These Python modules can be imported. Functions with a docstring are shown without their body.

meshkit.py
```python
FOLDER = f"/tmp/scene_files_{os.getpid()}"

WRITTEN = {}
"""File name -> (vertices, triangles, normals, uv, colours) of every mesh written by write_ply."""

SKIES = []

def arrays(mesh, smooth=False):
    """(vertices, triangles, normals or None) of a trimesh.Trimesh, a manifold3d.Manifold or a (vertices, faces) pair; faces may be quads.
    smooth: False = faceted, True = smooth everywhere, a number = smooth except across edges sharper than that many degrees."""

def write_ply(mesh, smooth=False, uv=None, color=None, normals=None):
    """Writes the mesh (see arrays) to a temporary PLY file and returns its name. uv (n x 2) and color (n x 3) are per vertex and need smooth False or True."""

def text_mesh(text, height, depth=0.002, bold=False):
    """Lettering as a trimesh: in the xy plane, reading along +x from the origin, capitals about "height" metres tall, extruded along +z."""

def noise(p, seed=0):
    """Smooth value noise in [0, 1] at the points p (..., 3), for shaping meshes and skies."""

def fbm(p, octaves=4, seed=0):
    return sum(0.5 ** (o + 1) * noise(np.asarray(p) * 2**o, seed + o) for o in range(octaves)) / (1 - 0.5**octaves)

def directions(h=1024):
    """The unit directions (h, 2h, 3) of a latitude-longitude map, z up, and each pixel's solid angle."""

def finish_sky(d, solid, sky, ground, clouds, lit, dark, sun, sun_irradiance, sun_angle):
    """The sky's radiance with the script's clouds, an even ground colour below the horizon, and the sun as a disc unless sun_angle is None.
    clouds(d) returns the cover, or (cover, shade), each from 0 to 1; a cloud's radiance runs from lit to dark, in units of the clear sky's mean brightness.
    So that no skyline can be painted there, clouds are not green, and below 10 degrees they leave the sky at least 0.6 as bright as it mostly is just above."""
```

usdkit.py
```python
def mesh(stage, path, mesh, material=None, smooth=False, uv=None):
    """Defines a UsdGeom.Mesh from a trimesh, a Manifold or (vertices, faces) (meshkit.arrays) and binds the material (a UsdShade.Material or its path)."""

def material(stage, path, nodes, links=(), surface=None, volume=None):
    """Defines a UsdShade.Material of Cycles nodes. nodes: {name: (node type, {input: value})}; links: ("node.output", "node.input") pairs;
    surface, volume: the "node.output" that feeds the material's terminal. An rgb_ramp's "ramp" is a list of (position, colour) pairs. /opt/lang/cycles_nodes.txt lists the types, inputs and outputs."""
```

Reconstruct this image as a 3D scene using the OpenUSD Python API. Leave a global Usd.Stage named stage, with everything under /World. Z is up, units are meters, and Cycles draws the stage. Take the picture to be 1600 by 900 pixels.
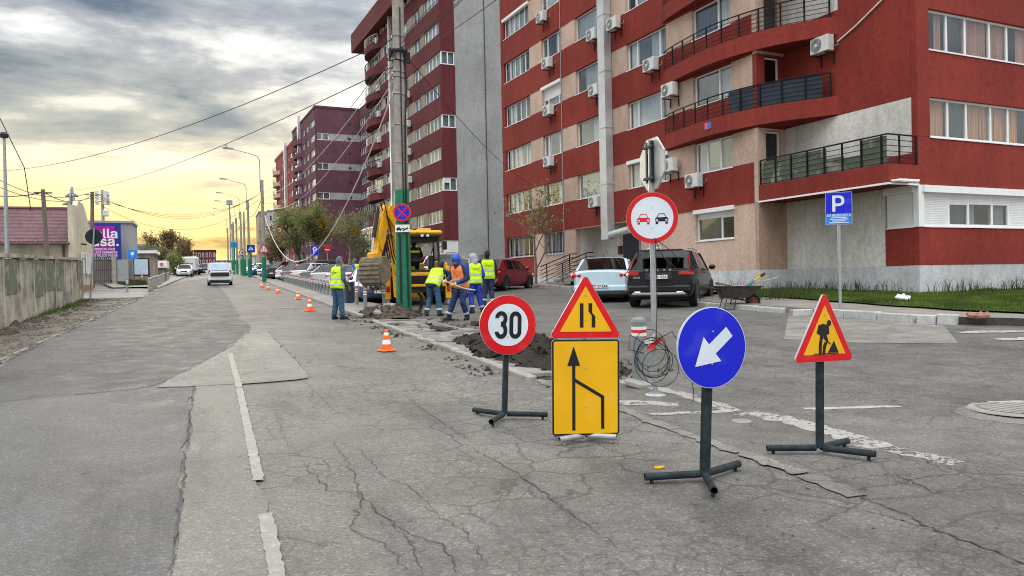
import math, random
import numpy as np, trimesh, manifold3d as m3, usdkit, meshkit
from shapely.geometry import Polygon, Point, LineString, box as sbox
from shapely import affinity
from shapely.ops import unary_union
from pxr import Usd, UsdGeom, UsdLux, UsdShade, Gf, Sdf, Vt

random.seed(7); rng = np.random.default_rng(7)
stage = Usd.Stage.CreateInMemory()
UsdGeom.SetStageUpAxis(stage, 'Z'); UsdGeom.SetStageMetersPerUnit(stage, 1.0)
UsdGeom.Xform.Define(stage, '/World'); UsdGeom.Scope.Define(stage, '/World/Looks')
A_ = math.radians

# ------------------------------------------------------------------ camera
FPX = 1200.0
_yaw, _pit, _rol = A_(24.9), A_(-0.45), A_(1.18)
CF = np.array([math.sin(_yaw)*math.cos(_pit), math.cos(_yaw)*math.cos(_pit), math.sin(_pit)])
_r0 = np.array([math.cos(_yaw), -math.sin(_yaw), 0]); _u0 = np.cross(_r0, CF)
CR = _r0*math.cos(_rol) - _u0*math.sin(_rol); CU = _u0*math.cos(_rol) + _r0*math.sin(_rol)
CP = np.array([0, 0, 1.6])
cam = UsdGeom.Camera.Define(stage, '/World/Camera')
cam.CreateFocalLengthAttr(27.0); cam.CreateHorizontalApertureAttr(36.0); cam.CreateVerticalApertureAttr(20.25)
cam.CreateFStopAttr(0.0); cam.CreateClippingRangeAttr((0.05, 20000.0))
cam.AddTransformOp().Set(Gf.Matrix4d(*[*CR, 0], *[*CU, 0], *[*(-CF), 0], *[*CP, 1]))
cam.CreateExposureAttr(0.22)

# ------------------------------------------------------------------ sky and sun
SUN_AZ, SUN_EL = A_(3.0), A_(9.0)            # from +Y towards +X
sd = np.array([math.sin(SUN_AZ)*math.cos(SUN_EL), math.cos(SUN_AZ)*math.cos(SUN_EL), math.sin(SUN_EL)])
def vec3(v): return tuple(float(x) for x in v)
skyn = {
 'tc': ('texture_coordinate', {}), 'sx': ('separate_xyz', {}),
 'sky': ('sky_texture', {'sky_type': 'single_scattering', 'sun_disc': False, 'sun_elevation': float(SUN_EL), 'sun_rotation': float(SUN_AZ), 'altitude': 30.0, 'aerosol_density': 1.6}),
 # bright high overcast, white aloft and yellow low down towards the sun
 'elev': ('rgb_ramp', {'ramp': [(0, (5.6, 3.3, .85)), (.035, (6.4, 4.3, 1.3)), (.075, (7.2, 5.7, 2.3)), (.115, (8.3, 7.3, 3.7)), (.16, (9.6, 9.2, 6.9)), (.27, (10.6, 10.9, 10.9)), (.45, (12.6, 12.7, 12.8)), (1, (21.5, 21.3, 21.0))]}),
 'away': ('rgb_ramp', {'ramp': [(0, (7.2, 7.0, 6.6)), (.2, (8.6, 8.9, 9.2)), (.45, (12.2, 12.3, 12.4)), (1, (21.5, 21.3, 21.0))]}),
 'dot': ('vector_math', {'math_type': 'dot_product', 'vector2': vec3(sd)}),
 'side': ('map_range', {'from_min': .1, 'from_max': .9, 'to_min': 0.0, 'to_max': 1.0, 'clamp': True}),
 'base': ('mix', {}),
 # clouds on a flat layer: the direction divided by its height
 'zc': ('math', {'math_type': 'add', 'value2': .16}), 'px': ('math', {'math_type': 'divide'}), 'py': ('math', {'math_type': 'divide'}), 'cv': ('combine_xyz', {'z': 0.0}),
 'map': ('mapping', {'location': (.95, 5.1, 0), 'scale': (.72, 1.0, 1)}),
 'n1': ('noise_texture', {'scale': 1.05, 'detail': 7.0, 'roughness': .56, 'distortion': .35}),
 'n2': ('noise_texture', {'scale': 2.6, 'detail': 6.0, 'roughness': .6, 'distortion': .2}),
 'nm': ('mix_float', {'fac': .42}),
 'zramp': ('rgb_ramp', {'ramp': [(0, (.06,)*3), (.05, (.07,)*3), (.09, (.0,)*3), (.13, (.02,)*3), (.18, (.09,)*3), (.3, (.16,)*3), (.5, (.12,)*3), (.7, (.02,)*3), (1, (0,)*3)]}),
 'zval': ('rgb_to_bw', {}),
 'cs': ('math', {'math_type': 'add'}),
 'cmask': ('rgb_ramp', {'ramp': [(0, (0,)*3), (.49, (0,)*3), (.55, (.3,)*3), (.61, (.72,)*3), (.7, (1.0,)*3), (1, (1,)*3)]}),
 'cw': ('rgb_ramp', {'ramp': [(0, (4.2, 2.9, 1.0)), (.08, (4.3, 3.2, 1.2)), (.13, (5.2, 5.1, 4.3)), (.2, (2.9, 3.3, 3.4)), (.3, (1.45, 1.9, 2.5)), (.5, (3.0, 3.6, 4.3)), (1, (9, 9.5, 10))]}),
 'withc': ('mix', {}), 'gap': ('mix', {'fac': .9}),
 'bg': ('background_shader', {'strength': .1}),
}
skyl = [('tc.generated', 'sx.vector'), ('tc.generated', 'sky.vector'), ('tc.generated', 'dot.vector1'), ('sx.z', 'elev.fac'), ('sx.z', 'away.fac'), ('dot.value', 'side.value'),
 ('side.result', 'base.fac'), ('away.color', 'base.color1'), ('elev.color', 'base.color2'),
 ('sx.z', 'zc.value1'), ('sx.x', 'px.value1'), ('zc.value', 'px.value2'), ('sx.y', 'py.value1'), ('zc.value', 'py.value2'), ('px.value', 'cv.x'), ('py.value', 'cv.y'), ('cv.vector', 'map.vector'),
 ('map.vector', 'n1.vector'), ('map.vector', 'n2.vector'), ('n1.fac', 'nm.a'), ('n2.fac', 'nm.b'), ('sx.z', 'zramp.fac'), ('zramp.color', 'zval.color'), ('nm.result', 'cs.value1'), ('zval.val', 'cs.value2'),
 ('cs.value', 'cmask.fac'), ('sx.z', 'cw.fac'), ('sky.color', 'gap.color1'), ('base.color', 'gap.color2'), ('cmask.color', 'withc.fac'), ('gap.color', 'withc.color1'), ('cw.color', 'withc.color2'), ('withc.color', 'bg.color')]
skym = usdkit.material(stage, '/World/Looks/sky', skyn, skyl, surface='bg.background')
dome = UsdLux.DomeLight.Define(stage, '/World/sky')
UsdShade.MaterialBindingAPI.Apply(dome.GetPrim()).Bind(skym)
dome.GetPrim().SetCustomDataByKey('kind', 'structure')
sun = UsdLux.DistantLight.Define(stage, '/World/sun')
sun.CreateNormalizeAttr(True); sun.CreateIntensityAttr(.45); sun.CreateAngleAttr(25.0); sun.CreateColorAttr(Gf.Vec3f(1, .9, .72))
_z = sd; _x = np.cross([0, 0, 1], _z); _x /= np.linalg.norm(_x); _y = np.cross(_z, _x)
sun.AddTransformOp().Set(Gf.Matrix4d(*[*_x, 0], *[*_y, 0], *[*_z, 0], *[0, 0, 60, 1]))

# ------------------------------------------------------------------ terrain: the road climbs away, the car park lies a little higher
RA = A_(3.93); RD = np.array([math.sin(RA), math.cos(RA)]); RN = np.array([RD[1], -RD[0]])
def st(x, y): return x*RD[0] + y*RD[1], x*RN[0] + y*RN[1]
def xy(s, t): return s*RD[0] + t*RN[0], s*RD[1] + t*RN[1]
def gz(x, y):
    x = np.asarray(x, float); y = np.asarray(y, float); s = x*RD[0] + y*RD[1]; t = x*RN[0] + y*RN[1]
    u = np.clip((t - 4.5)/9.0, 0, 1)
    return .0296*s + .25*u*u*(3 - 2*u)
def ray(px, py): return CF + CR*(px - 800)/FPX + CU*(450 - py)/FPX
def gp(px, py, dz=0.0):          # ground point seen along a direction
    d = ray(px, py); k = 1.0
    h = lambda k: CP[2] + d[2]*k - float(gz(d[0]*k, d[1]*k)) - dz
    while h(k) > 0 and k < 3000: k *= 1.03
    a, b = k/1.03, k
    for _ in range(40):
        m = (a + b)/2
        a, b = (m, b) if h(m) > 0 else (a, m)
    return CP + d*a
def onD(px, py, D): return CP + ray(px, py)*D
def onX(px, py, X): d = ray(px, py); return CP + d*(X/d[0])
def onY(px, py, Y): d = ray(px, py); return CP + d*(Y/d[1])
def onS(px, py, s): d = ray(px, py); return CP + d*(s/(d[0]*RD[0] + d[1]*RD[1]))
def stz(s, t, dz=0.0): x, y = xy(s, t); return np.array([x, y, float(gz(x, y)) + dz])
def depth(p): return float((np.asarray(p) - CP) @ CF)

# ------------------------------------------------------------------ materials
def mat(name, col, rough=.6, var=.12, scale=2.0, bump=0.0, bscale=60.0, metal=0.0, spec=.4, coat=0.0, col2=None, contrast=(.3, .7), stretch=None, bdist=.01, detail=5.0, speck=None):
    c = np.array(col, float); lo = c*(1 - var); hi = c*(1 + var) if col2 is None else np.array(col2, float)
    n = {'g': ('geometry', {}), 'm': ('mapping', {'scale': stretch or (1, 1, 1)}), 'n': ('noise_texture', {'scale': scale, 'detail': detail, 'roughness': .6}),
         'r': ('rgb_ramp', {'ramp': [(contrast[0], tuple(lo)), (contrast[1], tuple(hi))]}),
         'p': ('principled_bsdf', {'roughness': rough, 'metallic': metal, 'specular_ior_level': spec, 'coat_weight': coat})}
    l = [('g.position', 'm.vector'), ('m.vector', 'n.vector'), ('n.fac', 'r.fac')]
    out = 'r.color'
    if speck:   # (scale, strength, colour)
        n['sn'] = ('noise_texture', {'scale': speck[0], 'detail': 2.0}); n['sr'] = ('rgb_ramp', {'ramp': [(.56, (0,)*3), (.68, (speck[1],)*3)]}); n['sm'] = ('mix', {'color2': tuple(speck[2])})
        l += [('g.position', 'sn.vector'), ('sn.fac', 'sr.fac'), ('sr.color', 'sm.fac'), (out, 'sm.color1')]; out = 'sm.color'
    l.append((out, 'p.base_color'))
    if bump:
        n['bn'] = ('noise_texture', {'scale': bscale, 'detail': 4.0}); n['b'] = ('bump', {'strength': bump, 'distance': bdist})
        l += [('g.position', 'bn.vector'), ('bn.fac', 'b.height'), ('b.normal', 'p.normal')]
    return usdkit.material(stage, '/World/Looks/' + name, n, l, surface='p.BSDF')
MATS = {}
def mk(name, *a, **k): MATS[name] = mat(name, *a, **k); return MATS[name]
def asphalt(name, c, cracks=.0, spk=.5, tint=(1, 1, 1), stain=.35):
    c = np.array(c, float)
    n = {'g': ('geometry', {}),
     'big': ('noise_texture', {'scale': .35, 'detail': 5.0, 'roughness': .62, 'distortion': .4}), 'mid': ('noise_texture', {'scale': 2.3, 'detail': 6.0, 'roughness': .65}),
     'agg': ('voronoi_texture', {'scale': 75.0, 'feature': 'f1'}), 'fine': ('noise_texture', {'scale': 190.0, 'detail': 3.0, 'roughness': .7}), 'agv': ('separate_color', {}),
     'c0': ('rgb_ramp', {'ramp': [(.28, tuple(c*.72)), (.5, tuple(c)), (.72, tuple(c*1.24))]}),
     'c1': ('rgb_ramp', {'ramp': [(.3, (1 - stain,)*3), (.62, (1.08,)*3)]}), 'm1': ('mix', {'mix_type': 'multiply', 'fac': 1.0}),
     'c2': ('rgb_ramp', {'ramp': [(0, (1 - spk*.62,)*3), (.5, (1.0,)*3), (.86, (1 + spk*.25,)*3), (1, (1 + spk*1.6,)*3)]}), 'm2': ('mix', {'mix_type': 'multiply', 'fac': 1.0}),
     'c3': ('rgb_ramp', {'ramp': [(.33, (.62,)*3), (.6, (1.15,)*3)]}), 'm3': ('mix', {'mix_type': 'multiply', 'fac': .8}),
     'rr': ('map_range', {'from_min': .3, 'from_max': .7, 'to_min': .62, 'to_max': .9}),
     'hs': ('math', {'math_type': 'multiply_add', 'value2': .8}), 'b': ('bump', {'strength': .55, 'distance': .006}), 'p': ('principled_bsdf', {'specular_ior_level': .32})}
    l = [('g.position', x + '.vector') for x in ('big', 'mid', 'agg', 'fine')]
    l += [('big.fac', 'c0.fac'), ('mid.fac', 'c1.fac'), ('c0.color', 'm1.color1'), ('c1.color', 'm1.color2'), ('agg.color', 'agv.color'), ('agv.r', 'c2.fac'), ('m1.color', 'm2.color1'), ('c2.color', 'm2.color2'),
          ('fine.fac', 'c3.fac'), ('m2.color', 'm3.color1'), ('c3.color', 'm3.color2'), ('mid.fac', 'rr.value'), ('rr.result', 'p.roughness'), ('fine.fac', 'hs.value1'), ('agg.distance', 'hs.value3'), ('hs.value', 'b.height'), ('b.normal', 'p.normal')]
    n.update({'ol': ('noise_texture', {'scale': .9, 'detail': 6.0, 'roughness': .7}), 'op': ('mapping', {'location': (11.0, 4.0, 0), 'scale': (1.6, .35, 1)}), 'orr': ('rgb_ramp', {'ramp': [(.3, (1.06,)*3), (.52, (1.0,)*3), (.66, (.74,)*3), (.8, (.6,)*3)]}), 'm4': ('mix', {'mix_type': 'multiply', 'fac': 1.0}), 'sp': ('noise_texture', {'scale': 6.5, 'detail': 2.0}), 'spr': ('rgb_ramp', {'ramp': [(.69, (1,)*3), (.72, (.55,)*3)]}), 'm5': ('mix', {'mix_type': 'multiply', 'fac': .8})})
    l += [('g.position', 'op.vector'), ('op.vector', 'ol.vector'), ('ol.fac', 'orr.fac'), ('m3.color', 'm4.color1'), ('orr.color', 'm4.color2'), ('g.position', 'sp.vector'), ('sp.fac', 'spr.fac'), ('m4.color', 'm5.color1'), ('spr.color', 'm5.color2')]
    out = 'm5.color'
    if cracks:
        n.update({'dn': ('noise_texture', {'scale': 3.0, 'detail': 5.0, 'roughness': .7}), 'ds': ('vector_math', {'math_type': 'scale', 'scale': .2}), 'da': ('vector_math', {'math_type': 'add'}),
          'v': ('voronoi_texture', {'feature': 'distance_to_edge', 'scale': 1.9}), 'v2': ('voronoi_texture', {'feature': 'distance_to_edge', 'scale': 6.5}),
          'cl': ('rgb_ramp', {'ramp': [(0, (1,)*3), (.011, (.9,)*3), (.03, (0,)*3)]}), 'cl2': ('rgb_ramp', {'ramp': [(0, (.7,)*3), (.03, (.6,)*3), (.07, (0,)*3)]}),
          'mk': ('noise_texture', {'scale': .45, 'detail': 3.0}), 'mr': ('rgb_ramp', {'ramp': [(.42, (0,)*3), (.52, (cracks,)*3)]}), 'mk2': ('noise_texture', {'scale': .5, 'detail': 2.0}), 'mp2': ('mapping', {'location': (7.3, 2.2, 0)}), 'mr2': ('rgb_ramp', {'ramp': [(.44, (0,)*3), (.54, (cracks,)*3)]}),
          'x1': ('mix', {'mix_type': 'multiply', 'fac': 1.0}), 'x2': ('mix', {'mix_type': 'multiply', 'fac': 1.0}), 'xs': ('mix', {'mix_type': 'lighten', 'fac': 1.0}), 'xo': ('mix', {'color2': (.04, .037, .033)})})
        l += [('g.position', 'dn.vector'), ('dn.color', 'ds.vector1'), ('g.position', 'da.vector1'), ('ds.vector', 'da.vector2'), ('da.vector', 'v.vector'), ('da.vector', 'v2.vector'), ('v.distance', 'cl.fac'), ('v2.distance', 'cl2.fac'),
          ('g.position', 'mk.vector'), ('mk.fac', 'mr.fac'), ('g.position', 'mp2.vector'), ('mp2.vector', 'mk2.vector'), ('mk2.fac', 'mr2.fac'), ('cl.color', 'x1.color1'), ('mr.color', 'x1.color2'), ('cl2.color', 'x2.color1'), ('mr2.color', 'x2.color2'),
          ('x1.color', 'xs.color1'), ('x2.color', 'xs.color2'), ('xs.color', 'xo.fac'), (out, 'xo.color1')]; out = 'xo.color'
    l.append((out, 'p.base_color'))
    MATS[name] = usdkit.material(stage, '/World/Looks/' + name, n, l, surface='p.BSDF')
asphalt('asphalt_pale', (.192, .185, .172), cracks=.6, spk=.42)
asphalt('asphalt_dark', (.088, .088, .091), spk=.28, stain=.3)
asphalt('asphalt_mid', (.132, .131, .132), spk=.38)
asphalt('asphalt_worn', (.215, .205, .187), spk=.35)
asphalt('asphalt_repair', (.245, .235, .215), spk=.25, cracks=.35)
asphalt('asphalt_lot', (.17, .164, .153), cracks=.5, spk=.34)
asphalt('side_street', (.27, .265, .25), spk=.25)
asphalt('gravel_verge', (.135, .12, .10), spk=.9, stain=.6)
asphalt('old_concrete', (.29, .28, .255), spk=.35, stain=.4)
def paint_mark(name, wear):
    MATS[name] = usdkit.material(stage, '/World/Looks/' + name, {'g': ('geometry', {}), 'n': ('noise_texture', {'scale': 16.0, 'detail': 6.0, 'roughness': .75}), 'n2': ('noise_texture', {'scale': 110.0, 'detail': 3.0}),
      'a': ('math', {'math_type': 'multiply_add', 'value2': .45}), 'r': ('rgb_ramp', {'ramp': [(wear - .15, (.26, .25, .23)), (wear + .1, (.42, .41, .38))]}), 'p': ('principled_bsdf', {'roughness': .75})},
      [('g.position', 'n.vector'), ('g.position', 'n2.vector'), ('n2.fac', 'a.value1'), ('n.fac', 'a.value3'), ('a.value', 'r.fac'), ('r.color', 'p.base_color')], surface='p.BSDF')
paint_mark('centre_paint', .86); paint_mark('road_paint', .69); paint_mark('road_paint_worn', .75); paint_mark('road_paint_fresh', .5)

def stucco(name, c, streak=.24, bump=.35):
    c = np.array(c, float)
    MATS[name] = usdkit.material(stage, '/World/Looks/' + name, {'g': ('geometry', {}), 'm': ('mapping', {'scale': (1.6, 1.6, .4)}), 'n': ('noise_texture', {'scale': 1.3, 'detail': 6.0, 'roughness': .7}), 'n2': ('noise_texture', {'scale': .28, 'detail': 4.0}), 'n3': ('noise_texture', {'scale': 9.0, 'detail': 5.0, 'roughness': .7}),
      'r': ('rgb_ramp', {'ramp': [(.3, tuple(c*(1 - streak))), (.52, tuple(c)), (.75, tuple(c*(1 + streak*.9)))]}), 'r2': ('rgb_ramp', {'ramp': [(.35, (.84,)*3), (.65, (1.1,)*3)]}), 'r3': ('rgb_ramp', {'ramp': [(.3, (.78,)*3), (.6, (1.06,)*3)]}),
      'x': ('mix', {'mix_type': 'multiply', 'fac': 1.0}), 'y': ('mix', {'mix_type': 'multiply', 'fac': 1.0}), 'bn': ('noise_texture', {'scale': 55.0, 'detail': 3.0}), 'b': ('bump', {'strength': bump, 'distance': .012}), 'p': ('principled_bsdf', {'roughness': .88, 'specular_ior_level': .2})},
      [('g.position', 'm.vector'), ('m.vector', 'n.vector'), ('g.position', 'n2.vector'), ('g.position', 'n3.vector'), ('g.position', 'bn.vector'), ('n.fac', 'r.fac'), ('n2.fac', 'r2.fac'), ('n3.fac', 'r3.fac'), ('r.color', 'x.color1'), ('r2.color', 'x.color2'), ('x.color', 'y.color1'), ('r3.color', 'y.color2'), ('y.color', 'p.base_color'), ('bn.fac', 'b.height'), ('b.normal', 'p.normal')], surface='p.BSDF')
stucco('red_stucco', (.245, .037, .028), streak=.16); stucco('beige_stucco', (.57, .42, .34), streak=.14); stucco('plinth_stucco', (.55, .57, .59), streak=.22); stucco('white_stucco', (.68, .67, .63), streak=.2)
stucco('tan_stucco', (.42, .29, .22)); stucco('maroon_stucco', (.135, .03, .035)); stucco('grey_stucco', (.36, .37, .37), streak=.1); stucco('taupe_stucco', (.36, .30, .25)); stucco('purple_stucco', (.145, .062, .088)); stucco('purple_dark', (.10, .045, .075))
stucco('band_grey', (.40, .40, .41)); stucco('cream_stucco', (.60, .55, .42)); stucco('pale_block', (.50, .49, .47)); stucco('far_red', (.30, .07, .07)); stucco('grey_metal_wall', (.35, .36, .38), streak=.06)
mk('pvc_white', (.80, .82, .83), rough=.35, var=.05); mk('shutter_grey', (.55, .58, .6), rough=.45, var=.06); mk('frame_brown', (.2, .16, .13), rough=.5)
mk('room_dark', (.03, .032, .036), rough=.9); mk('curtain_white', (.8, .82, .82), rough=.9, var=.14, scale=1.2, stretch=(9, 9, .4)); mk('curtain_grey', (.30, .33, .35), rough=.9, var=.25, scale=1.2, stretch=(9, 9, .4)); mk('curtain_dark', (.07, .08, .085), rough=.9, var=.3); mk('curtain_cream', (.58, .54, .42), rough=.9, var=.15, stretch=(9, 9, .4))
mk('curtain_pink', (.5, .27, .21), rough=.9, var=.42, scale=2.2, stretch=(9, 9, .2), contrast=(.35, .62)); mk('curtain_brown', (.5, .24, .11), rough=.9, var=.6, scale=2.2, stretch=(9, 9, .2), contrast=(.35, .62))
def pane(name, tint, refl):
    MATS[name] = usdkit.material(stage, '/World/Looks/' + name, {'ge': ('geometry', {}), 'io': ('map_range', {'to_min': 1.5, 'to_max': 1/1.5}), 'f': ('fresnel', {}), 'a': ('math', {'math_type': 'add', 'value2': refl, 'use_clamp': True}), 't': ('transparent_bsdf', {'color': tint}), 'gl': ('glossy_bsdf', {'roughness': .03, 'color': (.95, .97, 1)}), 'm': ('mix_closure', {})},
      [('ge.backfacing', 'io.value'), ('io.result', 'f.IOR'), ('f.fac', 'a.value1'), ('a.value', 'm.fac'), ('t.BSDF', 'm.closure1'), ('gl.BSDF', 'm.closure2')], surface='m.closure')
pane('window_glass', (.9, .92, .92), .02); pane('window_mirror', (.82, .85, .86), .13); pane('car_glass', (.22, .25, .26), .0)
mk('galvanised', (.42, .45, .47), rough=.38, metal=.75, var=.15, scale=9.0); mk('zinc_duct', (.55, .58, .6), rough=.42, metal=.6, var=.12, scale=2.0); mk('bare_alu', (.55, .56, .55), rough=.4, metal=.7, var=.1)
mk('dark_steel', (.012, .022, .028), rough=.6, var=.3, scale=14.0, spec=.2, col2=(.028, .042, .048)); mk('dark_grey', (.09, .1, .1), rough=.5); mk('black_iron', (.012, .014, .017), rough=.6, var=.2, spec=.15); mk('navy_sheet', (.025, .035, .055), rough=.45, var=.2)
mk('rubber', (.018, .018, .019), rough=.85, var=.3, scale=20.0, spec=.3); mk('black_plastic', (.02, .021, .023), rough=.5, var=.2); mk('cable_black', (.015, .015, .016), rough=.6); mk('cable_white', (.75, .75, .72), rough=.5); mk('grey_plastic', (.30, .32, .34), rough=.5, var=.1)
mk('ac_white', (.62, .64, .63), rough=.45, var=.1, scale=5.0); mk('ac_grille', (.16, .17, .18), rough=.55)
mk('sign_red', (.62, .005, .012), rough=.3, var=.1, scale=2.5, spec=.45, speck=(5.0, .06, (.35, .34, .32))); mk('sign_blue', (.004, .012, .56), rough=.28, var=.1, scale=2.5, spec=.45, speck=(5.0, .06, (.35, .34, .32))); mk('sign_sky', (.02, .22, .68), rough=.35); mk('sign_yellow', (.78, .42, .004), rough=.32, var=.1, scale=2.5, spec=.45, speck=(5.0, .06, (.35, .34, .32))); mk('sign_white', (.66, .74, .82), rough=.32, var=.1, scale=2.5, spec=.45, speck=(5.0, .06, (.35, .34, .32))); mk('sign_black', (.008, .008, .01), rough=.4); mk('sign_back', (.45, .47, .46), rough=.42, metal=.4, var=.15, scale=6.0)
mk('cone_orange', (.9, .13, .015), rough=.4, var=.08); mk('cone_white', (.8, .8, .78), rough=.4, var=.1); mk('hivis_yellow', (.58, .90, .015), rough=.75, bump=.9, bscale=11.0, bdist=.05, speck=(6.0, .35, (.12, .105, .09)), var=.12, scale=9.0); mk('hivis_orange', (.95, .26, .07), rough=.75, bump=.9, bscale=11.0, bdist=.05, speck=(6.0, .35, (.12, .105, .09)), var=.12, scale=9.0); mk('reflective', (.50, .54, .5), rough=.35, var=.1)
mk('skin', (.46, .26, .19), rough=.55, var=.1, scale=12.0); mk('hair_dark', (.02, .016, .013), rough=.6); mk('cloth_navy', (.02, .035, .13), rough=.85, bump=.9, bscale=11.0, bdist=.05, speck=(6.0, .35, (.12, .105, .09)), var=.35, scale=8.0); mk('cloth_blue', (.02, .05, .36), rough=.85, bump=.9, bscale=11.0, bdist=.05, speck=(6.0, .35, (.12, .105, .09)), var=.3, scale=8.0); mk('hood_blue', (.02, .10, .5), rough=.8, bump=.9, bscale=11.0, bdist=.05, speck=(6.0, .35, (.12, .105, .09)), var=.2); mk('cloth_teal', (.035, .10, .19), rough=.85, bump=.9, bscale=11.0, bdist=.05, speck=(6.0, .35, (.12, .105, .09)), var=.35, scale=8.0); mk('cloth_grey', (.10, .12, .145), rough=.85, bump=.9, bscale=11.0, bdist=.05, speck=(6.0, .35, (.12, .105, .09)), var=.3, scale=10.0); mk('cloth_black', (.015, .016, .018), rough=.85, bump=.9, bscale=11.0, bdist=.05, speck=(6.0, .35, (.12, .105, .09)), var=.3); mk('cap_grey', (.33, .36, .42), rough=.85); mk('glove_tan', (.55, .42, .2), rough=.8, var=.2); mk('boot', (.022, .022, .024), rough=.7)
mk('jcb_yellow', (.80, .40, .008), rough=.42, var=.16, scale=3.0, coat=.2, speck=(9.0, .5, (.25, .13, .03))); mk('bucket_mud', (.19, .155, .11), rough=.85, var=.4, scale=6.0, bump=.5, bscale=25.0); mk('tail_red', (.42, .008, .01), rough=.18, coat=.6, var=.1); mk('lamp_clear', (.72, .75, .76), rough=.12, coat=.5, var=.05); mk('lamp_orange', (.8, .25, .02), rough=.25); mk('chrome', (.75, .76, .78), rough=.15, metal=1.0, var=.05)
mk('concrete_pole', (.30, .28, .25), rough=.9, var=.22, scale=6.0, bump=.4, bscale=40.0); mk('pole_green', (.012, .16, .085), rough=.5, var=.25, scale=5.0); mk('bollard_grey', (.2, .225, .225), rough=.5, var=.15, scale=12.0); mk('band_red', (.62, .04, .04), rough=.45); mk('band_white', (.78, .78, .76), rough=.45)
mk('kerb_stone', (.31, .30, .275), rough=.92, var=.25, scale=5.0, bump=.5, bscale=45.0); mk('kerb_white', (.47, .48, .47), rough=.85, var=.18, scale=7.0, bump=.3, bscale=40.0, speck=(14.0, .6, (.3, .29, .27))); mk('paving', (.25, .24, .215), rough=.92, var=.25, scale=3.5, bump=.5, bscale=50.0); mk('paving_dark', (.21, .205, .19), rough=.92, var=.25, scale=3.5, bump=.5, bscale=50.0); mk('walk_concrete', (.27, .255, .225), rough=.92, var=.22, scale=1.5, bump=.4, bscale=60.0, speck=(60.0, .4, (.2, .19, .17)))
mk('soil', (.017, .0115, .0075), rough=.95, var=.5, scale=7.0, bump=1.0, bscale=30.0, bdist=.03); mk('soil_light', (.075, .058, .042), rough=.95, var=.4, scale=7.0, bump=1.0, bscale=30.0, bdist=.03); mk('crack_dark', (.055, .053, .05), rough=.95, var=.4, scale=20.0, bump=.6, bscale=60.0); mk('lawn_soil', (.07, .075, .03), rough=.95, var=.4); mk('terrain', (.17, .16, .13), rough=.95, var=.3, scale=.2)
mk('concrete_wall', (.36, .34, .29), rough=.92, var=.38, scale=1.2, bump=.8, bscale=14.0, bdist=.02, contrast=(.38, .6), speck=(2.2, .7, (.17, .155, .13))); mk('wall_green_paint', (.12, .15, .105), rough=.8, var=.25, scale=2.5, speck=(2.6, 1.0, (.34, .32, .27))); mk('roof_tile', (.105, .045, .055), rough=.6, var=.3, scale=3.0); mk('wood_grey', (.15, .125, .105), rough=.9, var=.3, scale=6.0, stretch=(4, 4, .4)); mk('wood_tool', (.48, .33, .19), rough=.6, var=.15); mk('gate_brown', (.075, .062, .055), rough=.6)
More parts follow.
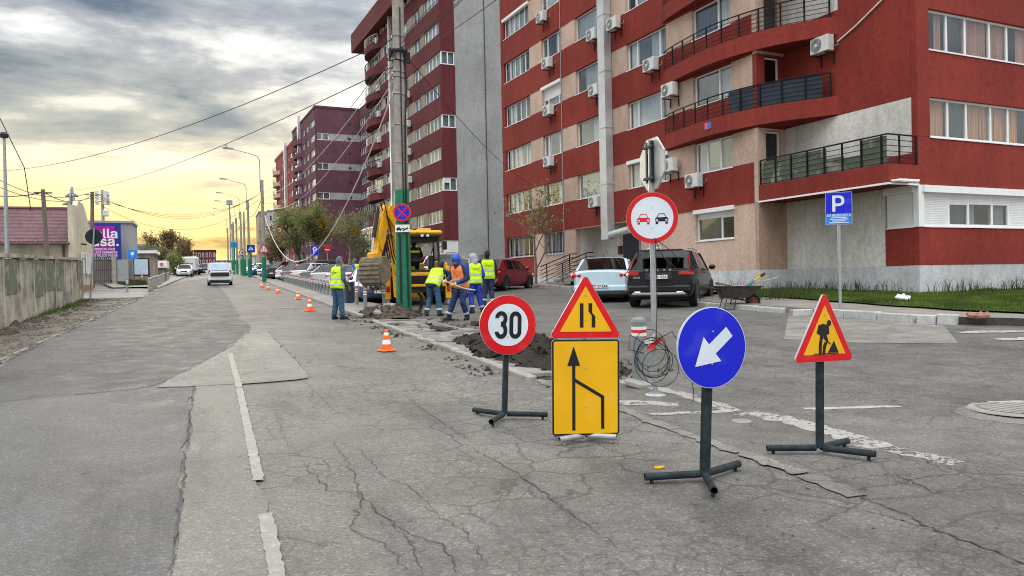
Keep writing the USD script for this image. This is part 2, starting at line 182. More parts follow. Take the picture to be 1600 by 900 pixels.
mk('billboard_purple', (.30, .012, .34), rough=.4); mk('billboard_blue', (.012, .03, .26), rough=.45); mk('ad_panel', (.50, .62, .78), rough=.25); mk('barrow_black', (.022, .022, .024), rough=.55, var=.5, scale=10.0, col2=(.07, .05, .04)); mk('rust', (.20, .06, .03), rough=.85, var=.4, scale=9.0); mk('paint_teal', (.03, .38, .55), rough=.4); mk('paint_yellow', (.75, .6, .05), rough=.4); mk('plastic_bag', (.75, .8, .84), rough=.35); mk('brick_rubble', (.32, .16, .11), rough=.9, var=.3, scale=14.0); mk('leaf_litter', (.55, .38, .02), rough=.8); mk('door_navy', (.012, .018, .045), rough=.35); mk('box_maroon', (.1, .03, .025), rough=.6); mk('poster_pink', (.6, .1, .2), rough=.6); mk('poster_blue', (.08, .12, .45), rough=.6); mk('plate_white', (.75, .76, .76), rough=.35); mk('tape_red', (.72, .03, .03), rough=.4)
def leafmat(name, c, var):
    c = np.array(c, float)
    MATS[name] = usdkit.material(stage, '/World/Looks/' + name, {'g': ('geometry', {}), 'n': ('noise_texture', {'scale': .9, 'detail': 4.0}), 'w': ('rgb_ramp', {'ramp': [(.32, tuple(c*(1 - var))), (.5, tuple(c)), (.7, tuple(c*(1 + var)))]}), 'i': ('rgb_ramp', {'ramp': [(0, (.6,)*3), (1, (1.4,)*3)]}), 'x': ('mix', {'mix_type': 'multiply', 'fac': 1.0}), 'd': ('principled_bsdf', {'roughness': .6, 'specular_ior_level': .3}), 't': ('translucent_bsdf', {}), 'm': ('mix_closure', {'fac': .42})},
      [('g.position', 'n.vector'), ('n.fac', 'w.fac'), ('g.random_per_island', 'i.fac'), ('w.color', 'x.color1'), ('i.color', 'x.color2'), ('x.color', 'd.base_color'), ('x.color', 't.color'), ('d.BSDF', 'm.closure1'), ('t.BSDF', 'm.closure2')], surface='m.closure')
leafmat('leaf_olive', (.44, .48, .19), .35); leafmat('leaf_yellow', (.62, .42, .04), .3); leafmat('leaf_brown', (.38, .29, .14), .4); leafmat('leaf_dark', (.36, .37, .19), .4); leafmat('grass_blade', (.17, .27, .05), .5); leafmat('weed', (.10, .13, .045), .35); leafmat('twig', (.12, .10, .08), .3)
mk('bark', (.10, .085, .07), rough=.95, var=.3, scale=8.0); mk('bark_pale', (.33, .31, .27), rough=.95, var=.3, scale=8.0)
PAINTS = {}
def carpaint(name, c):
    dk = sum(c) < .2; MATS[name] = mat(name, c, rough=.3, var=.05, scale=4.0, coat=.25 if dk else .7, spec=.25 if dk else .5); return name
for n_, c_ in dict(paint_white=(.62, .64, .65), paint_ice=(.50, .66, .76), paint_black=(.006, .006, .009), paint_red=(.16, .006, .02), paint_bmw=(.05, .085, .17), paint_silver=(.45, .47, .48), paint_grey=(.14, .15, .16), paint_blue=(.03, .08, .28), paint_dark=(.03, .03, .035)).items(): carpaint(n_, c_)

# ------------------------------------------------------------------ prims
_used = {}
def npath(parent, name):
    k = parent + '/' + name; n = _used.get(k, 0); _used[k] = n + 1
    return k if n == 0 else f'{k}_{n:03d}'
class Thing:
    def __init__(s, path, M): s.path, s.M, s.inv = path, M, np.linalg.inv(M)
def tagp(prim, label=None, cat=None, group=None, kind=None):
    for k, v in (('label', label), ('category', cat), ('group', group), ('kind', kind)):
        if v: prim.SetCustomDataByKey(k, v)
def mtx(loc=(0, 0, 0), rz=0.0, tilt=(0, 0), sc=1.0):
    M = trimesh.transformations.euler_matrix(A_(tilt[0]), A_(tilt[1]), A_(rz), 'sxyz') if any(tilt) else trimesh.transformations.rotation_matrix(A_(rz), [0, 0, 1])
    M = M.copy(); M[:3, :3] *= sc; M[:3, 3] = loc; return M
def gm(M): return Gf.Matrix4d(*[float(v) for v in M.T.ravel()])
def thing(name, label=None, cat=None, loc=(0, 0, 0), rz=0.0, group=None, kind=None, tilt=(0, 0), sc=1.0, ref=None):
    p = npath('/World', name); x = UsdGeom.Xform.Define(stage, p); M = mtx(loc, rz, tilt, sc)
    if ref is not None:
        x.GetPrim().GetReferences().AddInternalReference(ref.path)
        x.GetPrim().SetInstanceable(True)
        UsdGeom.Xformable(x.GetPrim()).MakeMatrixXform().Set(gm(M))
    else:
        x.AddTransformOp().Set(gm(M))
    tagp(x.GetPrim(), label, cat, group, kind)
    return Thing(p, M)
def place(t, loc, rz=0.0, tilt=(0, 0), sc=1.0):
    M = mtx(loc, rz, tilt, sc); UsdGeom.Xformable(stage.GetPrimAtPath(t.path)).GetOrderedXformOps()[0].Set(gm(M)); t.M, t.inv = M, np.linalg.inv(M)
def unit(v): v = np.asarray(v, float); return v/max(np.linalg.norm(v), 1e-12)
BOXF = np.array([[0, 2, 1], [0, 3, 2], [4, 5, 6], [4, 6, 7], [0, 1, 5], [0, 5, 4], [1, 2, 6], [1, 6, 5], [2, 3, 7], [2, 7, 6], [3, 0, 4], [3, 4, 7]])
class G:
    """collects triangles; build() makes them one Mesh"""
    def __init__(s): s.v, s.f, s.n = [], [], 0
    def add(s, v, f, T=None):
        v = np.asarray(v, float); f = np.asarray(f, int)
        if T is not None:
            v = v @ T[:3, :3].T + T[:3, 3]
            if np.linalg.det(T[:3, :3]) < 0: f = f[:, ::-1]
        if f.shape[1] == 4: f = np.vstack([f[:, [0, 1, 2]], f[:, [0, 2, 3]]])
        s.v.append(v); s.f.append(f + s.n); s.n += len(v); return s
    def box(s, x0, y0, z0, x1, y1, z1, T=None):
        x0, x1 = min(x0, x1), max(x0, x1); y0, y1 = min(y0, y1), max(y0, y1); z0, z1 = min(z0, z1), max(z0, z1)
        return s.add([(x0, y0, z0), (x1, y0, z0), (x1, y1, z0), (x0, y1, z0), (x0, y0, z1), (x1, y0, z1), (x1, y1, z1), (x0, y1, z1)], BOXF, T)
    def cbox(s, c, size, rz=0.0, T=None, R=None):
        M = mtx(c, rz) if R is None else R
        if T is not None: M = T @ M
        a, b, d = np.array(size)/2; return s.box(-a, -b, -d, a, b, d, M)
    def rbox(s, c, size, r=.02, rz=0.0, T=None, tilt=(0, 0)):   # chamfered box
        a, b, d = np.array(size)/2; r = min(r, a*.9, b*.9, d*.9); pts = []
        for sx in (-1, 1):
            for sy in (-1, 1):
                for sz in (-1, 1): pts += [(sx*(a - r), sy*(b - r), sz*d), (sx*(a - r), sy*b, sz*(d - r)), (sx*a, sy*(b - r), sz*(d - r))]
        h = trimesh.convex.convex_hull(np.array(pts)); M = mtx(c, rz, tilt)
        return s.add(h.vertices, h.faces, M if T is None else T @ M)
    def hull(s, pts, T=None):
        h = trimesh.convex.convex_hull(np.asarray(pts, float)); return s.add(h.vertices, h.faces, T)
    def tube(s, pts, r, n=8, caps=True, T=None):
        P = np.asarray(pts, float); rr = np.broadcast_to(np.asarray(r, float), (len(P),)); V = []
        t = np.gradient(P, axis=0); t /= np.maximum(np.linalg.norm(t, axis=1, keepdims=True), 1e-9)
        a = np.array([0, 0, 1.0]) if abs(t[0][2]) < .9 else np.array([1.0, 0, 0]); ang = np.arange(n)*2*np.pi/n
        u = None
        for i in range(len(P)):
            u = (a - t[i]*(a @ t[i])) if u is None else (u - t[i]*(u @ t[i])); u = unit(u); w = np.cross(t[i], u)
            V.append(P[i] + rr[i]*(np.cos(ang)[:, None]*u + np.sin(ang)[:, None]*w))
        V = np.vstack(V); F = []
        for i in range(len(P) - 1):
            for j in range(n):
                k = (j + 1) % n; F += [(i*n + j, i*n + k, (i + 1)*n + k), (i*n + j, (i + 1)*n + k, (i + 1)*n + j)]
        if caps:
            e = len(V); V = np.vstack([V, P[0], P[-1]]); b = (len(P) - 1)*n
            for j in range(n): k = (j + 1) % n; F += [(e, k, j), (e + 1, b + j, b + k)]
        return s.add(V, F, T)
    def lathe(s, prof, n=16, c=(0, 0, 0), T=None, axis='z'):
        P = np.asarray(prof, float); ang = np.arange(n)*2*np.pi/n; V = np.vstack([np.c_[r*np.cos(ang), r*np.sin(ang), np.full(n, z)] for r, z in P]); F = []
        for i in range(len(P) - 1):
            for j in range(n): k = (j + 1) % n; F += [(i*n + j, i*n + k, (i + 1)*n + k), (i*n + j, (i + 1)*n + k, (i + 1)*n + j)]
        if axis == 'y': V = V[:, [0, 2, 1]]; F = [q[::-1] for q in F]
        return s.add(V + np.asarray(c), F, T)
    def poly(s, shp, z0, z1, T=None):   # shapely polygon extruded z0..z1 in its own plane
        for g in getattr(shp, 'geoms', [shp]):
            if g.area < 1e-9: continue
            m = trimesh.creation.extrude_polygon(g, z1 - z0, engine='earcut'); m.apply_translation([0, 0, z0]); s.add(m.vertices, m.faces, T)
        return s
    def grid(s, V):   # (a, b, 3) array of points
        a, b = V.shape[:2]; i = np.arange(a*b).reshape(a, b)
        return s.add(V.reshape(-1, 3), np.stack([i[:-1, :-1], i[1:, :-1], i[1:, 1:], i[:-1, 1:]], -1).reshape(-1, 4))
    def quad(s, a, b, c, d): return s.add([a, b, c, d], [[0, 1, 2, 3]])
    def tm(s, m, T=None): return s.add(m.vertices, m.faces, T)
    def build(s, name, material, parent=None, smooth=False, world=False, label=None, cat=None, group=None, kind=None):
        v, f = np.vstack(s.v), np.vstack(s.f); par = '/World'
        if isinstance(parent, Thing):
            par = parent.path
            if world: v = v @ parent.inv[:3, :3].T + parent.inv[:3, 3]
        elif parent: par = parent
        p = npath(par, name)
        usdkit.mesh(stage, p, trimesh.Trimesh(v, f, process=False), MATS[material], smooth=smooth)
        if label or cat or kind: tagp(stage.GetPrimAtPath(p), label, cat, group, kind)
        return p
def framed(o, u, n):   # facade frame: (along, outwards, up)
    M = np.eye(4); M[:3, 0] = u; M[:3, 1] = n; M[:3, 2] = (0, 0, 1); M[:3, 3] = o; return M
def drape(poly, dz, step=1.0):   # shapely polygon in xy -> triangles laid on the ground
    polys = []
    x0, y0, x1, y1 = poly.bounds
    g = G(); xs = np.arange(math.floor(x0/step)*step, x1 + step, step); ys = np.arange(math.floor(y0/step)*step, y1 + step, step)
    from shapely.prepared import prep
    pp = prep(poly)
    for i in range(len(xs) - 1):
        for j in range(len(ys) - 1):
            c = sbox(xs[i], ys[j], xs[i + 1], ys[j + 1])
            if pp.contains(c): q = c
            elif pp.intersects(c): q = c.intersection(poly)
            else: continue
            for h in getattr(q, 'geoms', [q]):
                if h.geom_type != 'Polygon' or h.area < 1e-7: continue
                try: v, f = trimesh.creation.triangulate_polygon(h, engine='earcut')
                except Exception: continue
                v = np.asarray(v); w = np.c_[v, gz(v[:, 0], v[:, 1]) + dz]
                n = np.cross(w[f[:, 1]] - w[f[:, 0]], w[f[:, 2]] - w[f[:, 0]])[:, 2]; f = np.where((n < 0)[:, None], f[:, ::-1], f); g.add(w, f)
    return g
def pxpoly(pts, dz=0.0): return Polygon([tuple(gp(*p, dz)[:2]) for p in pts])
def rough_edge(poly, amp=.06, step=.25, seed=1):
    r = np.random.default_rng(seed); L = poly.exterior.length; n = max(int(L/step), 8)
    pts = np.array([poly.exterior.interpolate(i/n, normalized=True).coords[0] for i in range(n)]); d = r.normal(0, amp, (n, 2)); d = (d + np.roll(d, 1, 0))/2
    q = Polygon(pts + d); return q if q.is_valid else q.buffer(0)
# ================================================================== GROUND
def struct(g, name, m, kind='structure', parent=None, smooth=False): return g.build(name, m, parent, smooth=smooth, kind=kind)
_s = np.r_[-60, -20, -5, 0:60:3, 60:200:10, 200:600:50, 600, 900, 1400]; _t = np.r_[-900, -250, -80, -30, -12, -6, -3, 0, 3, 4.5:13.6:.75, 16, 25, 60, 250, 900]
V = np.zeros((len(_s), len(_t), 3))
for i, a in enumerate(_s):
    for j, b in enumerate(_t): V[i, j] = stz(a, b, -.05)
g = G(); g.grid(np.transpose(V, (1, 0, 2))); g.f = [x[:, ::-1] for x in g.f]
_n = np.cross(g.v[0][g.f[0][0, 1]] - g.v[0][g.f[0][0, 0]], g.v[0][g.f[0][0, 2]] - g.v[0][g.f[0][0, 0]])
if _n[2] < 0: g.f = [x[:, ::-1] for x in g.f]
struct(g, 'ground', 'terrain')
def stpoly(pts): return Polygon([xy(*p) for p in pts])
struct(drape(stpoly([(-8, -3.5), (-8, 3.92), (420, 3.92), (420, -3.5)]), 0, 2.0), 'road', 'asphalt_pale')
struct(drape(stpoly([(-8, 3.92), (-8, 40), (130, 40), (130, 3.92)]), 0, 1.5), 'parking_lot', 'asphalt_lot')
left = [(75, -3.4), (50, -3.42), (38, -3.4), (30, -3.45), (22, -3.42), (16, -3.45)]
A1 = Polygon([tuple(gp(*p)[:2]) for p in [(-60, 635), (60, 626), (120, 617), (180, 611), (230, 606), (270, 590), (300, 575), (330, 560), (355, 545), (372, 527), (386, 516), (394, 512), (383, 503), (374, 497), (366, 480), (352, 458), (338, 443), (330, 434)]] + [xy(*p) for p in left])
struct(drape(rough_edge(A1, .05, .3, 2), .004), 'asphalt_patch', 'asphalt_dark')
A2 = Polygon([tuple(gp(*p)[:2]) for p in [(-60, 636), (120, 618), (232, 607), (303, 602), (297, 650), (290, 700), (280, 800), (264, 905), (250, 1000)]] + [xy(1.5, -3.45), xy(12, -3.45)])
struct(drape(rough_edge(A2, .03, .2, 3), .008), 'asphalt_patch', 'asphalt_mid')
A3 = pxpoly([(305, 604), (372, 596), (380, 640), (402, 735), (425, 850), (440, 960), (256, 1000), (266, 905), (281, 800), (291, 700), (298, 650)])
struct(drape(rough_edge(A3, .03, .2, 4), .012), 'asphalt_patch', 'asphalt_worn')
A4 = pxpoly([(392, 517), (404, 516), (416, 517), (434, 534), (450, 552), (486, 592), (430, 598), (300, 605), (240, 608), (290, 582), (330, 560), (360, 544)])
struct(drape(rough_edge(A4, .04, .2, 5), .016), 'asphalt_patch', 'asphalt_repair')
def chipped(poly, keep, seed, cell=.014):
    x0, y0, x1, y1 = poly.bounds; X, Y = np.meshgrid(np.arange(x0, x1, cell), np.arange(y0, y1, cell), indexing='ij'); P = np.c_[X.ravel(), Y.ravel(), np.zeros(X.size)]; f = .3*meshkit.fbm(P*5, 2, seed) + .3*meshkit.noise(P*17, seed + 1) + .4*meshkit.noise(P*60, seed + 2); q = P[f < np.quantile(f, keep)]
    return unary_union([sbox(a - cell*.1, b - cell*.1, a + cell*1.1, b + cell*1.1) for a, b, _ in q]).buffer(-cell*.12).intersection(poly)
KEEP = {'road_paint': .82, 'road_paint_worn': .6, 'road_paint_fresh': .93}
def stripe(name, s0, s1, t0, w, m='road_paint', dz=.021, n=10, t1=None, seed=0):
    r = np.random.default_rng(seed); t1 = t0 if t1 is None else t1; L, R_ = [], []
    for i in range(n + 1):
        q = i/n; c = t0 + (t1 - t0)*q; L.append(xy(s0 + (s1 - s0)*q, c - w/2 + r.normal(0, .004))); R_.append(xy(s0 + (s1 - s0)*q, c + w/2 + r.normal(0, .004)))
    return struct(drape(chipped(Polygon(L + R_[::-1]).buffer(0), KEEP[m], seed) if m in KEEP else Polygon(L + R_[::-1]).buffer(0), dz, 4.0), name, m)
stripe('centre_line', 2.5, 5.1, .25, .085, 'centre_paint', .018, 50); stripe('centre_line', 5.9, 10.4, .25, .08, 'centre_paint', .018, 80, seed=2, t1=.23); stripe('centre_line', 10.4, 14.4, .23, .08, 'centre_paint', .021, 60, seed=3, t1=.18)
for i, (a, b) in enumerate([(15.2, 17.2), (18.2, 20.9), (24.5, 27.2), (29, 38), (41, 47), (52, 60)]): stripe('edge_line', a, b, -3.46, .08, 'road_paint_worn', .013, 8, seed=9 + i)
stripe('road_marking', 28.2, 28.5, 2.2, 1.5, 'road_paint_worn', .008, 3)
def pxstrip(name, pts, w, m, dz=.006, seed=0, jit=.01, step=.12, dzf=0.0):
    P = np.array([gp(*p)[:2] for p in pts]); ls = LineString(P); n = max(int(ls.length/step), 3); r = np.random.default_rng(seed); L, R_ = [], []
    for i in range(n + 1):
        q = np.array(ls.interpolate(i/n, normalized=True).coords[0]); q2 = np.array(ls.interpolate(min(i/n + .02, 1), normalized=True).coords[0]); q0 = np.array(ls.interpolate(max(i/n - .02, 0), normalized=True).coords[0]); d = unit(q2 - q0); nn = np.array([-d[1], d[0]])
        ww = w*(math.sin(math.pi*min(max(i/n, .04), .96))**.35 if dzf else 1); c = q + nn*r.normal(0, jit); L.append(c + nn*ww*abs(r.normal(.5, .1 + .12*bool(dzf)))); R_.append(c - nn*ww*abs(r.normal(.5, .1 + .12*bool(dzf))))
    p = Polygon(L + R_[::-1]).buffer(0)
    if m in KEEP: p = chipped(p, KEEP[m], seed)
    return struct(drape(p, dz, 2.0), name, m)
# hatching and lines of the car park
pxstrip('lot_marking', [(966, 595), (1055, 613), (1150, 643)], .2, 'road_paint', seed=1); pxstrip('lot_marking', [(966, 629), (1060, 632)], .24, 'road_paint', seed=2); pxstrip('lot_marking', [(1015, 648), (1145, 643)], .13, 'road_paint', seed=3)
pxstrip('lot_marking', [(1165, 645), (1240, 658), (1310, 680), (1380, 700)], .3, 'road_paint', seed=4); pxstrip('lot_marking', [(1380, 700), (1440, 713), (1500, 726)], .2, 'road_paint_worn', seed=5)
pxstrip('lot_marking', [(1257, 640), (1405, 635)], .1, 'road_paint_fresh', seed=6, jit=.003); pxstrip('lot_marking', [(1545, 629), (1680, 627)], .09, 'road_paint_fresh', seed=7, jit=.003)
pxstrip('crossing_stripe', [(1498, 520), (1640, 517)], .32, 'road_paint_fresh', seed=8, jit=.003); pxstrip('crossing_stripe', [(1558, 531), (1680, 528)], .32, 'road_paint_fresh', seed=9, jit=.003)
# cracks that have a course of their own
CR_ = [([(1345, 778), (1400, 798), (1450, 822), (1520, 850), (1640, 896)], .05), ([(735, 700), (800, 735), (850, 770), (905, 812), (965, 855)], .025), ([(470, 720), (510, 765), (560, 770), (590, 800), (640, 845), (660, 900)], .02), ([(430, 640), (445, 690), (470, 720)], .014), ([(520, 690), (555, 740), (562, 790), (548, 830), (600, 850), (640, 890)], .022), ([(595, 815), (640, 835), (690, 850), (715, 895)], .022), ([(655, 790), (720, 825), (760, 880)], .016), ([(550, 640), (620, 628), (690, 621)], .02), ([(640, 625), (690, 660), (740, 692)], .02), ([(310, 603), (400, 598), (485, 591)], .016), ([(417, 517), (450, 551), (487, 592)], .016), ([(265, 905), (281, 800), (291, 700), (299, 640), (305, 603)], .03), ([(230, 607), (120, 618), (0, 630)], .02), ([(390, 517), (355, 546), (300, 577), (232, 606)], .03),
       ([(398, 812), (408, 840), (460, 842), (530, 850)], .016), ([(1330, 748), (1400, 742), (1460, 770), (1540, 765)], .025), ([(1300, 735), (1360, 720), (1420, 712)], .02), ([(1380, 760), (1450, 745), (1530, 740), (1600, 745)], .022), ([(1350, 700), (1420, 705), (1480, 740)], .02), ([(560, 700), (600, 745), (640, 760), (680, 800)], .014), ([(470, 590), (520, 640), (560, 660)], .012), ([(1160, 655), (1175, 668), (1200, 672)], .012), ([(1000, 655), (1060, 668), (1120, 690)], .012)]
for i, (p, w) in enumerate(CR_): pxstrip('crack', p, w*.32, 'crack_dark', .022 if max(q[0] for q in p) < 500 else .006, seed=20 + i, jit=.012, step=.05, dzf=1)
# patched and stained ground at the sides
struct(drape(rough_edge(Polygon([xy(*p) for p in [(2, -3.5), (15, -3.5), (30, -3.5), (41, -3.5), (41.5, -5.9), (23, -5.2), (2, -4.6)]]), .05, .4, 8), .004), 'verge', 'gravel_verge')
struct(drape(rough_edge(Polygon([xy(*p) for p in [(41, -3.5), (54, -3.5), (57, -5), (57, -26), (43, -26), (41.5, -6)]]), .05, .5, 9), .008), 'side_street', 'side_street')
struct(drape(Polygon([xy(*p) for p in [(57, -3.6), (180, -3.6), (180, -9), (72, -9), (57, -6.5)]]), .1, 4.0), 'left_pavement', 'old_concrete')
struct(drape(pxpoly([(1232, 492), (1440, 506), (1475, 510), (1498, 537), (1350, 536), (1225, 530)]), .004), 'concrete_apron', 'old_concrete')
struct(drape(rough_edge(pxpoly([(1490, 645), (1510, 630), (1545, 626), (1660, 628), (1660, 662), (1580, 662), (1520, 655)]), .05, .2, 11), .004), 'concrete_patch', 'asphalt_repair')

# the kerbs: each stone a piece of its own
def kerb(name, P, w, h, L, m, label=None, jit=.012, gap=.012, seed=0, skip=(), below=.12, dark=None):
    """stones along the polyline P (xy), right-hand edge towards the pavement"""
    r = np.random.default_rng(seed); t = thing(name, kind='structure'); ls = LineString(P); n = max(1, int(round(ls.length/L))); 
    for i in range(n):
        if i in skip: continue
        a = np.array(ls.interpolate(i/n, normalized=True).coords[0]); b = np.array(ls.interpolate((i + 1)/n, normalized=True).coords[0]); c = (a + b)/2; d = b - a; l = np.linalg.norm(d); hh = h + r.normal(0, jit)
        g = G(); g.rbox((c[0] + r.normal(0, jit*.7), c[1] + r.normal(0, jit*.7), float(gz(*c)) + (hh - below)/2), (l - gap - abs(r.normal(0, .008)), w, hh + below), .018, math.degrees(math.atan2(d[1], d[0])) + r.normal(0, .5), tilt=(r.normal(0, .8), r.normal(0, .5) - math.degrees(math.atan2(float(gz(*b) - gz(*a)), l))))
        g.build('kerb_stone', m if not dark or r.random() > .3 else dark, t)
    return t
kerb('kerb', [xy(s, 3.86) for s in np.linspace(9.4, 20.4, 12)], .14, .07, .5, 'kerb_stone', seed=1, jit=.01)
kerb('kerb', [xy(s, 3.84) for s in np.linspace(22.2, 84, 20)], .16, .10, 1.0, 'kerb_stone', seed=2, jit=.006)
kerb('kerb', [xy(s, -3.62) for s in np.linspace(55, 130, 20)], .16, .12, 1.5, 'kerb_stone', seed=3, jit=.006)
gut = thing('gutter', kind='structure'); r = np.random.default_rng(5); s = 3.95
while s < 9.3:
    L = r.uniform(.28, .62); p = Polygon([xy(*q) for q in [(s + .01, 3.91 + r.normal(0, .015)), (s + L + .01, 3.91 + r.normal(0, .015)), (s + L + .01 - abs(r.normal(0, .01)), 4.05 + r.normal(0, .02)), (s + .01, 4.05 + r.normal(0, .02))]])
    p = rough_edge(p, .02, .06, int(s*100)); g = drape(p, .006 + r.uniform(0, .008), 3.0)
    top = g.v; g.build('gutter_slab', 'asphalt_repair' if r.random() < .7 else 'asphalt_worn', gut); s += L
# paving slabs along the kerb by the works: uneven and partly missing
pav = thing('pavement', kind='structure'); r = np.random.default_rng(6)
for i, s in enumerate(np.arange(9.6, 20.3, .42)):
    for j, t in enumerate((4.14, 4.56, 4.98)):
        if (s < 14.6 and t > 4.3) or (r.random() < .16 and s > 15) or (s > 16 and t > 4.8 and r.random() < .5): continue
        c = stz(s + .2 + r.normal(0, .012), t + r.normal(0, .012)); g = G(); g.rbox((c[0], c[1], c[2] + .035 + r.normal(0, .008)), (.405, .405, .07), .012, 90 - 3.93 + r.normal(0, 1.6), tilt=(r.normal(0, 1.6), r.normal(0, 1.4))); g.build('paving_slab', 'paving' if r.random() < .6 else 'paving_dark', pav)
struct(drape(Polygon([xy(*p) for p in [(22.6, 3.93), (100, 3.93), (100, 5.3), (30, 5.3), (24, 5.6)]]), .09, 2.0), 'pavement', 'old_concrete')
struct(drape(Polygon([xy(*p) for p in [(9.4, 4.0), (20.5, 4.0), (20.5, 5.4), (14, 5.6), (9.6, 5.2)]]), .006, 1.0), 'pavement_bed', 'soil_light')
# right-hand footway and its white kerb
KX = 14.05
wk = Polygon([(KX + .06, 19.6), (KX + .06, 10.75), (14.35, 10.15), (15.1, 9.2), (17.2, 6.9), (30, 6.9), (34, 14), (24, 14), (21, 17), (21, 19.6)])
struct(drape(wk, .15, 1.0), 'footway', 'walk_concrete')
g = G(); E_ = [(14.35, 10.15), (15.1, 9.2), (17.2, 6.9)]
for a, b in zip(E_[:-1], E_[1:]): za, zb = float(gz(*a)), float(gz(*b)); g.quad((*a, za - .1), (*b, zb - .1), (*b, zb + .15), (*a, za + .15))
struct(g, 'footway_edge', 'crack_dark')
g = G(); E_ = [(KX + .06, y) for y in np.arange(19.6, 10.6, -.9)] + [(14.35, 10.15)]
for a, b in zip(E_[:-1], E_[1:]): za, zb = float(gz(*a)), float(gz(*b)); g.quad((*a, za - .1), (*b, zb - .1), (*b, zb + .15), (*a, za + .15))
struct(g, 'footway_edge', 'walk_concrete')
kerb('kerb', [(KX, 13.35), (KX, 10.75)], .2, .17, .95, 'kerb_white', seed=7, jit=.006); kerb('kerb', [(KX + .02, 19.0), (KX + .02, 14.35)], .2, .13, .95, 'kerb_white', seed=8, jit=.006); kerb('kerb', [(13.55, 13.65), (14.05, 13.5)], .2, .15, .6, 'kerb_white', seed=9); kerb('kerb', [(KX + .02, 10.72), (14.35, 10.05)], .26, .19, .42, 'kerb_white', seed=10, jit=.015)
kerb('kerb', [(17.4, 45), (17.4, 24)], .18, .14, 1.0, 'kerb_stone', seed=11); struct(drape(Polygon([(17.5, 23), (17.5, 60), (22, 60), (22, 23)]), .1, 3.0), 'footway', 'walk_concrete')
LAWN = Polygon([tuple(gp(*p, .2)[:2]) for p in [(1120, 458), (1180, 461), (1260, 466), (1380, 475), (1500, 483), (1600, 487), (1700, 492)]] + [(31, 16.25), (21.35, 16.25), (21.35, 21.6), (20.0, 22.5)]).buffer(0)
struct(drape(rough_edge(LAWN, .05, .3, 12), .19, 1.0), 'lawn', 'lawn_soil')
def blades(poly, n, h, seed, dz=.19, w=.012, lean=.5):
    r = np.random.default_rng(seed); x0, y0, x1, y1 = poly.bounds; from_ = np.c_[r.uniform(x0, x1, n*4), r.uniform(y0, y1, n*4)]
    import shapely
    from_ = from_[shapely.contains_xy(poly, from_[:, 0], from_[:, 1])][:n]; n = len(from_); z = gz(from_[:, 0], from_[:, 1]) + dz; a = r.uniform(0, 2*np.pi, n); pn = meshkit.noise(np.c_[from_*1.3, np.zeros(n)], seed); H = h*(.45 + .9*pn)*r.uniform(.6, 1.3, n); b = r.uniform(0, 2*np.pi, n); l = lean*H*r.uniform(.2, 1, n)
    d = np.c_[np.cos(a), np.sin(a), np.zeros(n)]*w; base = np.c_[from_, z]; mid = base + np.c_[np.cos(b)*l*.35, np.sin(b)*l*.35, H*.6]; tip = base + np.c_[np.cos(b)*l, np.sin(b)*l, H]
    V = np.stack([base - d, base + d, mid + d*.7, mid - d*.7, tip], 1).reshape(-1, 3); i = np.arange(n)[:, None]*5; F = np.vstack([i + [[0, 1, 2]], i + [[0, 2, 3]], i + [[3, 2, 4]]]); return G().add(V, F)
g = blades(LAWN, 30000, .10, 3); p = g.build('grass', 'grass_blade', None, label='green grass along the foot of the red building', cat='grass', kind='stuff')
WEED = Polygon([(20.9, 21.5), (21.36, 21.5), (21.36, 16.3), (20.7, 16.6)]).union(sbox(14.5, 16.2, 17.5, 17.6)).union(sbox(21.4, 15.6, 27, 16.15))
g = blades(WEED, 1400, .42, 4, w=.01, lean=.7); g.build('weeds', 'weed', None, label='tall dry weeds at the foot of the white plinth', cat='weeds', kind='stuff')
VG = Polygon([xy(*p) for p in [(25, -5.15), (40, -5.75), (40, -5.35), (33, -4.95)]]); g = blades(VG, 600, .14, 6, dz=.0, w=.014); g.build('weeds', 'grass_blade', None, label='green weeds along the foot of the concrete wall on the left', cat='weeds', kind='stuff')
g = blades(Polygon([xy(*p) for p in [(60, -6), (75, -8.8), (75, -6.5), (62, -4.5)]]), 2500, .25, 8, dz=.1, w=.02); g.build('weeds', 'weed', None, label='dry grass before the brown gate', cat='weeds', kind='stuff')

